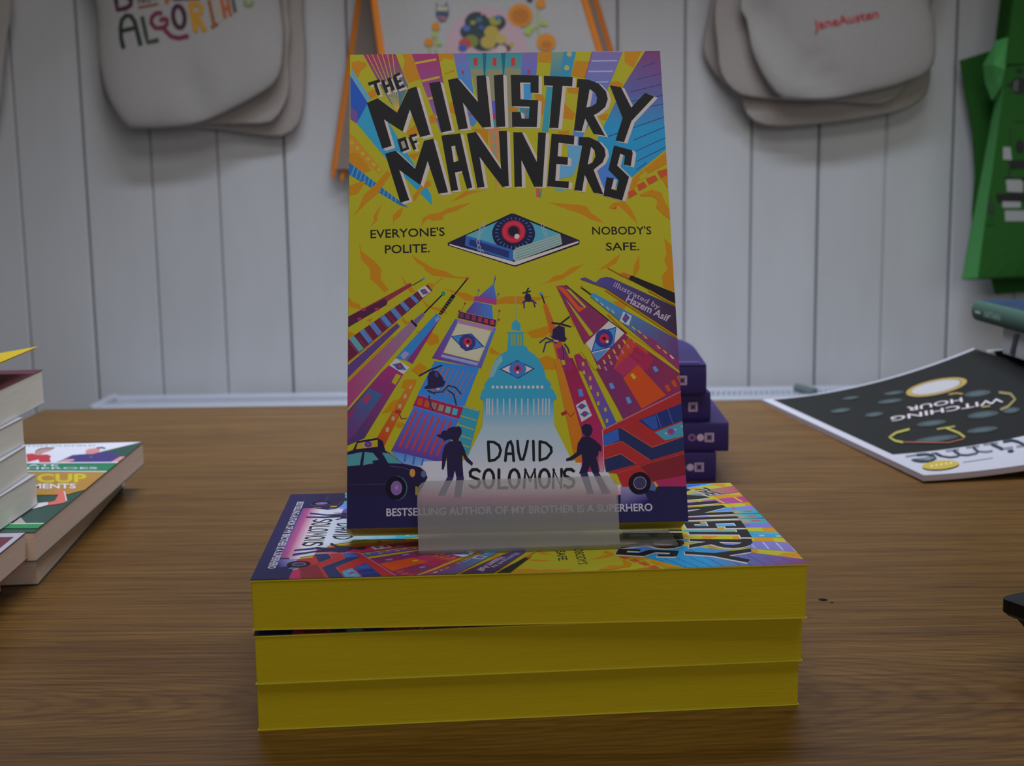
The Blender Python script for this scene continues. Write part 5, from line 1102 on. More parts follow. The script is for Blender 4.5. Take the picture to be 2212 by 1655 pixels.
([73.6,17.7,73.8,19.1,72.7,19.4,72.4,17.7],[6]),
([73.8,19.1,74.3,20.1,73.3,20.8,72.7,19.4],[6]),
([74.3,20.1,74.8,20.5,74.4,21.7,73.3,20.8],[6]),
([74.8,20.5,75.2,20.5,75.7,21.7,74.4,21.7],[6]),
([75.2,20.5,75.8,20.1,76.7,20.8,75.7,21.7],[6]),
([75.8,20.1,76.2,19,77.3,19.3,76.7,20.8],[6]),
([76.2,19,76.3,17.6,77.5,17.7,77.3,19.3],[6]),
([77.5,17.6,77.3,17.2,76.9,17.1,76.5,17.2,76.3,17.6,76.5,18,76.9,18.2,77.3,18],[6]),
([77.2,16.1,77,15.7,76.6,15.5,76.2,15.7,76.1,16.1,76.2,16.5,76.7,16.7,77.1,16.5],[6]),
([76.6,14.9,76.5,14.5,76,14.3,75.6,14.5,75.5,14.9,75.7,15.3,76.1,15.4,76.5,15.3],[6]),
([75.8,14.2,75.6,13.8,75.2,13.6,74.8,13.8,74.7,14.2,74.9,14.6,75.3,14.8,75.7,14.6],[6]),
([75,14.2,74.8,13.8,74.4,13.7,74,13.8,73.8,14.2,74,14.6,74.4,14.8,74.8,14.6],[6]),
([74.2,14.9,74,14.5,73.6,14.3,73.2,14.5,73.1,14.9,73.2,15.3,73.7,15.5,74,15.3],[6]),
([73.7,16.1,73.5,15.8,73.1,15.6,72.7,15.8,72.6,16.2,72.7,16.6,73.2,16.7,73.5,16.6],[6]),
([73.6,17.7,73.4,17.3,73,17.1,72.6,17.3,72.4,17.7,72.6,18.1,73,18.3,73.4,18.1],[6]),
([73.8,19.2,73.6,18.8,73.2,18.6,72.8,18.8,72.7,19.2,72.8,19.6,73.2,19.8,73.7,19.6],[6]),
([74.4,20.4,74.2,20,73.8,19.9,73.4,20.1,73.2,20.5,73.4,20.9,73.8,21,74.2,20.9],[6]),
([75.2,21.1,75,20.7,74.6,20.5,74.2,20.7,74,21.1,74.2,21.5,74.6,21.7,75,21.5],[6]),
([76.1,21.1,75.9,20.7,75.5,20.5,75.1,20.7,74.9,21.1,75.1,21.5,75.5,21.7,75.9,21.5],[6]),
([76.8,20.4,76.6,20,76.2,19.8,75.8,20,75.7,20.4,75.8,20.8,76.3,21,76.7,20.8],[6]),
([77.3,19.1,77.1,18.8,76.7,18.6,76.3,18.8,76.2,19.2,76.3,19.6,76.8,19.7,77.2,19.6],[6]),
([77.5,17.6,77.3,17.2,76.9,17.1,76.5,17.2,76.3,17.6,76.5,18,76.9,18.2,77.3,18],[6]),
([78.7,14,78.8,19.8,78.4,22.1,77.6,14.1],[6]),
([78.8,19.8,81.3,13.1,81,15.3,78.4,22.1],[6]),
([81.3,13.1,82.2,21.1,81,21.1,81,15.3],[6]),
([78.7,14.1,78.6,13.7,78.2,13.5,77.8,13.7,77.6,14.1,77.8,14.5,78.2,14.6,78.6,14.5],[6]),
([79.2,20.9,79,20.5,78.6,20.4,78.2,20.6,78,21,78.2,21.4,78.6,21.5,79,21.4],[6]),
([81.8,14.2,81.6,13.8,81.2,13.6,80.8,13.8,80.6,14.2,80.8,14.6,81.2,14.8,81.6,14.6],[6]),
([82.2,21.1,82,20.7,81.6,20.5,81.2,20.7,81,21.1,81.2,21.5,81.6,21.7,82,21.5],[6]),
([86.6,20.7,85.6,21.6,85.1,20.4,85.8,19.8],[6]),
([85.6,21.6,83.3,21.6,83.8,20.5,85.1,20.4],[6]),
([83.3,21.6,82,20.2,83.2,19.8,83.8,20.5],[6]),
([82,20.2,82.2,18.2,83.3,18.9,83.2,19.8],[6]),
([82.2,18.2,83.9,17.3,84.4,18.4,83.3,18.9],[6]),
([83.9,17.3,85.2,16.7,86.2,17.5,84.4,18.4],[6]),
([85.2,16.7,85.6,15.9,86.8,15.8,86.2,17.5],[6]),
([85.6,15.9,85,14.9,85.8,14,86.8,15.8],[6]),
([85,14.9,83.9,14.6,83.7,13.3,85.8,14],[6]),
([83.9,14.6,82.8,15.3,82.1,14.4,83.7,13.3],[6]),
([86.8,20.3,86.6,19.9,86.2,19.7,85.8,19.9,85.6,20.3,85.8,20.7,86.2,20.9,86.6,20.7],[6]),
([85.9,21,85.7,20.6,85.3,20.4,84.9,20.6,84.8,21,84.9,21.4,85.4,21.6,85.8,21.4],[6]),
([84.1,21,84,20.6,83.5,20.5,83.1,20.6,83,21.1,83.2,21.5,83.6,21.6,84,21.4],[6]),
([83.2,20,83,19.6,82.6,19.4,82.2,19.6,82.1,20,82.2,20.4,82.7,20.6,83.1,20.4],[6]),
([83.3,18.6,83.2,18.2,82.7,18,82.3,18.2,82.2,18.6,82.4,19,82.8,19.1,83.2,19],[6]),
([84.7,17.8,84.5,17.4,84.1,17.3,83.7,17.4,83.6,17.9,83.8,18.2,84.2,18.4,84.6,18.2],[6]),
([86.3,17.1,86.1,16.7,85.7,16.5,85.3,16.7,85.1,17.1,85.3,17.5,85.7,17.7,86.1,17.5],[6]),
([86.8,15.8,86.6,15.4,86.2,15.3,85.8,15.5,85.6,15.9,85.8,16.3,86.2,16.4,86.6,16.2],[6]),
([86,14.4,85.8,14.1,85.4,13.9,85,14.1,84.8,14.5,85,14.9,85.5,15,85.8,14.9],[6]),
([84.4,13.9,84.2,13.6,83.8,13.4,83.4,13.6,83.2,14,83.4,14.4,83.8,14.5,84.2,14.4],[6]),
([83,14.9,82.8,14.5,82.4,14.3,82,14.5,81.9,14.9,82,15.3,82.5,15.4,82.9,15.3],[6]),
([8.8,182.9,13.6,184.6,13.2,185.9,8.3,184.3],[339]),
([10.3,184.5,12.2,178.4,13.5,178.9,11.6,185],[339]),
([13.7,185.1,15.6,179.4,16.9,179.9,15,185.6],[339]),
([16.3,186.2,18.2,180.4,19.5,180.9,17.6,186.7],[339]),
([15.6,181.8,18,182.7,17.6,183.9,15.2,182.9],[339]),
([18.6,187,20.4,180.9,21.8,181.4,20,187.4],[339]),
([19.3,186.5,21.8,187.8,21.3,188.9,18.8,187.6],[339]),
([20.1,183.8,22.1,184.5,21.8,185.6,19.8,184.9],[339]),
([20.8,181,23.6,182,23.2,183.2,20.4,182.2],[339]),
([20.3,158.7,23.8,159.8,25.2,154.3,21.9,153],[339]),
([24.9,159.6,27,153.8,28.2,154.3,26.1,160.1],[339]),
([25.6,159.2,28.4,160.1,28.1,161.3,25.3,160.4],[339]),
([26.4,156.5,28.6,157.2,28.3,158.2,26.1,157.6],[339]),
([7.8,183.7,12.6,185.3,12.2,186.7,7.4,185.1],[6]),
([9.4,185.3,11.3,179.2,12.6,179.6,10.7,185.8],[6]),
([12.7,185.9,14.7,180.2,15.9,180.7,14,186.4],[6]),
([15.3,186.9,17.2,181.2,18.6,181.7,16.6,187.5],[6]),
([14.6,182.6,17,183.5,16.6,184.6,14.2,183.7],[6]),
([17.6,187.7,19.4,181.7,20.9,182.1,19,188.2],[6]),
([18.4,187.3,20.9,188.6,20.4,189.7,17.9,188.4],[6]),
([19.1,184.6,21.2,185.2,20.9,186.3,18.8,185.7],[6]),
([19.8,181.8,22.6,182.8,22.3,184,19.4,183],[6]),
([19.4,159.4,22.8,160.6,24.3,155,20.9,153.7],[6]),
([23.9,160.3,26,154.6,27.2,155.1,25.1,160.8],[6]),
([24.7,160,27.5,160.9,27.1,162,24.4,161.2],[6]),
([25.5,157.2,27.6,157.9,27.4,159,25.2,158.3],[6]),
([20.8,158.3,22.2,158.8,23.1,155.8,21.7,155.2],[231]),
([7.5,175.6,11.9,177.7,19.9,171.1,24.4,181.6,27.9,182.8,33.3,161,29.3,159.9,25,172.4,22.1,162.6,14.5,168.1,17.7,156.2,13.9,155],[339]),
([8,175.3,12.3,177.3,20.3,170.8,24.9,181.3,28.4,182.5,33.8,160.7,29.7,159.6,25.5,172.1,22.6,162.3,14.9,167.8,18.2,155.9,14.3,154.7],[339]),
([8.4,175,12.8,177,20.8,170.4,25.3,180.9,28.8,182.2,34.2,160.4,30.2,159.3,25.9,171.8,23,162,15.4,167.5,18.6,155.6,14.8,154.4],[339]),
([33,184.2,37.6,184.9,42.1,162.8,37.8,161.9],[339]),
([33.5,183.9,38,184.7,42.5,162.5,38.2,161.6],[339]),
([33.9,183.6,38.4,184.4,42.9,162.2,38.6,161.3],[339]),
([40.8,185.7,44.8,186.4,53.1,175.5,52.6,187.4,56.6,187.5,58.2,164.2,54.8,163.8,46.8,175.1,48.8,163.6,44.9,163.1],[339]),
([41.2,185.4,45.2,186.2,53.5,175.3,53.1,187.1,57,187.3,58.6,163.9,55.2,163.6,47.2,174.9,49.2,163.4,45.3,162.9],[339]),
([41.7,185.2,45.7,186,53.9,175,53.5,186.9,57.4,187.1,59,163.7,55.6,163.4,47.6,174.7,49.6,163.2,45.7,162.7],[339]),
([59.9,187.5,63.8,187.8,64,164.2,60.4,164.2],[339]),
([60.3,187.4,64.2,187.6,64.5,164,60.8,164],[339]),
([60.8,187.2,64.7,187.5,64.9,163.9,61.3,163.8],[339]),
([66.8,187.6,78.4,187.2,78.2,179.1,74.8,179.4,75,183.9,70.7,184,70.7,176.4,78,175.9,76.9,163.8,66.9,164.1,66.9,170.8,70.5,170.7,70.8,167.7,73.8,167.7,74.2,173,67,173.4],[339]),
([67.3,187.4,78.9,186.9,78.6,178.9,75.3,179.2,75.4,183.7,71.1,183.8,71.1,176.2,78.4,175.7,77.4,163.6,67.3,163.9,67.4,170.6,70.9,170.5,71.3,167.5,74.2,167.5,74.7,172.8,67.4,173.2],[339]),
([67.8,187.2,79.3,186.8,79.1,178.7,75.8,179,75.9,183.5,71.6,183.6,71.5,176,78.9,175.5,77.8,163.4,67.8,163.7,67.8,170.4,71.4,170.3,71.7,167.3,74.7,167.3,75.1,172.6,67.9,173],[339]),
([80.6,186.9,92.6,186.1,92.2,181.9,88.2,182.2,85.7,163.2,82.1,163.3,84.2,182.2,80.6,182.7],[339]),
([81.1,186.7,93.1,185.9,92.6,181.6,88.7,181.9,86.2,162.9,82.6,163.1,84.6,182,81.1,182.4],[339]),
([81.6,186.5,93.5,185.7,93.1,181.4,89.1,181.7,86.7,162.7,83,162.9,85.1,181.8,81.6,182.2],[339]),
([94.4,185.4,98.9,184.9,103.1,183.1,106,179.5,106.7,175.9,105.4,172.4,102.5,169.9,100.5,168.7,104.8,159.3,100.2,160.3,96.9,167.3,95.3,161.6,92.1,162,94.9,181.3,94,181.6],[339],[99.3,180.6,101.4,178.8,102.3,176.7,101.7,174.1,99.8,172.7,97.7,172.3]),
([94.8,185.2,99.3,184.7,103.5,182.9,106.4,179.2,107.1,175.7,105.8,172.2,102.9,169.7,100.9,168.5,105.2,159.1,100.6,160.1,97.3,167,95.7,161.4,92.5,161.8,95.4,181.1,94.4,181.4],[339],[99.7,180.3,101.8,178.6,102.7,176.5,102.1,173.9,100.3,172.5,98.1,172.1]),
([95.2,184.9,99.7,184.5,104,182.6,106.8,179,107.5,175.5,106.3,171.9,103.3,169.4,101.4,168.3,105.6,158.9,101,159.9,97.8,166.8,96.1,161.2,92.9,161.6,95.8,180.9,94.8,181.1],[339],[100.2,180.1,102.2,178.4,103.1,176.2,102.5,173.7,100.7,172.3,98.5,171.9]),
([107.8,182.2,112.4,181.3,116.2,172,122.2,178.6,126,176.8,115.9,165.9,112.4,156.4,108.9,157.2,112.3,167.4],[339]),
([108.2,182,112.8,181.1,116.6,171.8,122.7,178.4,126.5,176.6,116.3,165.7,112.8,156.3,109.4,157,112.8,167.2],[339]),
([108.7,181.8,113.3,180.9,117,171.6,123.1,178.2,126.9,176.4,116.8,165.5,113.3,156.1,109.8,156.8,113.2,167],[339]),
([14.9,152.9,19.2,154.2,27,146,30.8,158.3,34.6,159.2,40.3,135.5,36.5,135.1,32.2,149.3,29.1,138.9,20.7,145.7,24.6,132.4,21.1,131.4],[339]),
([15.4,152.6,19.6,153.9,27.5,145.7,31.2,158.1,35,158.9,40.7,135.3,36.9,134.8,32.6,149.1,29.6,138.6,21.1,145.4,25.1,132.2,21.5,131.1],[339]),
([15.8,152.3,20.1,153.6,27.9,145.4,31.6,157.8,35.5,158.6,41.2,135,37.4,134.5,33.1,148.8,30,138.3,21.6,145.1,25.5,131.9,21.9,130.8],[339]),
([37.8,160.6,45.5,161.4,50,137.4,47.9,136.9,45.9,144.8,43.1,144.2,44.3,136.4,41.5,136.2],[339],[41.8,155.7,43.3,156.1,44.8,149.4,42.8,148.6]),
([38.2,160.3,45.9,161.2,50.4,137.2,48.3,136.7,46.3,144.6,43.5,143.9,44.7,136.2,41.9,135.9],[339],[42.2,155.4,43.7,155.9,45.2,149.2,43.2,148.4]),
([38.6,160.1,46.4,161,50.8,137,48.7,136.5,46.7,144.4,44,143.7,45.1,136,42.4,135.7],[339],[42.6,155.2,44.1,155.6,45.6,148.9,43.6,148.2]),
([48.2,161.3,52,162,61.8,145.4,61.3,162.3,64.6,162.3,64.8,137.9,62.3,137.6,53.2,150.9,55.1,137.7,52.1,137.4],[339]),
([48.6,161.2,52.4,161.8,62.2,145.2,61.7,162.1,65,162.1,65.2,137.7,62.7,137.4,53.6,150.7,55.5,137.5,52.5,137.2],[339]),
([49,161,52.8,161.6,62.7,145.1,62.1,161.9,65.4,161.9,65.6,137.5,63.1,137.2,54.1,150.5,55.9,137.3,53,137.1],[339]),
([67.3,161.7,70.9,161.7,76.5,148.4,77.5,161.5,80.7,161.2,78.4,137.4,75.1,137.5,70.3,149.2,70.2,137.6,67.2,137.7],[339]),
([67.7,161.6,71.4,161.5,76.9,148.2,78,161.4,81.2,161.1,78.9,137.3,75.5,137.3,70.8,149,70.7,137.4,67.6,137.5],[339]),
([68.2,161.4,71.8,161.3,77.4,148.1,78.5,161.2,81.7,160.9,79.4,137.1,76,137.2,71.3,148.9,71.1,137.3,68.1,137.3],[339]),
([83,160.8,92.2,159.7,91.9,155.7,85.7,156.7,85.1,150.7,89.3,150.2,89,146.8,84.5,147.3,83.8,140,89.3,139.5,89,136.5,80.3,137.6],[339]),
([83.4,160.7,92.7,159.6,92.3,155.5,86.2,156.5,85.5,150.5,89.8,150,89.4,146.6,85,147.1,84.3,139.8,89.8,139.3,89.5,136.3,80.8,137.4],[339]),
([83.9,160.5,93.2,159.4,92.8,155.3,86.7,156.3,86,150.3,90.2,149.8,89.9,146.4,85.5,146.9,84.8,139.7,90.2,139.1,89.9,136.2,81.3,137.2],[339]),
([94,159.1,98.4,158.9,102.2,156.9,104.4,153.8,104.7,150.8,103.2,147.7,99.5,144.5,103,133.6,99,134.5,95.8,142.3,94.4,135.3,91.2,135.7,95.2,155.2,93.8,155.6],[339],[98.8,154.6,100.3,153,100.5,150.4,99.2,147.7,97.1,146.8]),
([94.5,158.9,98.8,158.7,102.6,156.7,104.8,153.6,105.1,150.6,103.7,147.5,99.9,144.3,103.4,133.4,99.5,134.3,96.2,142.1,94.8,135.1,91.7,135.5,95.7,155,94.2,155.4],[339],[99.3,154.4,100.7,152.8,100.9,150.3,99.6,147.5,97.5,146.7]),
([94.9,158.7,99.3,158.5,103,156.5,105.2,153.4,105.5,150.4,104.1,147.3,100.3,144.1,103.9,133.2,99.9,134.2,96.6,141.9,95.3,134.9,92.1,135.3,96.1,154.8,94.7,155.3],[339],[99.7,154.2,101.2,152.6,101.4,150.1,100.1,147.3,98,146.5]),
([108.3,155.1,115.4,152.9,115.8,151.5,114.6,145.8,111.9,146.6,112.5,150.5,110.7,151.4,109.1,146.2,113.7,141.1,110.5,130.9,103,133.1,104.6,141.2,107.5,140.5,106.3,136,108.3,135.3,109.4,139.8,105.4,144.4],[339]),
([108.7,154.9,115.9,152.7,116.2,151.3,115.1,145.6,112.3,146.4,113,150.3,111.1,151.2,109.5,146,114.2,140.9,110.9,130.8,103.4,132.9,105.1,141,108,140.3,106.7,135.8,108.8,135.1,109.9,139.6,105.8,144.2],[339]),
([109.2,154.8,116.3,152.6,116.7,151.2,115.5,145.4,112.8,146.2,113.4,150.1,111.5,151,110,145.8,114.6,140.7,111.3,130.6,103.8,132.7,105.5,140.8,108.4,140.1,107.2,135.6,109.2,134.9,110.3,139.4,106.3,144],[339]),
([7,175.9,11.4,178,19.4,171.4,24,181.9,27.4,183.1,32.9,161.3,28.8,160.3,24.6,172.7,21.7,162.9,14,168.4,17.2,156.6,13.4,155.3],[6]),
([32.6,184.5,37.2,185.2,41.7,163.1,37.4,162.2],[6]),
([40.4,185.9,44.4,186.7,52.6,175.7,52.2,187.6,56.1,187.8,57.8,164.4,54.3,164.1,46.4,175.4,48.3,163.9,44.5,163.3],[6]),
([59.4,187.7,63.3,188,63.6,164.4,59.9,164.3],[6]),
([66.4,187.8,78,187.4,77.7,179.3,74.4,179.6,74.5,184.1,70.2,184.2,70.2,176.6,77.5,176.1,76.5,164,66.4,164.3,66.5,171,70,170.9,70.4,167.9,73.3,167.9,73.8,173.2,66.5,173.6],[6]),
([80.1,187.2,92.1,186.4,91.7,182.1,87.7,182.4,85.3,163.4,81.6,163.6,83.7,182.5,80.1,182.9],[6]),
([94,185.6,98.4,185.2,102.7,183.3,105.6,179.7,106.2,176.2,105,172.6,102.1,170.1,100.1,169,104.4,159.6,99.7,160.6,96.5,167.5,94.8,161.8,91.7,162.3,94.5,181.6,93.5,181.8],[6],[98.9,180.8,101,179.1,101.8,176.9,101.3,174.3,99.4,173,97.2,172.5]),
([107.3,182.4,111.9,181.5,115.7,172.2,121.8,178.8,125.5,177,115.5,166.1,112,156.7,108.5,157.4,111.9,167.6],[6]),
([14.5,153.2,18.7,154.4,26.6,146.3,30.3,158.6,34.1,159.5,39.8,135.8,36,135.3,31.7,149.6,28.7,139.2,20.2,145.9,24.2,132.7,20.6,131.7],[6]),
([37.4,160.8,45.1,161.7,49.6,137.7,47.5,137.2,45.5,145,42.7,144.4,43.9,136.7,41.1,136.4],[6],[41.4,155.9,42.9,156.3,44.3,149.6,42.3,148.9]),
([47.8,161.5,51.5,162.2,61.4,145.6,60.9,162.5,64.2,162.5,64.4,138.1,61.8,137.8,52.8,151.1,54.6,137.9,51.7,137.6],[6]),
([66.8,161.9,70.4,161.8,76,148.6,77,161.7,80.2,161.4,78,137.6,74.6,137.7,69.8,149.4,69.7,137.8,66.7,137.8],[6]),
([82.5,161,91.8,159.9,91.4,155.9,85.2,156.9,84.6,150.9,88.8,150.4,88.5,147,84,147.5,83.3,140.2,88.8,139.7,88.5,136.7,79.9,137.8],[6]),
([93.6,159.3,97.9,159.1,101.7,157.1,103.9,154,104.2,151,102.8,147.8,99,144.7,102.5,133.8,98.6,134.7,95.3,142.5,94,135.5,90.8,135.9,94.8,155.3,93.3,155.8],[6],[98.4,154.8,99.8,153.2,100,150.6,98.7,147.9,96.7,147]),
([107.8,155.3,115,153.1,115.3,151.7,114.2,146,111.4,146.8,112.1,150.7,110.2,151.6,108.7,146.4,113.3,141.3,110,131.1,102.5,133.3,104.2,141.4,107.1,140.7,105.8,136.2,107.9,135.5,109,140,105,144.6],[6]),
]
COVER_WORDS = [
('illustrated by', (104.65, 94.52), (122.15, 84.48), 2.13, 290, 0, 468),
('Hazem Asif', (109.24, 88.16), (125.55, 79.26), 2.83, 290, 0.02, 468),
("EVERYONE'S", (8.65, 116.63), (38.26, 117.22), 3.46, 6, 0.012, 736),
('POLITE.', (14.36, 110.06), (32.19, 110.31), 3.43, 6, 0.012, 736),
("NOBODY'S", (97.31, 116.62), (121.11, 116.36), 3.28, 6, 0.012, 736),
('SAFE.', (102.53, 109.77), (115.89, 109.66), 3.26, 6, 0.012, 736),
('BESTSELLING AUTHOR OF MY BROTHER IS A SUPERHERO', (14.85, 4.58), (115.58, 4.34), 2.79, 294, 0.02, 736),
]
# ------------------------------------------------------------------ printed cover: polygons -> mesh on top of a board
def lin_rgb(c):
    return paint(c, 0.40)

def strip_boxes(items):
    """stacking level of each printed shape: one above everything below it that it may overlap"""
    bb = np.array([(min(p[0::2]), min(p[1::2]), max(p[0::2]), max(p[1::2])) for p in items]); lv = np.zeros(len(items), int)
    for i in range(1, len(items)):
        b = bb[i]; q = bb[:i]
        hit = (q[:, 0] < b[2]) & (q[:, 2] > b[0]) & (q[:, 1] < b[3]) & (q[:, 3] > b[1])
        if hit.any():
            lv[i] = lv[:i][hit].max() + 1
    return lv

def cover_print(mb, top, mat):
    """adds the printed picture and lettering of the cover to mb, in metres, from height `top` up"""
    shapes = []
    words = {}
    for w in COVER_WORDS:
        words.setdefault(w[6], []).append(w)
    for i, a in enumerate(COVER_ART):
        for w in words.get(i, []):
            shapes.append(('w', w))
        shapes.append(('p', a))
    flat = []
    for k, a in shapes:
        if k == 'p':
            flat.append(a[0])
        else:
            (x0, y0), (x1, y1), cap = a[1], a[2], a[3]
            flat.append([min(x0, x1) - cap, min(y0, y1) - cap, max(x0, x1) + cap, max(y0, y1) + cap])
    lv = strip_boxes(flat)
    for (k, a), l in zip(shapes, lv):
        z = top + 4e-6 * (l + 1)
        if k == 'p':
            pts = [(a[0][j] / 1000, a[0][j + 1] / 1000) for j in range(0, len(a[0]), 2)]
            cc = [lin_rgb(COVER_COLOURS[j]) for j in a[1]]
            loops = [[Vector((x, y, 0)) for x, y in pts]]
            if len(a) == 3:
                loops.append([Vector((a[2][j] / 1000, a[2][j + 1] / 1000, 0)) for j in range(0, len(a[2]), 2)])
            allp = [p for lp in loops for p in lp]
            tris = []
            for t in tessellate_polygon(loops):
                (ax, ay), (bx, by), (cx, cy) = [(allp[j].x, allp[j].y) for j in t]
                tris.append(tuple(t) if (bx - ax) * (cy - ay) - (by - ay) * (cx - ax) > 0 else tuple(t[::-1]))
            cc = cc if len(cc) == len(allp) else [cc[0]] * len(allp)
            mb.add([(p.x, p.y, z) for p in allp], tris, mat, cc)
        else:
            s, p0, p1, cap, ci, bold, _ = a
            v, f, w = letters(s, bold)
            d = np.array(p1) - np.array(p0); wd = np.linalg.norm(d); d = d / wd; n = np.array([-d[1], d[0]])
            pts = [np.array(p0) + d * (x / w * wd) + n * (y * cap) for x, y in v]
            mb.add([(p[0] / 1000, p[1] / 1000, z) for p in pts], f, mat, [lin_rgb(COVER_COLOURS[ci])] * len(pts))

# ------------------------------------------------------------------ materials
m_print = new_mat('printed_cover', rough=0.4, spec=0.1)
_N, _L, _b = nodes(m_print)
_va = _N.new('ShaderNodeVertexColor'); _va.layer_name = 'print'
_L.new(_va.outputs['Color'], _b.inputs['Base Color'])

def flat(name, rgb, rough=0.55, spec=0.35, ref=0.42):
    return new_mat(name, paint(rgb, ref), rough, spec)

m_yellow_board = flat('yellow_card', (140, 132, 30))
m_yellow_pages = noisy(new_mat('yellow_sprayed_edges', rough=0.7, spec=0.2), paint((126, 110, 6)), paint((136, 119, 10)), 3.0, (8, 8, 2200), 3, 0.25, 0.0003)
m_white_pages = noisy(new_mat('cream_pages', rough=0.8, spec=0.15), paint((150, 147, 140)), paint((166, 163, 156)), 3.0, (8, 8, 2000), 3, 0.3, 0.0003)
m_brown_pages = noisy(new_mat('newsprint_pages', rough=0.8, spec=0.15), paint((134, 117, 106)), paint((150, 132, 120)), 3.0, (8, 8, 2000), 3, 0.3, 0.0003)
m_black = flat('black_ink', (22, 22, 25), 0.45)
m_white = flat('white_paper', (126, 123, 128), 0.5)
m_navy_board = flat('navy_card', (30, 28, 55))

# wall paint
m_wall = noisy(new_mat('white_painted_boards', rough=0.5, spec=0.3), (0.66, 0.655, 0.665, 1), (0.72, 0.715, 0.735, 1), 6.0, (3, 3, .6), 3, 0.08, 0.001)
m_gap = flat('dark_gap', (30, 32, 32), 0.9)

# oak table
m_oak = new_mat('oak_veneer', rough=0.33, spec=0.36)
N, L, b = nodes(m_oak)
tc = N.new('ShaderNodeTexCoord')
def chain(scale, loc=(0, 0, 0), rot=(0, 0, 0)):
    mp = N.new('ShaderNodeMapping'); mp.inputs['Scale'].default_value = scale; mp.inputs['Location'].default_value = loc; mp.inputs['Rotation'].default_value = rot
    L.new(tc.outputs['Object'], mp.inputs['Vector'])
    return mp
def noise(mp, scale, detail, rough=0.55, dist=0.0):
    n = N.new('ShaderNodeTexNoise'); n.inputs['Scale'].default_value = scale; n.inputs['Detail'].default_value = detail; n.inputs['Roughness'].default_value = rough; n.inputs['Distortion'].default_value = dist
    L.new(mp.outputs['Vector'], n.inputs['Vector'])
    return n
def ramp(src, stops):
    r = N.new('ShaderNodeValToRGB'); el = r.color_ramp.elements
    while len(el) < len(stops):
        el.new(0.5)
    for e, (p, c) in zip(el, stops):
        e.position = p; e.color = c
    L.new(src, r.inputs['Fac'])
    return r
def mix(kind, fac, a, c):
    x = N.new('ShaderNodeMixRGB'); x.blend_type = kind
    if isinstance(fac, float):
        x.inputs['Fac'].default_value = fac
    else:
        L.new(fac, x.inputs['Fac'])
    L.new(a, x.inputs['Color1'])
    if isinstance(c, tuple):
        x.inputs['Color2'].default_value = c
    else:
        L.new(c, x.inputs['Color2'])
    return x
fine = noise(chain((6.0, 190.0, 1.0), rot=(0, 0, 0.05)), 2.2, 6, 0.68, 0.4)
broad = noise(chain((0.8, 13.0, 1.0), (0.3, 0.1, 0), (0, 0, 0.06)), 2.6, 4, 0.55, 0.6)
wv = N.new('ShaderNodeTexWave'); wv.wave_type = 'RINGS'; wv.rings_direction = 'Z'
wv.inputs['Scale'].default_value = 17.0; wv.inputs['Distortion'].default_value = 5.0; wv.inputs['Detail'].default_value = 3.0; wv.inputs['Detail Scale'].default_value = 1.4; wv.inputs['Detail Roughness'].default_value = 0.6
L.new(chain((1.0, 8.0, 0.0), (0.68, 1.0, 0), (0, 0, 0.03)).outputs['Vector'], wv.inputs['Vector'])
c_fine = ramp(fine.outputs['Fac'], [(0.32, (0.092, 0.038, 0.008, 1)), (0.66, (0.215, 0.108, 0.023, 1))])
c_broad = ramp(broad.outputs['Fac'], [(0.30, (0.78, 0.72, 0.66, 1)), (0.62, (1.05, 1.05, 1.05, 1))])
c_wave = ramp(wv.outputs['Fac'], [(0.05, (0.70, 0.60, 0.54, 1)), (0.55, (1.04, 1.04, 1.04, 1))])
x1 = mix('MULTIPLY', 0.75, c_fine.outputs['Color'], c_broad.outputs['Color'])
x2 = mix('MULTIPLY', 0.6, x1.outputs['Color'], c_wave.outputs['Color'])
pores = noise(chain((14.0, 420.0, 1.0), rot=(0, 0, 0.05)), 2.0, 3, 0.6, 0.2)
c_pore = ramp(pores.outputs['Fac'], [(0.30, (0.52, 0.46, 0.42, 1)), (0.44, (1, 1, 1, 1))])
x3 = mix('MULTIPLY', 0.7, x2.outputs['Color'], c_pore.outputs['Color'])
L.new(x3.outputs['Color'], b.inputs['Base Color'])
bp = N.new('ShaderNodeBump'); bp.inputs['Strength'].default_value = 0.08; bp.inputs['Distance'].default_value = 0.0006
L.new(fine.outputs['Fac'], bp.inputs['Height']); L.new(bp.outputs['Normal'], b.inputs['Normal'])
m_oak_edge = flat('oak_edge_banding', (128, 98, 62))

def cloth(name, rgb, bump=0.25):
    c = paint(rgb); d = tuple(k * 0.93 for k in c[:3]) + (1,)
    return noisy(new_mat(name, rough=0.9, spec=0.1), d, c, 260.0, (1, 1, 1), 3, bump, 0.0006)
m_canvas = cloth('natural_canvas', (128, 124, 121))
m_canvas2 = cloth('cream_canvas', (126, 119, 115))
m_orange = cloth('orange_webbing', (165, 95, 35))
m_green_lit = cloth('green_cloth_lit', (66, 126, 68), 0.15)  # paler copy of the bag's green: light on its gusset put into colour
m_green_dk = cloth('dark_green_cloth', (32, 70, 27), 0.15)

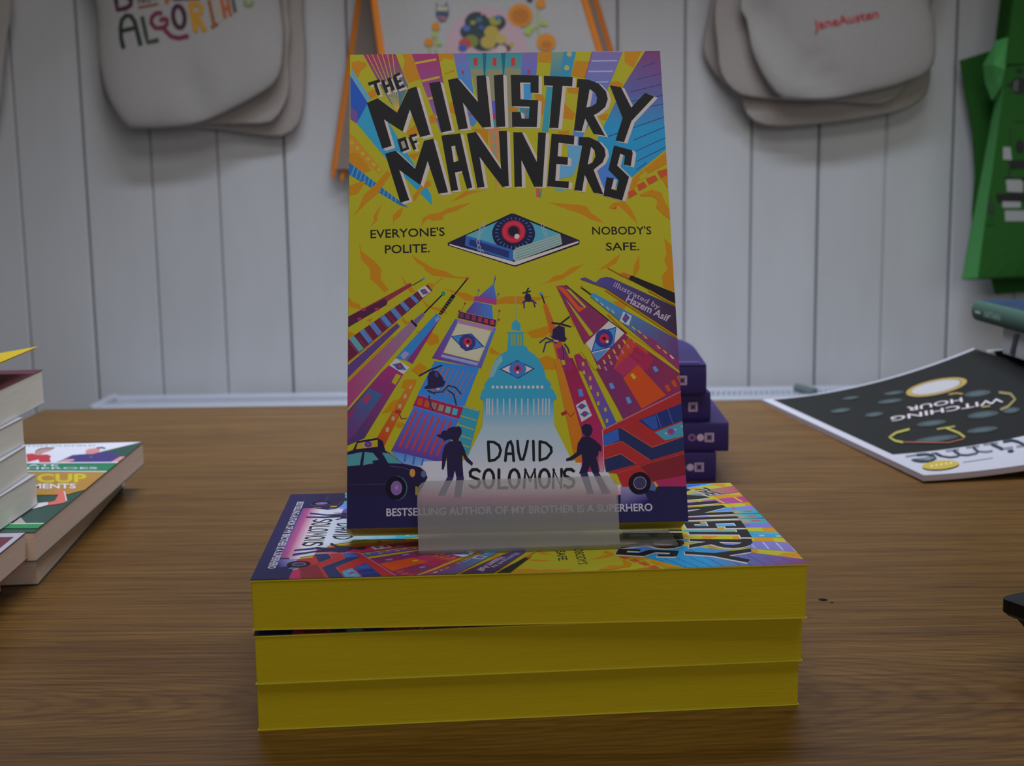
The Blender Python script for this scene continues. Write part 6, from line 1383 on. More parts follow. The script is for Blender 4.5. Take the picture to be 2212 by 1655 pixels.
# ------------------------------------------------------------------ the setting
WALL_Y = 1.9176
mb = MB()
PITCH_X, X0 = 0.095, -0.7175
gaps = {}
for k in range(-22, 36):
    gaps[k] = (0.0011, 0.004)
for k, g in ((1, (0.0022, .012)), (4, (0.0020, .012)), (12, (0.0022, .012)), (14, (0.0024, .012)), (0, (.0011, .006)), (10, (.0013, .006)), (11, (.0014, .007)), (5, (.0016, .01)), (9, (.0016, .01))):
    gaps[k] = g
ZB, ZT = -0.74, 1.70
prof = []
for k in range(-22, 35):
    xa, xb = X0 + k * PITCH_X, X0 + (k + 1) * PITCH_X
    (ga, da), (gb, db) = gaps[k], gaps[k + 1]
    prof += [(xa, da, 1), (xa + ga / 2, da, 0), (xa + ga / 2 + 0.0004, .0022, 0), (xa + ga / 2 + .0030, 0, 0), (xb - gb / 2 - .0022, 0, 0), (xb - gb / 2, .0022, 0), (xb - gb / 2, db, 1)]
vs_, fs, ms = [], [], []
for i, (x, d, dk) in enumerate(prof):
    vs_ += [(x, WALL_Y + d, ZB), (x, WALL_Y + d, ZT)]
    if i:
        fs.append((2 * i - 2, 2 * i, 2 * i + 1, 2 * i - 1)); ms.append(1 if (dk and prof[i - 1][2]) or (prof[i - 1][2] and d > .005 and prof[i - 1][1] > .005) else 0)
mb.add(vs_, fs, ms)
mb.box((prof[0][0], WALL_Y + .013, ZB), (prof[-1][0], WALL_Y + .06, ZT), 1)
structure(mb.build('wall_back', [m_wall, m_gap]))
mb = MB(); mb.box((-3, -3, -0.79), (3, 2.0, -0.74))
m_floor = noisy(new_mat('grey_floor', rough=0.6), (0.25, 0.23, 0.21, 1), (0.31, 0.29, 0.27, 1), 8.0)
structure(mb.build('floor', m_floor))

# radiator on the wall behind the table
m_rad = flat('white_enamel', (150, 152, 160), 0.35)
m_rad_dk = flat('grey_inside', (116, 124, 128), 0.7)
RX0, RX1, RY0, RY1, RZ = -0.585, 0.60, 1.795, 1.893, -0.106
rad = thing('radiator', 'white enamelled radiator with slotted top grille on the boarded wall behind the table', 'radiator', (0.0, 1.85, -0.62))
mbx = MB()
mbx.box((RX0, RY0 - 1.85, 0), (RX1, RY0 - 1.85 + .012, RZ + .62 - .012), bev=.003)
for k in range(36):
    x = RX0 + .02 + k * (RX1 - RX0 - .04) / 36
    mbx.box((x, RY0 - 1.85 - .006, .03), (x + .018, RY0 - 1.85 + .001, RZ + .62 - .045), bev=.003)
mbx.build('front_panel', m_rad, rad)
mbx = MB(); mbx.box((RX0, RY1 - 1.85 - .012, 0), (RX1, RY1 - 1.85, RZ + .62 - .012)); mbx.build('back_panel', m_rad, rad)
mbx = MB()
z = RZ + .62
mbx.box((RX0, RY0 - 1.85, z - .012), (RX1, RY0 - 1.85 + .026, z), bev=.003)
mbx.box((RX0, RY1 - 1.85 - .022, z - .012), (RX1, RY1 - 1.85, z), bev=.003)
n = 150
for k in range(n):
    x = RX0 + .03 + k * (RX1 - RX0 - .06) / n
    y0, y1 = RY0 - 1.85 + .024, RY1 - 1.85 - .02
    sk = .010
    mbx.add([(x, y0, z - .001), (x + .0036, y0, z - .001), (x + .0036 + sk, y1, z - .001), (x + sk, y1, z - .001), (x, y0, z - .01), (x + .0036, y0, z - .01), (x + .0036 + sk, y1, z - .01), (x + sk, y1, z - .01)],
            [(0, 1, 2, 3), (4, 7, 6, 5), (0, 4, 5, 1), (1, 5, 6, 2), (2, 6, 7, 3), (3, 7, 4, 0)])
mbx.box((RX0 + .01, RY0 - 1.85 + .02, z - .016), (RX1 - .01, RY1 - 1.85 - .018, z - .013), 1)
mbx.build('top_grille', [m_rad, m_rad_dk], rad)
for s, x in ((0, RX0 - .012), (1, RX1)):
    mbx = MB(); mbx.box((x, RY0 - 1.85 - .002, 0.005), (x + .012, RY1 - 1.85 + .002, z + .002), bev=.003); mbx.build('end_cap', m_rad, rad)
for x in (-.45, .45):
    mbx = MB(); mbx.box((x, RY1 - 1.85, .08), (x + .03, WALL_Y - 1.85 - .001, .5)); mbx.build('wall_bracket', m_rad, rad)
mbx = MB(); p = at_y(1742, 843, 1.82)
mbx.tube([(p[0] - .010, p[1] - 1.85 + .02, z + .006), (p[0] + .010, p[1] - 1.85 - .01, z + .004)], .006); mbx.build('vent_key', flat('grey_metal', (80, 90, 90), .4), rad)

# table
TX0, TX1, TY0, TY1 = -0.4228, 1.15, 0.06, 1.1499
tab = thing('display_table', 'oak veneered display table that all the books stand on', 'table', (0.36, 0.6, -0.74))
mbx = MB(); mbx.box((TX0 - .36, TY0 - .6, .74 - .026), (TX1 - .36, TY1 - .6, .74), bev=.0015); mbx.build('tabletop', m_oak, tab)
mbx = MB()
for a, c in (((TX0 + .04, TY0 + .04), (TX1 - .04, TY0 + .062)), ((TX0 + .04, TY1 - .062), (TX1 - .04, TY1 - .04)), ((TX0 + .04, TY0 + .062), (TX0 + .062, TY1 - .062)), ((TX1 - .062, TY0 + .062), (TX1 - .04, TY1 - .062))):
    mbx.box((a[0] - .36, a[1] - .6, .74 - .096), (c[0] - .36, c[1] - .6, .74 - .0265))
mbx.build('apron', m_oak_edge, tab)
for x in (TX0 + .065, TX1 - .115):
    for y in (TY0 + .065, TY1 - .115):
        mbx = MB(); mbx.box((x - .36, y - .6, 0), (x + .05 - .36, y + .05 - .6, .74 - .0265), bev=.004); mbx.build('leg', m_oak_edge, tab)
mbx = MB(); p = at_z(1778, 1296, 0)
mbx.v += [(p[0] - .36 + .0022 * math.cos(t), p[1] - .6 + .0019 * math.sin(t), .74 + .00005) for t in np.linspace(0, 6.28, 13)[:-1]]
mbx.f.append(tuple(range(12))); mbx.m.append(0); mbx.c += [(1, 1, 1, 1)] * 12
q = at_z(1797, 1302, 0)
b0 = len(mbx.v); mbx.v += [(q[0] - .36 + .0009 * math.cos(t), q[1] - .6 + .0007 * math.sin(t), .74 + .00005) for t in np.linspace(0, 6.28, 9)[:-1]]
mbx.f.append(tuple(range(b0, b0 + 8))); mbx.m.append(0); mbx.c += [(1, 1, 1, 1)] * 8
o = mbx.build('wood_knot', flat('dark_knot', (20, 13, 9), .9, .05), tab); o['label'] = 'small dark knot in the oak'

# ------------------------------------------------------------------ books
def book(name, label, origin, axes, W, H, T, mats, group=None, art=None, cat='book', spine_round=0.0, cover=0.0004, inset=0.0003):
    """local frame: x from spine to fore-edge, y foot to head, z from back cover (0) to front cover (T)
    mats = front, back, spine, pages"""
    t = thing(name, label, cat, origin, axes, group)
    mf, mk, msp, mp = mats
    m = MB(); m.box((0.001, inset, cover), (W - inset, H - inset, T - cover), bev=.0002); m.build('page_block', mp, t)
    m = MB(); m.box((0.0008, 0, T - cover), (W, H, T), 0)
    fm = [mf]
    if art:
        art(m, T, 1); fm.append(m_print)
    m.build('front_cover', fm, t, colours=bool(art))
    m = MB(); m.box((0.0008, 0, 0), (W, H, cover)); m.build('back_cover', mk, t)
    m = MB()
    if spine_round:
        r = spine_round; sec = []
        for q in np.linspace(-math.pi / 2, math.pi / 2, 13):
            sec.append((-r * math.cos(q) + .001, T / 2 + T / 2 * math.sin(q)))
        sec += [(.0012, T), (.0012, 0)]
        m.loft([[(x, y, z) for x, z in sec] for y in (0, H)], caps=True)
    else:
        m.box((-.0002, 0, 0), (.0008, H, T), bev=.0001)
    m.build('spine', msp, t)
    return t

# --- the stack of three and the displayed copy
BW, BH = 0.129, 0.198
TT = 0.0179
def lying(yaw):
    """fore-edge to the viewer, head to the right"""
    ex = np.array([math.cos(yaw), math.sin(yaw), 0.0]); ey = np.array([-math.sin(yaw), math.cos(yaw), 0.0])
    return ex, ey, (-ey, ex, np.array([0, 0, 1.0]))
sp_mats = (m_yellow_board, m_yellow_board, m_yellow_board, m_yellow_pages)
def stacked(label, fx, fy, z, yaw, T, lift=0.0):
    ex, ey, ax = lying(yaw)
    t = book('paperback_book', label, np.array([fx, fy, z]) + ey * BW, ax, BW, BH, T, sp_mats, 'yellow edged paperbacks in the central stack', cover_print)
    if lift:            # the left (foot) end of the underside gapes a little
        for ch in t.children:
            for p in ch.data.vertices:
                p.co.z += max(0.0, 1 - p.co.z / T) * lift * max(0.0, 1 - p.co.y / BH) ** 1.3
    return t
stacked('yellow-edged paperback at the bottom of the central stack, flat on the oak table', -0.0971, 0.4518, 0.0001, 0.0903, TT)
stacked('yellow-edged paperback in the middle of the central stack of three', -0.0967, 0.4500, 0.0181, 0.0870, TT)
stacked('topmost yellow-edged paperback of the central stack, its colourful cover under the clear stand', -0.0969, 0.4498, 0.0361, 0.0605, 0.0203, 0.0022)

f_yaw, f_lean = 0.03596, 0.41545
f_ex = np.array([math.cos(f_yaw), math.sin(f_yaw), 0.0]); f_eb = np.array([-math.sin(f_yaw), math.cos(f_yaw), 0.0])
f_up = np.array([0, 0, 1.0]) * math.cos(f_lean) + f_eb * math.sin(f_lean)
f_n = np.cross(f_ex, f_up)
f_org = np.array([-0.06739, 0.4861, 0.06497])
book('paperback_book', 'upright paperback on show in the clear stand, black title over yellow city artwork', f_org - f_n * TT, (f_ex, f_up, f_n), BW, BH, TT,
     sp_mats, None, cover_print, spine_round=.0018)

# --- frosted stand that holds it
m_frost = bpy.data.materials.new('frosted_acrylic'); m_frost.use_nodes = True
N, L = m_frost.node_tree.nodes, m_frost.node_tree.links
N.remove(N['Principled BSDF'])
rf = N.new('ShaderNodeBsdfRefraction'); rf.inputs['Roughness'].default_value = 0.15; rf.inputs['IOR'].default_value = 1.10; rf.inputs['Color'].default_value = (0.95, 0.95, 0.95, 1)
df = N.new('ShaderNodeBsdfDiffuse'); df.inputs['Color'].default_value = (0.56, 0.56, 0.54, 1)
tl = N.new('ShaderNodeBsdfTranslucent'); tl.inputs['Color'].default_value = (0.88, 0.87, 0.85, 1)
gl = N.new('ShaderNodeBsdfGlossy'); gl.inputs['Roughness'].default_value = 0.45
tr = N.new('ShaderNodeBsdfTransparent'); tr.inputs['Color'].default_value = (0.97, 0.97, 0.97, 1)
ms0 = N.new('ShaderNodeMixShader'); ms0.inputs['Fac'].default_value = 0.88
ms1 = N.new('ShaderNodeMixShader'); ms1.inputs['Fac'].default_value = 0.5
ms2 = N.new('ShaderNodeMixShader'); ms2.inputs['Fac'].default_value = 0.38
ms3 = N.new('ShaderNodeMixShader'); ms3.inputs['Fac'].default_value = 0.03
L.new(rf.outputs[0], ms0.inputs[1]); L.new(tr.outputs[0], ms0.inputs[2])
L.new(df.outputs[0], ms1.inputs[1]); L.new(tl.outputs[0], ms1.inputs[2])
L.new(ms0.outputs[0], ms2.inputs[1]); L.new(ms1.outputs[0], ms2.inputs[2])
L.new(ms2.outputs[0], ms3.inputs[1]); L.new(gl.outputs[0], ms3.inputs[2])
L.new(ms3.outputs[0], N['Material Output'].inputs['Surface'])
STZ = 0.0565
s_yaw = 0.076
sx = np.array([math.cos(s_yaw), math.sin(s_yaw), 0.0]); sb = np.array([-math.sin(s_yaw), math.cos(s_yaw), 0.0])
st = thing('book_stand', 'frosted clear acrylic book stand holding the upright paperback on the stack', 'book stand', (-0.0024, 0.4799, STZ), (sx, sb, (0, 0, 1)))
SW, TH = 0.0376, 0.0011
def sheet_strip(mb, path, x0, x1, th, mat=0):
    """bent sheet: path is the outer (front/under) line in (y, z), thickness th towards the inside"""
    path = [np.array(p, float) for p in path]; inner = []
    for i, p in enumerate(path):
        t = path[min(i + 1, len(path) - 1)] - path[max(i - 1, 0)]; t /= np.linalg.norm(t)
        inner.append(p + th * np.array([-t[1], t[0]]))
    loop = path + inner[::-1]
    mb.loft([[(x, p[0], p[1]) for p in loop] for x in (x0, x1)], mat, caps=False)
    n = len(path)
    for k, x in ((0, x0), (1, x1)):
        vs_ = [(x, p[0], p[1]) for p in loop]
        mb.add(vs_, [((i, i + 1, 2 * n - 2 - i, 2 * n - 1 - i) if k else (2 * n - 1 - i, 2 * n - 2 - i, i + 1, i)) for i in range(n - 1)], mat)
lean = 0.27
# front lip with rounded top corners
mbx = MB()
Hh, rc = 0.0278, 0.004
out = [(-SW, 0.0022)]
out += [(-SW + rc - rc * math.cos(q), Hh - rc + rc * math.sin(q)) for q in np.linspace(0, math.pi / 2, 8)]
out += [(SW - rc + rc * math.sin(q), Hh - rc + rc * math.cos(q)) for q in np.linspace(0, math.pi / 2, 8)]
out += [(SW, 0.0022)]
fr = [(x, z * math.sin(lean), z * math.cos(lean)) for x, z in out]
bk = [(x, y + TH * math.cos(lean), z - TH * math.sin(lean)) for x, y, z in fr]
n = len(fr)
mbx.add(fr + bk, [tuple(range(n - 1, -1, -1)), tuple(range(n, 2 * n))] + [(i, (i + 1) % n, n + (i + 1) % n, n + i) for i in range(n)])
mbx.build('front_lip', m_frost, st)
mbx = MB()
y0, z0 = 0.0022 * math.sin(lean), 0.0022 * math.cos(lean)
path = [(y0, z0)] + [(y0 + .0022 - .0022 * math.cos(q), z0 - .0022 * math.sin(q)) for q in np.linspace(0.2, math.pi / 2, 6)] + [(0.0325, 0.0)]
path = [(p[0], max(0.0, p[1])) for p in path]
sheet_strip(mbx, path, -SW, SW, 0.0009)
mbx.box((SW, .0030, 0), (.0600, .0300, .0009))
mbx.build('base', m_frost, st)
mbx = MB()
bl = f_lean
yb = 0.0300
sheet_strip(mbx, [(yb, 0.0009), (yb + .002, .0045), (yb + .0045 + .07 * math.sin(bl), .0045 + .07 * math.cos(bl))], -.03, .03, -0.0011)
mbx.build('back_rest', m_frost, st)

# ------------------------------------------------------------------ printing on other things: shapes given where the photo shows them
class Print:
    """flat shapes laid on a surface; place(p) gives the surface point above which a shape lies"""
    def __init__(self, mb, place, lift):
        self.mb, self.place0, self.first, self.lift, self.k, self.idx, self.mats = mb, place, lift, 1.2e-5, 0, {}, []
    def place(self, p, h):
        return self.place0(p, self.first + h)
    def mat(self, rgb):
        key = tuple(int(round(k * self.gain)) for k in rgb)
        if key not in self.idx:
            self.idx[key] = len(self.mats); self.mats.append(flat('ink_%d_%d_%d' % key, rgb))
        return self.idx[key] + self.base
    base = 1; gain = 1.0
    def poly(self, rgb, pts):
        self.k += 1
        v = [self.place(p, self.lift * self.k) for p in pts]
        tri = tessellate_polygon([[Vector((p[0], p[1], 0)) for p in pts]])
        self.mb.add(v, [tuple(t) for t in tri], self.mat(rgb))
    def line(self, rgb, pts, w):
        self.k += 1
        pts = [np.array(p, float) for p in pts]; m = self.mat(rgb)
        fine = [pts[0]]
        for a, c in zip(pts[:-1], pts[1:]):
            k = max(1, int(np.linalg.norm(c - a) / (w * 1.5)))
            fine += [a + (c - a) * (j + 1) / k for j in range(k)]
        L_, R_ = [], []
        for i, p in enumerate(fine):
            t = fine[min(i + 1, len(fine) - 1)] - fine[max(i - 1, 0)]; t = t / (np.linalg.norm(t) + 1e-9); n_ = np.array([-t[1], t[0]]) * w / 2
            L_.append(self.place(p + n_, self.lift * self.k)); R_.append(self.place(p - n_, self.lift * self.k))
        for i in range(len(fine) - 1):
            self.mb.add([L_[i], L_[i + 1], R_[i + 1], R_[i]], [(0, 1, 2, 3)], m)
    def oval(self, rgb, c, rx, ry, ang=0.0, n=28):
        self.k += 1
        ca, sa = math.cos(ang), math.sin(ang); m = self.mat(rgb); K = 4 if max(rx, ry) > 40 else 2
        v = [self.place(c, self.lift * self.k)]
        for q in range(1, K + 1):
            for t in np.linspace(0, 2 * math.pi, n, endpoint=False):
                a, b_ = rx * q / K * math.cos(t), ry * q / K * math.sin(t)
                v.append(self.place((c[0] + a * ca - b_ * sa, c[1] + a * sa + b_ * ca), self.lift * self.k))
        f = [(0, 1 + i, 1 + (i + 1) % n) for i in range(n)]
        for q in range(K - 1):
            f += [(1 + q * n + i, 1 + (q + 1) * n + i, 1 + (q + 1) * n + (i + 1) % n, 1 + q * n + (i + 1) % n) for i in range(n)]
        self.mb.add(v, f, m)
    def words(self, rgb, s, p0, p1, cap, bold=0.0, slant=0.0):
        """baseline p0 -> p1 in shape units, cap height cap (positive = to the left of the baseline as drawn with y down)"""
        self.k += 1
        v, f, w = letters(s, bold)
        p0, p1 = np.array(p0, float), np.array(p1, float); d = p1 - p0; wd = np.linalg.norm(d); d /= wd; n_ = np.array([d[1], -d[0]])
        self.mb.add([self.place(p0 + d * ((x + slant * y) / w * wd) + n_ * y * cap, self.lift * self.k) for x, y in v], f, self.mat(rgb))

def zoomed(ox, oy, s):
    return lambda p: (ox + p[0] / s, oy + p[1] / s)

# ------------------------------------------------------------------ left pile of books
def frame_from(near, far):
    """near and far right-hand bottom corners -> axes of a book lying face up with its fore-edge to the right"""
    ey = np.array([far[0] - near[0], far[1] - near[1], 0.0]); ey /= np.linalg.norm(ey)
    return np.array([ey[1], -ey[0], 0.0]), ey, np.array([0, 0, 1.0])

def lying_book(name, label, near, far, z, W, T, mats, art=None, group=None, H=None, **k):
    ex, ey, ez = frame_from(near, far)
    h = H or math.hypot(far[0] - near[0], far[1] - near[1])
    if H:                      # far corner is the one that is seen
        org = np.array([far[0], far[1], z]) - ey * h - ex * W
    else:
        org = np.array([near[0], near[1], z]) - ex * W
    return book(name, label, org, (ex, ey, ez), W, h, T, mats, group, art, **k), org, (ex, ey, ez)

m_green_card = flat('dark_green_card', (28, 50, 42))
m_maroon = flat('maroon_card', (70, 29, 38))
m_white_card = flat('white_card', (128, 126, 130))
lying_book('paperback_book', 'brown-paged paperback flat on the oak table under the green football book', (-0.2405, 0.6310), (-0.2609, 0.8460), 0.0002, 0.148, 0.0145,
           (m_green_card, m_green_card, m_green_card, m_brown_pages), group='books in the left pile')
t, org, ax = lying_book('paperback_book', 'football paperback with a green, white and gold cover in the left pile', (-0.2367, 0.6210), (-0.2468, 0.8435), 0.0149, 0.148, 0.0147,
           (m_green_card, m_green_card, m_green_card, m_brown_pages), group='books in the left pile')
G = zoomed(0, 940, 6.897)
def on_cup(p, h):
    q = at_z(*G(p), 0.0296) - org
    return (float(np.clip(q @ ax[0], 0.001, .1479)), float(np.clip(q @ ax[1], 0.0001, 0.2226)), 0.0147 + h)
fc = [c for c in t.children if c.name.startswith('front_cover')][0]
pm = MB(); pm.box((.0008, 0, .0143), (.148, .22272, .0147), 0)
pr = Print(pm, on_cup, 0.00005); pr.gain = .84
WHT, GRN = (150, 148, 154), (20, 84, 56)
pr.poly(WHT, [(-900, 160), (380, 145), (2110, 100), (1300, 300), (1060, 320), (800, 420), (-900, 430)])
pr.words((70, 70, 85), 'TOM OLDFIELD', (390, 178), (1420, 168), 22)
pr.poly((128, 34, 40), [(390, 285), (480, 275), (560, 300), (700, 290), (765, 315), (740, 350), (765, 415), (590, 418), (575, 365), (410, 405)])
pr.poly((130, 95, 88), [(520, 250), (600, 205), (700, 195), (800, 205), (740, 240), (660, 262), (600, 300), (510, 290)])
pr.line((50, 40, 40), [(530, 240), (600, 205), (700, 192), (810, 196)], 14)
pr.poly((42, 34, 80), [(950, 360), (1080, 300), (1270, 285), (1500, 262), (1700, 265), (1790, 310), (1740, 370), (1600, 410), (1010, 412), (1110, 370)])
pr.poly((145, 92, 88), [(1270, 250), (1300, 215), (1420, 195), (1500, 215), (1470, 260), (1380, 285), (1290, 285)])
pr.line((55, 48, 55), [(1440, 196), (1520, 188), (1570, 205)], 22)
pr.poly((140, 100, 98), [(820, 420), (980, 362), (1100, 360), (1110, 380), (950, 425)])
pr.poly((150, 98, 96), [(1640, 412), (1790, 325), (1870, 322), (1860, 360), (1740, 412)])
pr.line((95, 75, 35), [(1340, 335), (1370, 330)], 16)
pr.poly(GRN, [(-900, 436), (1780, 432), (1630, 545), (-900, 535)])
pr.line(WHT, [(-900, 428), (1790, 412)], 16)
pr.line(WHT, [(-900, 540), (1640, 548)], 13)
pr.words(WHT, 'ULTIMATE', (-300, 472), (870, 468), 28, .01); pr.words(WHT, 'HEROES', (400, 512), (1450, 510), 26, .01)
pr.poly((122, 88, 34), [(-900, 556), (1610, 556), (1300, 800), (980, 880), (580, 888), (-900, 880)])
pr.line((140, 95, 20), [(-400, 888), (580, 890), (990, 885), (1300, 800)], 14)
pr.words((142, 130, 22), 'WORLD CUP', (-1000, 710), (1290, 704), 116, .03)
pr.words(WHT, 'MOMENTS', (120, 802), (1130, 800), 68, .02)
pr.poly((150, 72, 64), [(700, 1052), (720, 1015), (820, 985), (880, 880), (780, 850), (800, 832), (950, 840), (990, 985), (960, 1015), (830, 1040)])
pr.line(WHT, [(958, 845), (993, 990)], 18)
pr.poly((148, 142, 145), [(480, 1110), (580, 1020), (720, 1008), (705, 1052), (580, 1085)])
pr.poly((120, 112, 108), [(180, 1330), (310, 1235), (385, 1320)])
pr.poly((22, 92, 50), [(-200, 1340), (690, 1330), (590, 1400), (-200, 1400)])
pr.line(WHT, [(-200, 1335), (700, 1325)], 10)
nm = fc.name; bpy.data.objects.remove(fc)
pm.build('front_cover', [m_green_card] + pr.mats, t)

# nearest pair at the left edge
lying_book('paperback_book', 'lower paperback of the pair at the left edge of the table, nearest the viewer', (-0.2520, 0.58), (-0.2540, 0.6195), 0.0002, 0.129, 0.0164,
           (m_maroon, m_maroon, m_maroon, m_brown_pages), group='books in the left pile', H=.198)
def maroon_art(mb, top, mat):
    for z, c, b in ((1, (122, 120, 130), (.004, .006, .1288, .1975)), (2, (72, 32, 42), (.006, .010, .1260, .1905)), (3, (45, 38, 85), (.006, .010, .1260, .120)), (4, (122, 120, 130), (.006, .120, .1260, .1225))):
        x0, y0, x1, y1 = b
        mb.add([(x, y, top + z * 2e-5) for x, y in ((x0, y0), (x1, y0), (x1, y1), (x0, y1))], [(0, 1, 2, 3)], mat, [lin_rgb(c)] * 4)
lying_book('paperback_book', 'maroon-covered paperback with a white border, at the left edge beside the football book', (-0.2380, 0.577), (-0.2400, 0.6185), 0.0168, 0.129, 0.0133,
           (m_maroon, m_maroon, m_maroon, m_brown_pages), maroon_art, group='books in the left pile', H=.198)

# tall column of white-paged books standing on the football book
wm = (m_white_card, m_white_card, m_white_card, m_white_pages)
WPOS = [(-0.2543, 0.6752, .0304, .0158, (0.0004, -0.0526), 'white-paged paperback at the bottom of the tall left column, resting on the football book'),
        (-0.2575, 0.6730, .0464, .0155, (0.0020, -0.0431), 'second white-paged paperback from the bottom of the tall left column'),
        (-0.2597, 0.6772, .0621, .0138, (0.0009, -0.0360), 'third white-paged paperback from the bottom of the tall left column')]
for x, y, z, T, d, lab in WPOS:
    lying_book('paperback_book', lab, (x + d[0], y + d[1]), (x, y), z, 0.129, T, wm, group='white-paged books in the tall left column', H=.198)
near, far = (-0.2649 + .0038, 0.7233 - .0734), (-0.2649, 0.7233)
m_yellow_cover = flat('yellow_cover', (165, 138, 18), .4)
t, org, ax = lying_book('paperback_book', 'top book of the tall left column, yellow cover curling open over a maroon page', near, far, .0761, 0.129, .0183,
                   (m_maroon, m_white_card, m_white_card, m_white_pages), group='white-paged books in the tall left column', H=.198)
for ch in list(t.children):
    if ch.name.startswith('front_cover'):
        ch.name = 'flyleaf'; ch['label'] = 'maroon flyleaf'
mbx = MB(); rows = []
for j in range(9):
    v = j / 8
    row = []
    for i in range(15):
        u = i / 14
        lift_ = .0005 + (.0125 + .001 * v) * u ** 1.6
        row.append((.001 + u * .1300, v * .192 - .004, .0184 + lift_))
    rows.append(row)
mbx.grid(rows); mbx.grid([[(p[0], p[1], p[2] - .0005) for p in r] for r in rows], flip=True)
o = mbx.build('curled_cover', m_yellow_cover, t); o['label'] = 'curling yellow front cover'

# ------------------------------------------------------------------ purple books behind the displayed copy
m_purple = flat('purple_card', (36, 27, 72), .5, .15)
m_purple_top = noisy(new_mat('purple_cover', rough=.5, spec=.15), paint((29, 22, 52)), paint((38, 29, 66)), 14.0)
LILAC = (142, 122, 150)
PB = [(0.1225, 0.8375, 0.0002, .0186, 0.0, 'purple book at the bottom of the stack behind the upright paperback'),
      (0.1308, 0.8400, .0190, .0186, -0.02, 'purple book jutting furthest right, second from bottom of the purple stack'),
      (0.1200, 0.8470, .0378, .0186, 0.03, 'third purple book from the bottom of the purple stack'),
      (0.1160, 0.8380, .0566, .0186, 0.0, 'topmost purple book, its cover bowed upwards on the purple stack')]
for i, (x, y, z, T, yaw, lab) in enumerate(PB):
    ex = np.array([math.cos(yaw), math.sin(yaw), 0.0]); ey = np.array([-math.sin(yaw), math.cos(yaw), 0.0])
    # local x (spine -> fore-edge) points away, local y points left: origin at the right end of the spine
    t = book('paperback_book', lab, np.array([x, y, z]), (ey, -ex, (0, 0, 1)), .129 if i < 3 else .098, .198, T, (m_purple_top, m_purple, m_purple, m_white_pages), group='purple books in a stack', spine_round=.0016)
    sp = [c for c in t.children if c.name.startswith('spine')][0]
    m = MB()
    r = .0016
    for q0, q1 in zip(np.linspace(-math.pi / 2, math.pi / 2, 13)[:-1], np.linspace(-math.pi / 2, math.pi / 2, 13)[1:]):
        m.add([(-r * math.cos(q) + .001, yy, T / 2 + T / 2 * math.sin(q)) for q in (q0, q1) for yy in (0, .198)], [(0, 1, 3, 2)])
    m.add([(.0012, 0, 0), (.0012, 0, T), (.0012, .198, 0), (.0012, .198, T)], [(0, 1, 3, 2)])
    def on_spine(p, h, T=T):      # p in mm: from right end leftwards, height above the middle
        s = max(-1, min(1, p[1] / 1000 / (T / 2))); q = math.asin(s)
        return (-.0016 * math.cos(q) + .001 - h, p[0] / 1000, T / 2 + p[1] / 1000)
    ps = Print(m, on_spine, .00016)
    off = [8.0, 9.5, 8.5, 12.5][i]
    ps.poly(LILAC, [(off, -2.9), (off + 5.8, -2.9), (off + 5.8, 2.9), (off, 2.9)]); ps.poly((46, 38, 84), [(off + .9, -2.1), (off + 4.9, -2.1), (off + 4.9, 2.1), (off + .9, 2.1)])
    ps.oval(LILAC, (off + 2.9, 0), 1.9, 1.9); ps.oval((34, 28, 66), (off + 2.9, 0), 1.6, 1.6)
    if i < 2:
        ps.oval(LILAC, (off + 8.6, 0), 2.3, 2.3)
    for k in range(9):
        x0 = off + 14 + k * 12
        ps.oval((105, 70, 110), (x0, 0), 2.4, 2.4); ps.oval((40, 32, 78), (x0, 0), 1.4, 1.4)
    bpy.data.objects.remove(sp); m.build('spine', [m_purple] + ps.mats, t)
    if i == 3:
        fc = [c for c in t.children if c.name.startswith('front_cover')][0]; bpy.data.objects.remove(fc)
        m = MB(); rows = []
        bow = lambda u: .0045 * math.sin(min(1, u * 1.2) * math.pi / 2)
        for a in range(21):
            u = a / 20
            v0 = .16 * (1 - math.sqrt(max(0, 1 - (max(0, u - .45) / .55) ** 2)))      # rounded far corner
            rows.append([(u * .129, v * .198, T + .0004 + bow(u)) for v in np.linspace(v0, 1, 9)])
        m.grid(rows, flip=True); m.grid([[(p[0], p[1], p[2] - .0005) for p in r_] for r_ in rows])
        def on_top(p, h, T=T):
            return (p[0] / 1000, p[1] / 1000, T + .0004 + bow(p[0] / 129) + h)
        pt = Print(m, on_top, .0006)
        pt.line((78, 62, 98), [(60, 14), (62, 22)], 6); pt.line((78, 62, 98), [(60, 28), (64, 36)], 5); pt.line((46, 34, 74), [(6, 4), (8, 50)], 5)
        m.build('front_cover', [m_purple_top] + pt.mats, t, smooth=True)

# ------------------------------------------------------------------ magazines at the right
NL, FL = np.array([.2516, .824, .0]), np.array([.2045, 1.132, .0])
et = (FL - NL); Ht = np.linalg.norm(et); et = et / Ht; es = np.array([et[1], -et[0], 0.0]); Ws = .192
MT = .0048
def mag(s, t):
    p = NL + es * (s * Ws) + et * (t * Ht)
    z = MT + .0004 + (0.026 + .010 * t) * max(0.0, s) ** 1.9 - .002 * max(0, t) * (1 - s)
    return np.array([p[0], p[1], z])
def project(P):
    d = CAM_M @ (np.asarray(P) - np.array([0, 0, CAM_H]))
    return np.array([IMG_W / 2 + F_PX * d[0] / d[2], IMG_H / 2 - F_PX * d[1] / d[2]])
def unmag(px):
    s, t = .4, .4
    for _ in range(12):
        f0 = project(mag(s, t)) - px; e = 1e-4
        J = np.stack([(project(mag(s + e, t)) - project(mag(s, t))) / e, (project(mag(s, t + e)) - project(mag(s, t))) / e], 1)
        ds = np.linalg.solve(J, -f0); s, t = s + ds[0] * .8, t + ds[1] * .8
        s, t = min(max(s, -.2), 1.4), min(max(t, -.2), 1.3)
    return s, t
MZ = zoomed(1880, 780, 5.91)
base_o = np.array([NL[0] + .1, NL[1] + .15, 0.0])
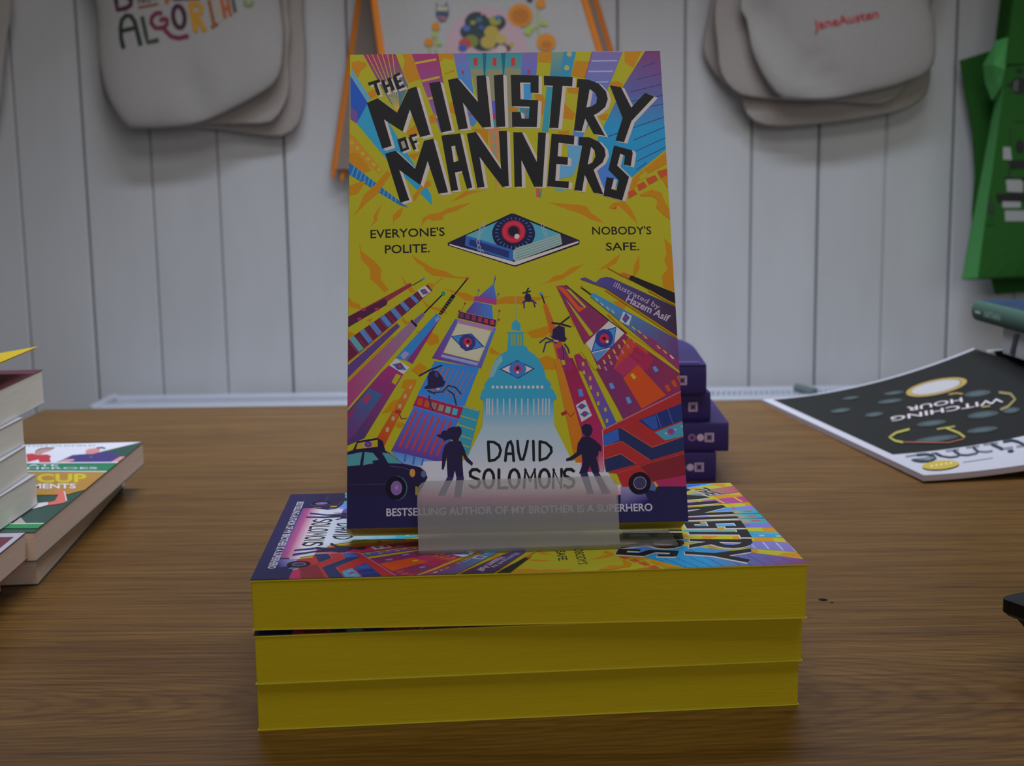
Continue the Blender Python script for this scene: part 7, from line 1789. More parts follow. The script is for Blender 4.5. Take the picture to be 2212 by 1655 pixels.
t = thing('magazine', 'black and white magazine with a gold clock, curling up at the right of the table', 'magazine', base_o)
s0, t0 = unmag(np.array(MZ((285, 1195)))); t1 = 1 - .012
ss = sorted(list(np.linspace(0, 1, 21)) + [s0]); tt_ = sorted(list(np.linspace(0, 1, 21)) + [t0, t1])
m = MB()
for i in range(len(tt_) - 1):
    for j in range(len(ss) - 1):
        q = [mag(ss[j], tt_[i]), mag(ss[j + 1], tt_[i]), mag(ss[j + 1], tt_[i + 1]), mag(ss[j], tt_[i + 1])]
        sm, tm = (ss[j] + ss[j + 1]) / 2, (tt_[i] + tt_[i + 1]) / 2
        m.add([p - base_o for p in q], [(0, 1, 2, 3)], 1 if (sm > s0 and t0 < tm < t1) else 0)
def on_mag(p, h):
    s, t_ = unmag(np.array(MZ(p)))
    return mag(s, t_) - base_o + np.array([0, 0, h])
pm = Print(m, on_mag, .00035); pm.base = 2; pm.gain = .74
TEAL = (46, 55, 57)
for x, y, rx, ry in ((1370, 420, 170, 40), (1440, 690, 200, 42), (780, 800, 190, 36), (1430, 885, 200, 36), (850, 1000, 280, 38), (250, 520, 160, 26), (300, 415, 130, 22), (50, 690, 120, 28), (-380, 640, 130, 26), (-250, 480, 110, 18), (1800, 640, 110, 36)):
    pm.oval((38, 44, 45), (x, y), rx, ry, -.12, 18); pm.oval(TEAL, (x, y), rx * .6, ry * .5, -.12, 14)
pm.oval((112, 92, 45), (845, 342), 396, 96, -.2, 36); pm.oval((70, 60, 45), (845, 342), 330, 78, -.2, 36); pm.oval((116, 112, 112), (838, 342), 318, 72, -.2, 36)
pm.line((100, 82, 45), [(1000, 435), (1100, 420), (1180, 430)], 20)
YL = (112, 106, 46)
pm.line(YL, [(500, 880), (330, 925), (242, 985), (320, 1030), (420, 1050)], 26); pm.line((105, 58, 46), [(430, 1046), (700, 1050), (1000, 1052), (1190, 1005)], 12)
pm.line(YL, [(850, 882), (1080, 845)], 16); pm.line(YL, [(960, 862), (1130, 930), (1205, 985)], 26)
pm.line((92, 82, 50), [(1640, 410), (1790, 430), (1848, 500), (1760, 590), (1660, 632)], 30); pm.line((95, 85, 45), [(1420, 598), (1530, 585)], 22)
pm.words((138, 128, 130), 'WITCHING', (1690, 478), (260, 728), 56, .01); pm.words((138, 128, 130), 'HOUR', (1170, 478), (460, 602), 54, .01)
INK = (26, 38, 46)
pm.line(INK, [(540, 1272), (640, 1290), (760, 1284), (835, 1250), (800, 1212), (700, 1198), (590, 1208)], 26); pm.line(INK, [(590, 1208), (450, 1230)], 10); pm.line(INK, [(520, 1272), (790, 1238)], 10)
pm.line(INK, [(780, 1190), (850, 1184)], 11); pm.line(INK, [(830, 1186), (905, 1222)], 26); pm.line(INK, [(905, 1222), (1010, 1240), (1110, 1228), (1140, 1205)], 15); pm.line(INK, [(1140, 1205), (1060, 1150)], 28); pm.line(INK, [(960, 1162), (1130, 1138)], 10)
pm.line(INK, [(1140, 1208), (1240, 1212), (1350, 1190), (1375, 1165)], 15); pm.line(INK, [(1375, 1170), (1310, 1110)], 28); pm.line(INK, [(1220, 1118), (1390, 1096)], 10); pm.line(INK, [(1375, 1165), (1470, 1172), (1560, 1158)], 12)
pm.line(INK, [(1440, 1080), (1630, 1056)], 10); pm.line(INK, [(1540, 1070), (1690, 1135)], 28); pm.line(INK, [(1650, 1140), (1820, 1112)], 10); pm.oval(INK, (1790, 1160), 42, 14, -.1)
pm.line(INK, [(1690, 1040), (1800, 1022), (1880, 1040), (1990, 1095)], 26); pm.line(INK, [(1860, 1106), (2060, 1080)], 10)
pm.oval((126, 108, 36), (895, 1345), 236, 56, -.08, 36)
for k in range(5):
    pm.line((150, 140, 110), [(770 + k * 62, 1362 - k * 9), (795 + k * 62, 1352 - k * 9)], 18)
pm.line((120, 118, 124), [(1180, 1296), (1560, 1240)], 10)
m_mag_black = flat('black_cover', (23, 23, 22), .5, .08)
m.build('front_cover', [m_white, m_mag_black] + pm.mats, t)
m = MB()
NS = 24
def edge(f, k):
    top = [f(i / NS) for i in range(NS + 1)]
    m.add([p - base_o for p in top] + [p - base_o - np.array([0, 0, MT - .0012]) for p in top], [((i, NS + 1 + i, NS + 2 + i, i + 1) if k else (i, i + 1, NS + 2 + i, NS + 1 + i)) for i in range(NS)])
lowz = np.array([0, 0, .0002])
edge(lambda a: mag(a, 0) - lowz, 1); edge(lambda a: mag(a, 1) - lowz, 0); edge(lambda a: mag(0, a) - lowz, 0); edge(lambda a: mag(1, a) - lowz, 1)
m.build('page_block', flat('magazine_page_edges', (122, 112, 116)), t)
m = MB()
m.grid([[mag(s, q) - base_o - np.array([0, 0, MT - .0008]) for s in np.linspace(0, 1, 17)] for q in np.linspace(0, 1, 9)], flip=True)
m.build('back_cover', m_white, t)

def sheet(label, corner, e1, e2, w, h, zf, th, mtop, medge, border=.03):
    o0 = np.array(corner, float)
    t = thing('magazine', label, 'magazine', (corner[0], corner[1], 0))
    e1, e2 = np.array(e1, float), np.array(e2, float)
    P = lambda s, q: np.array([*(o0 + e1 * s * w + e2 * q * h)[:2], zf(s, q)]) - np.array([corner[0], corner[1], 0])
    m = MB(); S = [0, border] + list(np.linspace(border, 1, 15)[1:]); Q = list(np.linspace(0, 1 - border, 15)) + [1]
    for i in range(len(Q) - 1):
        for j in range(len(S) - 1):
            m.add([P(S[j], Q[i]), P(S[j + 1], Q[i]), P(S[j + 1], Q[i + 1]), P(S[j], Q[i + 1])], [(0, 1, 2, 3)], 0 if (j == 0 or i == len(Q) - 2) else 1)
    m.build('front_cover', [m_white, mtop], t)
    m = MB(); d = np.array([0, 0, th])
    m.grid([[P(s, q) - d for s in S] for q in Q], flip=True)
    for f, k in ((lambda a: P(a, 0), 1), (lambda a: P(a, 1), 0), (lambda a: P(0, a), 0), (lambda a: P(1, a), 1)):
        top = [f(i / 16) - np.array([0, 0, .0001]) for i in range(17)]
        m.add(top + [p - d for p in top], [((i, 17 + i, 18 + i, i + 1) if k else (i, i + 1, 18 + i, 17 + i)) for i in range(16)])
    m.build('page_block', medge, t)
    return t
sheet('folded dark magazine with a pale border, propped up behind the clock magazine', (.4020, 1.1060, 0), (1, .01, 0), (-.01, 1, 0), .20, .0425, lambda s, q: .0065 + .0345 * q ** .8 + .005 * math.sin(min(1, s * 1.6) * math.pi / 2) * q, .004, m_mag_black, m_white)

# ------------------------------------------------------------------ things behind, at the right edge
m_teal_spine = flat('green_cloth_spine', (42, 59, 50), .7, .15); m_blue_cover = noisy(new_mat('blue_cover', rough=.4), paint((22, 32, 52)), paint((30, 45, 66)), 25.0)
A = at_z(2112, 648, .0850); B = at_z(2212, 672, .0850)
d = B - A; d = d / np.linalg.norm(d); fd = np.array([-d[1], d[0], 0.0])
hb_mats = (m_blue_cover, m_blue_cover, m_teal_spine, m_white_pages)
t = book('hardback_book', 'green-spined hardback with a blue cover on top of the stack at the right edge', np.array([A[0], A[1], .0672]) + d * .20, (fd, -d, (0, 0, 1)), .135, .20, .0178, hb_mats, spine_round=.006, cover=.002, inset=.002)
m = MB()
def on_hb(p, h):
    return (-.0052 - h, (200 - p[0]) / 1000, .0089 + p[1] / 1000)
ph = Print(m, on_hb, .0001); ph.base = 0
v, f, w = letters('NATHAN', .0)
m.add([on_hb((30 + x / w * 34, -2.6 + y * 5.2), .0002) for x, y in v], f, ph.mat((100, 120, 105)))
m.add([on_hb((9 + x, -1.3 + y * 2.2), .0002) for x, y in ((0, 0), (12, 0), (12, 1), (0, 1))], [(0, 1, 2, 3)], ph.mat((112, 112, 108)))
o = m.build('spine_lettering', ph.mats, t)
for wx, wy, zz, hh, lab in ((.452, 1.098, .0002, .0446, 'thick white book at the bottom of the stack at the right edge, behind the magazine'),
                            (.3975, 1.100, .0450, .0220, 'white paperback with a black slanted spine stripe directly under the green hardback')):
    t = book('paperback_book', lab, np.array([wx, wy, zz]) + d * .17, (fd, -d, (0, 0, 1)), .11, .17, hh, (m_white_card, m_white_card, m_white_card, m_white_pages), group='white books under the hardback', spine_round=.0008)
    if hh < .03:
        m = MB(); m.add([(-.0006, .17 - a / 1000, b_ / 1000) for a, b_ in ((17, 1), (25, 1), (33, 19), (25, 19))], [(0, 1, 2, 3)])
        m.build('spine_stripe', m_black, t)

# black plastic thing at the right edge
m_plastic = noisy(new_mat('black_plastic', rough=.5, spec=.25), (.005, .005, .006, 1), (.009, .009, .010, 1), 400.0)
ZT_ = .030
c0 = at_z(2160, 1288, ZT_); c1 = at_z(2212, 1306, ZT_); c2 = at_z(2212, 1266, ZT_)
ux = (c1 - c0) / np.linalg.norm(c1 - c0); uy = np.array([-ux[1], ux[0], 0.0])
t = thing('plastic_tray', 'black plastic tray on a tapered foot, cut by the right edge of the table view', 'tray', (c0[0], c0[1], 0), (ux, uy, (0, 0, 1)))
W_, D_ = .16, .11
sk = (c2 - c0) @ ux / max(.001, (c2 - c0) @ uy)
m = MB()
def rr(x0, y0, x1, y1, z, r=.003):
    pts = []
    for cx, cy, a0 in ((x1 - r, y0 + r, -90), (x1 - r, y1 - r, 0), (x0 + r, y1 - r, 90), (x0 + r, y0 + r, 180)):
        for k in range(5):
            a = math.radians(a0 + k * 22.5); pts.append((cx + r * math.cos(a) + sk * 0.0, cy + r * math.sin(a), z))
    return pts
m.loft([rr(.0012, .0012, W_, D_, ZT_ - .0072), rr(0, 0, W_, D_, ZT_ - .0058), rr(0, 0, W_, D_, ZT_ - .0007), rr(.0007, .0007, W_ - .001, D_ - .001, ZT_)], caps=True)
m.build('top_plate', m_plastic, t)
m = MB()
m.loft([rr(.0155, .012, W_ - .016, D_ - .012, 0.0002), rr(.0145, .011, W_ - .015, D_ - .011, .003), rr(.0065, .004, W_ - .0065, D_ - .004, ZT_ - .0105), rr(.0035, .0025, W_ - .0035, D_ - .0025, ZT_ - .0072)], caps=True)
m.build('foot', m_plastic, t)
# ------------------------------------------------------------------ bags hanging on the wall
def smooth_outline(pts, n, sharp=False):
    pts = [np.array(p, float) for p in pts]; P = []
    if sharp:
        P = pts; pts = []
    N_ = len(pts)
    for i in range(N_):
        a, b_, c, d = pts[i - 1], pts[i], pts[(i + 1) % N_], pts[(i + 2) % N_]
        for k in range(8):
            t = k / 8
            P.append(.5 * ((2 * b_) + (-a + c) * t + (2 * a - 5 * b_ + 4 * c - d) * t * t + (-a + 3 * b_ - 3 * c + d) * t ** 3))
    P = np.array(P); L_ = np.r_[0, np.cumsum(np.linalg.norm(np.diff(np.r_[P, P[:1]], axis=0), axis=1))]
    Q = np.r_[P, P[:1]]
    u = np.linspace(0, L_[-1], n, endpoint=False)
    return np.stack([np.interp(u, L_, Q[:, 0]), np.interp(u, L_, Q[:, 1])], 1)

class Bag:
    def __init__(self, outline_px, Y, top, t_front, t_back, seed, creases=(), sharp=False):
        """outline in the photo at depth Y (lower part), `top` adds the unseen upper part in metres (x offset from the middle, z)"""
        pts = [at_y(x, y, Y)[[0, 2]] for x, y in outline_px] + [np.array(p) for p in top]
        self.o = smooth_outline(pts, 96, sharp); self.Y, self.tf, self.tb = Y, t_front, t_back
        self.c = self.o.mean(0); self.creases = creases
        rel = self.o - self.c; self.ang = np.arctan2(rel[:, 1], rel[:, 0]); self.rad = np.linalg.norm(rel, axis=1)
        i = np.argsort(self.ang); self.ang, self.rad = self.ang[i], self.rad[i]
        rnd = random.Random(seed); self.w = [(rnd.uniform(-18, 18), rnd.uniform(-14, 14), rnd.uniform(0, 6.28), rnd.uniform(.0006, .0016)) for _ in range(5)]
    def frac(self, x, z):
        r = math.hypot(x - self.c[0], z - self.c[1]); a = math.atan2(z - self.c[1], x - self.c[0])
        return min(1.0, r / np.interp(a, self.ang, self.rad, period=2 * math.pi))
    def wr(self, x, z):
        s = sum(h * math.sin(a * x + b_ * z + p) for a, b_, p, h in self.w)
        for x0, z0, x1, z1, h, wd in self.creases:
            dx, dz = x1 - x0, z1 - z0; L_ = math.hypot(dx, dz); u = ((x - x0) * dx + (z - z0) * dz) / L_ / L_
            dd = ((x - x0) * dz - (z - z0) * dx) / L_
            if -.2 < u < 1.2:
                s += h * math.exp(-(dd / wd) ** 2) * max(0, min(1, (u + .2) / .3, (1.2 - u) / .3))
        return s
    def front(self, x, z):
        f = self.frac(x, z); k = (1 - f ** 3) ** .6
        return self.Y - self.tf * k - self.wr(x, z) * min(1, k * 2)
    def mesh(self, origin):
        m = MB(); rings = [1, .985, .95, .9, .82, .72, .6, .45, .3, .15]; n = len(self.o)
        F = [[np.array([x, self.front(x, z) if r < 1 else self.Y, z]) - origin for x, z in (self.c + (self.o - self.c) * r)] for r in rings]
        Bk = [[np.array([x, self.Y + self.tb * (1 - r ** 3) ** .6, z]) - origin for x, z in (self.c + (self.o - self.c) * r)] for r in rings[::-1]]
        m.loft([[p for p in r] for r in Bk[:-1] + F], caps=True)
        return m

def handle(m_, x0, x1, z0, peg, Y0, w=.024):
    """flat strap from (x0, z0) over the peg and down to (x1, z0)"""
    m = MB(); path = []
    px, pz, py = peg
    for k in range(13):
        t = k / 12; path.append((x0 + (px - .006 - x0) * t ** 1.1, Y0 + (py - Y0) * t, z0 - .03 + (pz - z0 + .03) * t))
    for k in range(1, 6):
        a = math.pi * (1 - k / 6); path.append((px + .006 * math.cos(a), py, pz + .006 * math.sin(a)))
    for k in range(12, -1, -1):
        t = k / 12; path.append((x1 + (px + .006 - x1) * t ** 1.1, Y0 + (py - Y0) * t, z0 - .03 + (pz - z0 + .03) * t))
    hw = [w / 2 * (1 - .55 * math.exp(-((p[2] - pz) / .05) ** 2)) for p in path]
    rows = [[(p[0] - h, p[1], p[2]), (p[0] - h, p[1] - .0016, p[2]), (p[0] + h, p[1] - .0016, p[2]), (p[0] + h, p[1], p[2])] for p, h in zip(path, hw)]
    m.loft(rows, caps=True)
    return m

m_peg = flat('pale_wood_peg', (150, 120, 85))
def peg(x, z, label):
    t = thing('wall_peg', label, 'peg', (x, WALL_Y, z), group='pegs along the wall above the bags')
    m = MB(); m.tube([(0, -.003, 0), (0, -.125, .012)], .006, n=12); m.build('rod', m_peg, t)
    m = MB(); m.tube([(0, -.120, .0115), (0, -.134, .013)], .010, n=12); m.build('knob', m_peg, t)
    m = MB(); m.tube([(0, 0, 0), (0, -.006, 0)], .016, n=16); m.build('rosette', m_peg, t)

PEGZ = .845
def tote(label, outline, Y, top, tf, tb, seed, mat, pegx, group, creases=(), art=None, hx=.055, sharp=False):
    origin = np.array([pegx, Y, .36])
    b = Bag(outline, Y, top, tf, tb, seed, creases, sharp)
    t = thing('tote_bag', label, 'bag', origin, group=group)
    m = b.mesh(origin); mats = [mat]
    if art:
        def on_bag(p, h):
            q = at_y(p[0], p[1], Y - tf * .8); x, z = q[0], q[2]
            return np.array([x, b.front(x, z) - h, z]) - origin
        pr = Print(m, on_bag, .0012); art(pr); mats += pr.mats
    m.build('bag_body', mats, t, smooth=False)
    for p in t.children[-1].data.polygons:
        p.use_smooth = True
    zt = (max(p[1] for p in top) if not sharp else at_y(*outline[0], Y)[2]) - .005
    for k in (0, 1):
        hm = handle(mat, pegx - hx, pegx + hx, zt, (pegx, PEGZ + .012 + .0015, Y - .001), Y - .0005 + k * .0022)
        hm.v = [tuple(np.array(p) - origin) for p in hm.v]
        hm.build('handle', mat, t)
    return t

# left group -----------------------------------------------------------------
def strokes(pr, col, w, *lines):
    for l in lines:
        pr.line(col, l, w)
ZL = zoomed(200, 0, 5.027)
def letters_left(pr):
    z = lambda *p: [ZL(q) for q in p]
    dk, gr, ma, dm, mu, br, orr, sg = (34, 42, 40), (44, 56, 42), (92, 28, 50), (54, 28, 44), (146, 104, 28), (112, 62, 30), (134, 68, 40), (92, 108, 62)
    strokes(pr, dk, 9.5, z((338, 525), (312, 420), (305, 300), (320, 215), (370, 168), (425, 175), (465, 240), (495, 360), (528, 495)))
    strokes(pr, dk, 8.5, z((318, 335), (480, 300)))
    strokes(pr, gr, 9, z((545, 180), (575, 320), (605, 460), (725, 435)))
    strokes(pr, ma, 9, z((765, 145), (700, 145), (650, 190), (645, 250), (690, 305), (760, 305), (815, 270), (815, 200)), z((735, 222), (815, 200)), z((775, 280), (800, 335), (860, 395), (940, 415), (1050, 390)))
    strokes(pr, dm, 9.5, z(*[(945 + 62 * math.cos(a) * 1.0 + 12 * math.sin(a), 185 + 118 * math.sin(a)) for a in np.linspace(0, 6.29, 22)]))
    strokes(pr, mu, 11, z((1068, 45), (1100, 200), (1130, 350)), z((1060, 45), (1140, 40), (1185, 75), (1185, 130), (1130, 175)), z((1140, 180), (1185, 260), (1225, 335)))
    strokes(pr, br, 7, z((1270, 0), (1325, 275)), z((1295, 300), (1365, 255)))
    strokes(pr, (140, 122, 95), 5, z((1365, 0), (1400, 230)))
    strokes(pr, orr, 7.5, z((1405, -10), (1445, 195)), z((1470, -10), (1505, 170)), z((1425, 100), (1490, 80)))
    strokes(pr, (44, 62, 58), 7, z((1525, -10), (1552, 130)))
    strokes(pr, sg, 8, z((1655, 0), (1660, 45), (1690, 60), (1725, 45), (1735, 5)))
    strokes(pr, dm, 9.5, z((245, -60), (270, 105), (370, 88), (420, 55), (428, 10), (380, -40)))
    strokes(pr, br, 4.5, z((505, 85), (720, 45)))
    pr.words((46, 46, 48), 'NOT', ZL((505, 45)), ZL((720, 5)), 13, .01)
    strokes(pr, orr, 8, z((790, -60), (822, 40)), z((790, -5), (850, -20), (850, -60)))
    strokes(pr, ma, 6, z((880, -4), (1180, -22)))
T = lambda cx, w0, w1: [(cx + w1, .52), (cx + w0 + .01, .66), (cx + w0, .70), (cx - w0, .70), (cx - w0 - .01, .66), (cx - w1, .52)]
gl_ = 'white cotton totes at the left of the wall'
cxl = -.452
tote('cream cotton tote hindmost of the left group, its corner lowest at right', [(225, 20), (222, 120), (232, 190), (300, 262), (470, 279), (540, 290), (600, 296), (628, 288), (650, 260), (658, 200), (660, 100), (655, 20)], 1.893, T(cxl + .01, .145, .15), .010, .008, 1, m_canvas2, cxl, gl_)
tote('cream cotton tote in the middle of the left group, peeking out behind the lettered one', [(216, 20), (214, 120), (218, 175), (235, 225), (300, 262), (470, 268), (545, 269), (586, 265), (608, 240), (625, 195), (623, 130), (628, 60), (622, 10)], 1.872, T(cxl, .14, .145), .010, .008, 2, m_canvas2, cxl, gl_)
tote('white cotton tote with multicoloured ALGORITHMS lettering at the left', [(205, 0), (212, 110), (219, 165), (234, 215), (254, 250), (272, 272), (292, 277), (370, 275), (430, 266), (482, 245), (545, 213), (590, 184), (606, 158), (612, 120), (613, 60), (606, 0)], 1.845, T(cxl - .005, .13, .14), .022, .010, 3, m_canvas, cxl, gl_,
     [tuple(at_y(410, 150, 1.84)[[0, 2]]) + tuple(at_y(440, 265, 1.84)[[0, 2]]) + (-.007, .02)], letters_left)
peg(cxl, PEGZ, 'wooden peg holding the lettered white totes')

# far left tote, mostly outside the picture
cxf = -.825
tote('white tote at the far left, only its right edge showing', [(-330, 0), (-320, 200), (-260, 330), (-100, 350), (-20, 300), (2, 215), (8, 150), (16, 80), (26, 0)], 1.880, T(cxf, .115, .12), .016, .008, 4, m_canvas, cxf, 'white cotton totes at the left of the wall')
peg(cxf, PEGZ, 'wooden peg holding the far left tote')

# right group ----------------------------------------------------------------
gr_ = 'white cotton totes at the right of the wall'
cxr = .445
tote('cream tote hindmost of the right group, hanging furthest left', [(1536, 0), (1519, 90), (1521, 120), (1542, 158), (1580, 190), (1650, 205), (1760, 205), (1850, 190), (1880, 120), (1885, 0)], 1.898, T(cxr - .045, .12, .12), .008, .006, 5, m_canvas2, cxr, gr_)
tote('cream tote hanging lowest in the right group, its hem below the others', [(1590, 20), (1592, 160), (1602, 215), (1614, 250), (1642, 269), (1690, 274), (1800, 265), (1900, 250), (1962, 234), (2000, 205), (2009, 175), (2012, 100), (2008, 20)], 1.882, T(cxr + .01, .13, .135), .008, .006, 6, m_canvas2, cxr, gr_)
tote('pale tote between the hindmost and the front one in the right group', [(1546, 0), (1550, 110), (1556, 158), (1580, 193), (1612, 209), (1690, 216), (1800, 220), (1890, 226), (1925, 218), (1948, 200), (1962, 172), (1970, 100), (1968, 0)], 1.864, T(cxr - .01, .13, .135), .010, .006, 7, m_canvas2, cxr, gr_)
def jane(pr):
    pr.words((148, 40, 48), 'JaneAusten', (1759, 64), (1898, 38), 19, .012)
tote('front white tote with small red JaneAusten lettering, right group', [(1599, 0), (1612, 45), (1622, 105), (1636, 140), (1655, 175), (1682, 206), (1705, 214), (1790, 215), (1870, 200), (1930, 186), (1962, 175), (2000, 160), (2017, 136), (2021, 100), (2018, 40), (2011, 0)], 1.835, T(cxr + .012, .12, .13), .024, .010, 8, m_canvas, cxr, gr_,
     [tuple(at_y(1625, 10, 1.83)[[0, 2]]) + tuple(at_y(1790, 205, 1.83)[[0, 2]]) + (-.016, .020), tuple(at_y(1745, 165, 1.83)[[0, 2]]) + tuple(at_y(1795, 212, 1.83)[[0, 2]]) + (.010, .007)], jane)
peg(cxr, PEGZ, 'wooden peg holding the right group of totes')

# middle bag with orange piping: a gusseted bag --------------------------------
def gusset_bag(label, fl, fr, bl, br_, Yf, Yb, mats, art, pegx, group=None, piping=None, sag=0.0, hcol=None, zt=.665, hfrac=.24, inset=.035):
    """front panel corners fl = (top-left px, bottom-left px) at depth Yf, back panel edge bl at Yb"""
    origin = np.array([pegx, Yf, .36])
    t = thing('tote_bag', label, 'bag', origin, group=group)
    FT, FB = at_y(*fl[0], Yf), at_y(*fl[1], Yf); GT, GB = at_y(*fr[0], Yf), at_y(*fr[1], Yf)
    BT, BB = at_y(*bl[0], Yb), at_y(*bl[1], Yb); HT, HB = at_y(*br_[0], Yb), at_y(*br_[1], Yb)
    def ext(a, b_, z):
        k = (z - b_[2]) / (a[2] - b_[2]); return b_ + (a - b_) * k
    FT, GT, BT, HT = ext(FT, FB, zt), ext(GT, GB, zt), ext(BT, BB, zt), ext(HT, HB, zt)
    def panel(a0, a1, b0, b1, bul, n=14):   # a = left (bottom, top), b = right (bottom, top)
        rows = []
        for i in range(n + 1):
            v = i / n; L_, R_ = a0 + (a1 - a0) * v, b0 + (b1 - b0) * v
            rows.append([L_ + (R_ - L_) * u + np.array([0, -bul * math.sin(u * math.pi) * math.sin(v * math.pi) ** .5 + .0012 * math.sin(9 * u + 7 * v), 0]) for u in np.linspace(0, 1, n + 1)])
        return rows
    def solid(rows, th=.0012):
        m = MB(); m.grid([[p - origin for p in r] for r in rows]); m.grid([[p - origin + np.array([0, th, 0]) for p in r] for r in rows], flip=True)
        return m
    fp = panel(FB, FT, GB, GT, .012)
    m = solid(fp); ms_ = [mats[0]]
    if art:
        A0 = FB[1]
        def on_f(p, h):
            q = at_y(p[0], p[1], Yf - .006)
            v = (q[2] - FB[2]) / (FT[2] - FB[2]); L_, R_ = FB + (FT - FB) * v, GB + (GT - GB) * v
            u = (q[0] - L_[0]) / (R_[0] - L_[0]); uc, vc = min(max(u, 0), 1), min(max(v, 0), 1)
            y = Yf - .012 * math.sin(uc * math.pi) * math.sin(vc * math.pi) ** .5 + .0012 * math.sin(9 * u + 7 * v)
            return np.array([q[0], y - h, q[2]]) - origin
        pr = Print(m, on_f, .0012); art(pr); ms_ += pr.mats
    m.build('front_panel', ms_, t, smooth=False)
    solid(panel(BB, BT, HB, HT, -.004)).build('back_panel', mats[1], t)
    for nm, F0, F1, B0, B1, s in (('left', FB, FT, BB, BT, 1), ('right', GB, GT, HB, HT, -1)):
        fold0, fold1 = (F0 + B0) / 2 + np.array([s * sag, 0, 0]), (F1 + B1) / 2 + np.array([s * (sag + inset), 0, 0])
        rows = []
        for i in range(15):
            v = i / 14
            a, b_, c = F0 + (F1 - F0) * v, fold0 + (fold1 - fold0) * v, B0 + (B1 - B0) * v
            rows.append([a + (b_ - a) * k / 4 for k in range(5)] + [b_ + (c - b_) * k / 4 for k in range(1, 5)])
        g = MB(); g.grid([[p - origin for p in r] for r in rows]); g.grid([[p - origin + np.array([s * .001, 0, 0]) for p in r] for r in rows], flip=True)
        g.build('gusset', mats[2], t)
    m = MB(); m.add([p - origin for p in (FB, GB, HB, BB)], [(0, 1, 2, 3)]); m.add([p - origin + np.array([0, 0, .001]) for p in (FB, GB, HB, BB)], [(3, 2, 1, 0)]); m.build('bottom_panel', mats[1], t)
    if piping:
        for a, b_ in ((FB, FT), (GB, GT), (BB, BT), (HB, HT)):
            m = MB(); m.tube([a + (b_ - a) * k / 12 - origin for k in range(-0, 13)], .0048, n=8); o = m.build('piping', piping, t); o['label'] = 'orange edge binding'
        for a, b_ in ((FB, GB),):
            m = MB(); m.tube([a + (b_ - a) * k / 12 - origin for k in range(13)], .004, n=8); o = m.build('piping', piping, t); o['label'] = 'orange edge binding'
        for a, dx in ((BB, (-.003, -.002, -.012)), (BB + np.array([.0165, -.004, .004]), (-.006, -.004, -.02))):
            m = MB(); m.tube([a - origin, a - origin + np.array(dx)], [.004, .0025]); m.build('piping_tail', piping, t)
    for k, (L0, R0, Y0) in enumerate(((FT, GT, Yf - .002), (BT, HT, Yb - .004))):
        mid = (L0[0] + R0[0]) / 2; w = (R0[0] - L0[0]) * hfrac
        hm = handle(None, mid - w, mid + w, zt, (pegx, PEGZ + .0135, Yf + .03 + k * .02), Y0)
        hm.v = [tuple(np.array(p) - origin) for p in hm.v]
        hm.build('handle', hcol or mats[0], t)
    return t

def floral(pr):
    pr.oval((136, 112, 116), (1050, 110), 88, 92)
    for c, r in (((1030, 50), 26), ((1060, 60), 22), ((1075, 50), 18), ((1012, 70), 18), ((1045, 85), 30), ((1075, 90), 18)):
        pr.oval((34, 44, 46), c, r, r * .9)
    for c, r, k in (((1070, 45), 13, (118, 108, 40)), ((1062, 70), 16, (130, 112, 46)), ((1055, 92), 17, (128, 110, 50)), ((1018, 90), 16, (88, 92, 40)), ((1005, 95), 14, (128, 52, 50)), ((1000, 105), 10, (50, 62, 110)), ((1008, 62), 8, (58, 72, 120)), ((1082, 85), 13, (135, 115, 62)), ((1095, 105), 9, (70, 34, 40)), ((1105, 98), 6, (120, 112, 40)), ((1075, 40), 7, (50, 80, 110)), ((1040, 60), 6, (46, 66, 110)), ((1083, 108), 12, (140, 122, 118)), ((1035, 44), 7, (52, 76, 92)), ((1022, 50), 6, (110, 100, 50))):
        pr.oval(k, c, r, r * .85, 0, 14)
    og, ogd, lg = (150, 94, 28), (134, 78, 26), (116, 128, 62)
    strokes(pr, lg, 3, [(1162, 20), (1160, 60), (1168, 80)], [(1135, 62), (1160, 60), (1178, 45)]); 
    for c in ((1145, 62), (1175, 50), (1140, 70)):
        pr.oval(lg, c, 9, 6, .6, 12)
    pr.oval(og, (1124, 34), 27, 25); pr.oval(ogd, (1124, 36), 19, 17); pr.oval(og, (1168, 8), 11, 11)
    pr.oval(og, (1180, 92), 21, 19); pr.oval(ogd, (1180, 98), 12, 9)
    strokes(pr, lg, 3, [(941, 65), (943, 115)], [(928, 100), (928, 115)]); pr.oval(lg, (940, 76), 6, 8); pr.oval(lg, (950, 94), 6, 5)
    pr.oval(og, (942, 58), 9, 9); pr.oval(og, (927, 92), 10, 9)
    pr.poly((64, 72, 98), [(943, 6), (948, 14), (960, 14), (966, 4), (970, 20), (970, 34), (962, 46), (952, 48), (942, 34)])
    pr.poly((136, 130, 96), [(945, 14), (966, 14), (968, 24), (944, 24)]); pr.poly((40, 50, 62), [(942, 28), (970, 30), (968, 37), (944, 33)]); pr.poly((130, 66, 72), [(946, 34), (966, 38), (958, 46)])
    pr.poly((36, 38, 52), [(1136, -2), (1152, -2), (1148, 6), (1140, 3)])
m_gusset_brown = cloth('brown_grey_gusset', (118, 106, 99))  # one brown-grey tone over the gusset, darker than the panels
cxm = -.035
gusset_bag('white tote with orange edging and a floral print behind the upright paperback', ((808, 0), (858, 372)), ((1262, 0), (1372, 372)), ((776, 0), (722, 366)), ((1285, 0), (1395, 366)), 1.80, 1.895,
           (m_canvas, m_canvas, m_gusset_brown), floral, cxm, piping=m_orange, sag=.012, hcol=m_orange)
peg(cxm, PEGZ, 'wooden peg holding the orange edged tote')

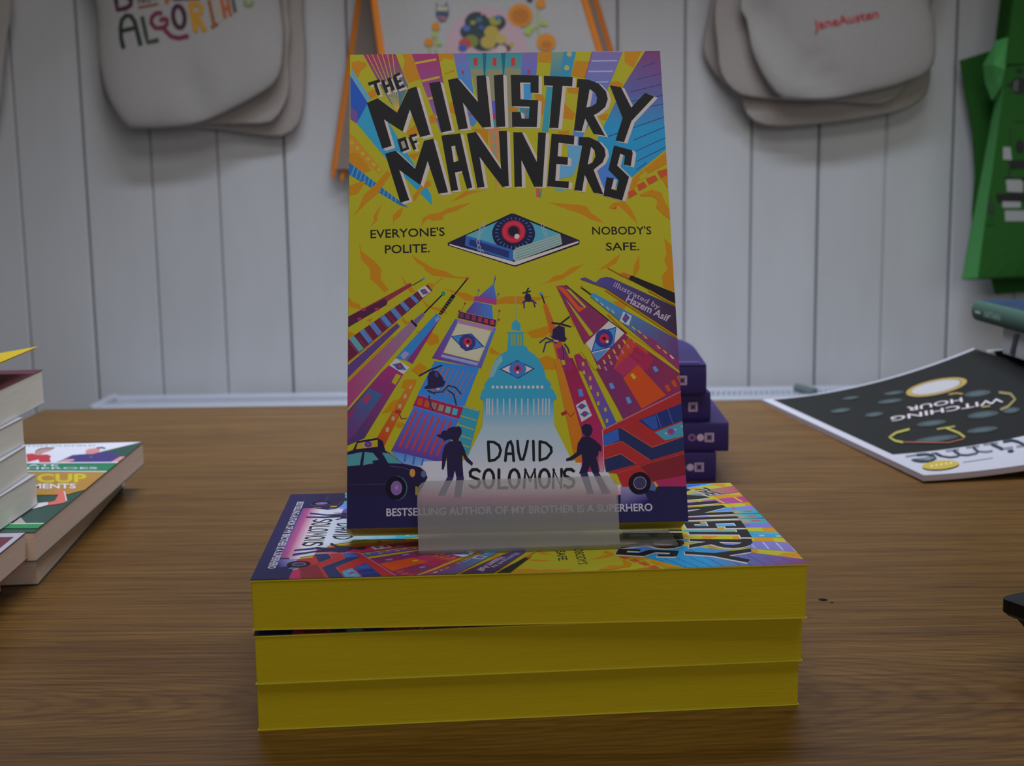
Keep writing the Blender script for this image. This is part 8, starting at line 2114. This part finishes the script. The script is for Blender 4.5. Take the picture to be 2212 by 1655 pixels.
# green bags at the far right -------------------------------------------------
gg = 'green cloth bags at the far right of the wall'
cxg = .72
def green_art(pr):
    k, w = (18, 20, 18), (118, 120, 116)
    ZG = zoomed(2100, 60, 3.598)
    z = lambda *p: [ZG(q) for q in p]
    pr.poly(w, z((245, 925), (300, 928), (310, 1028), (245, 1025))); pr.poly(w, z((265, 1180), (375, 1180), (392, 1200), (390, 1280), (275, 1275))); pr.poly(w, z((240, 1350), (375, 1352), (375, 1400), (242, 1400))); pr.poly(w, z((258, 1420), (400, 1418), (600, 1418), (600, 1500), (262, 1505)))
    pr.poly(k, z((195, 1290), (600, 1275), (600, 1352), (200, 1352))); pr.poly(k, z((288, 1030), (600, 1025), (600, 1095), (295, 1095))); pr.line(k, z((248, 1170), (600, 1170)), 4)
    pr.oval(k, ZG((370, 445)), 18, 18); pr.line((70, 78, 70), z((340, 410), (330, 490)), 3); pr.line((70, 78, 70), z((360, 405), (352, 495)), 3); pr.line(k, z((275, 438), (330, 445)), 3); pr.oval(k, ZG((375, 330)), 7, 5)
    pr.line((30, 50, 28), z((330, 720), (600, 745)), 2.5); pr.line((24, 40, 22), z((300, 780), (300, 920)), 2); pr.oval(k, ZG((370, 920)), 9, 14); pr.line(k, z((290, 1095), (285, 1180)), 2)
    pr.oval((30, 44, 30), ZG((160, 1400)), 7, 13); pr.line((30, 44, 30), z((152, 1310), (165, 1500)), 3); pr.line((30, 44, 30), z((115, 1530), (190, 1530)), 2)
gz = at_y(2182, 88, 1.79)[2]
gb = gusset_bag('bright green bag with a black and white print, front one at the far right', ((2182, 90), (2112, 602)), ((2520, 70), (2560, 585)), ((2158, 170), (2078, 605)), ((2560, 150), (2600, 590)), 1.790, 1.862,
           (m_green_dk, m_green_dk, m_green_lit), green_art, cxg, gg, sag=.001, zt=gz, hfrac=.47, inset=.0)
m = MB()
fp = [((2123, 141), 1.835), ((2151, 88), 1.815), ((2181, 79), 1.792), ((2172, 150), 1.795), ((2163, 188), 1.808), ((2143, 218), 1.838), ((2128, 180), 1.842), ((2146, 140), 1.806), ((2150, 175), 1.818)]
pv = [at_y(*p, y) - np.array([cxg, 1.79, .36]) for p, y in fp]
m.add(pv, [(0, 7, 1), (1, 7, 2), (2, 7, 3), (3, 7, 8), (3, 8, 4), (4, 8, 5), (5, 8, 6), (6, 8, 7), (6, 7, 0)]); m.add([p + np.array([.0015, .004, 0]) for p in pv], [(1, 7, 0), (2, 7, 1), (3, 7, 2), (8, 7, 3), (4, 8, 3), (5, 8, 4), (6, 8, 5), (7, 8, 6), (0, 7, 6)])
m.build('gusset_fold', m_green_lit, gb)
tote('dark green bag nearest the wall at the far right, corner poking out left', [(2072, 131), (2100, 290), (2105, 380), (2098, 470), (2120, 560), (2300, 600), (2480, 560), (2500, 300), (2480, 30), (2220, 86), (2130, 113)], 1.892, [], .006, .004, 9, m_green_dk, cxg, gg, sharp=True)
tote('dark green bag hanging lowest at the far right, hem below the printed one', [(2150, 150), (2135, 500), (2140, 600), (2149, 636), (2182, 634), (2300, 625), (2500, 615), (2510, 300), (2480, 120), (2200, 130)], 1.874, [], .005, .004, 10, m_green_dk, cxg, gg, sharp=True)
peg(cxg, PEGZ, 'wooden peg holding the green bags')
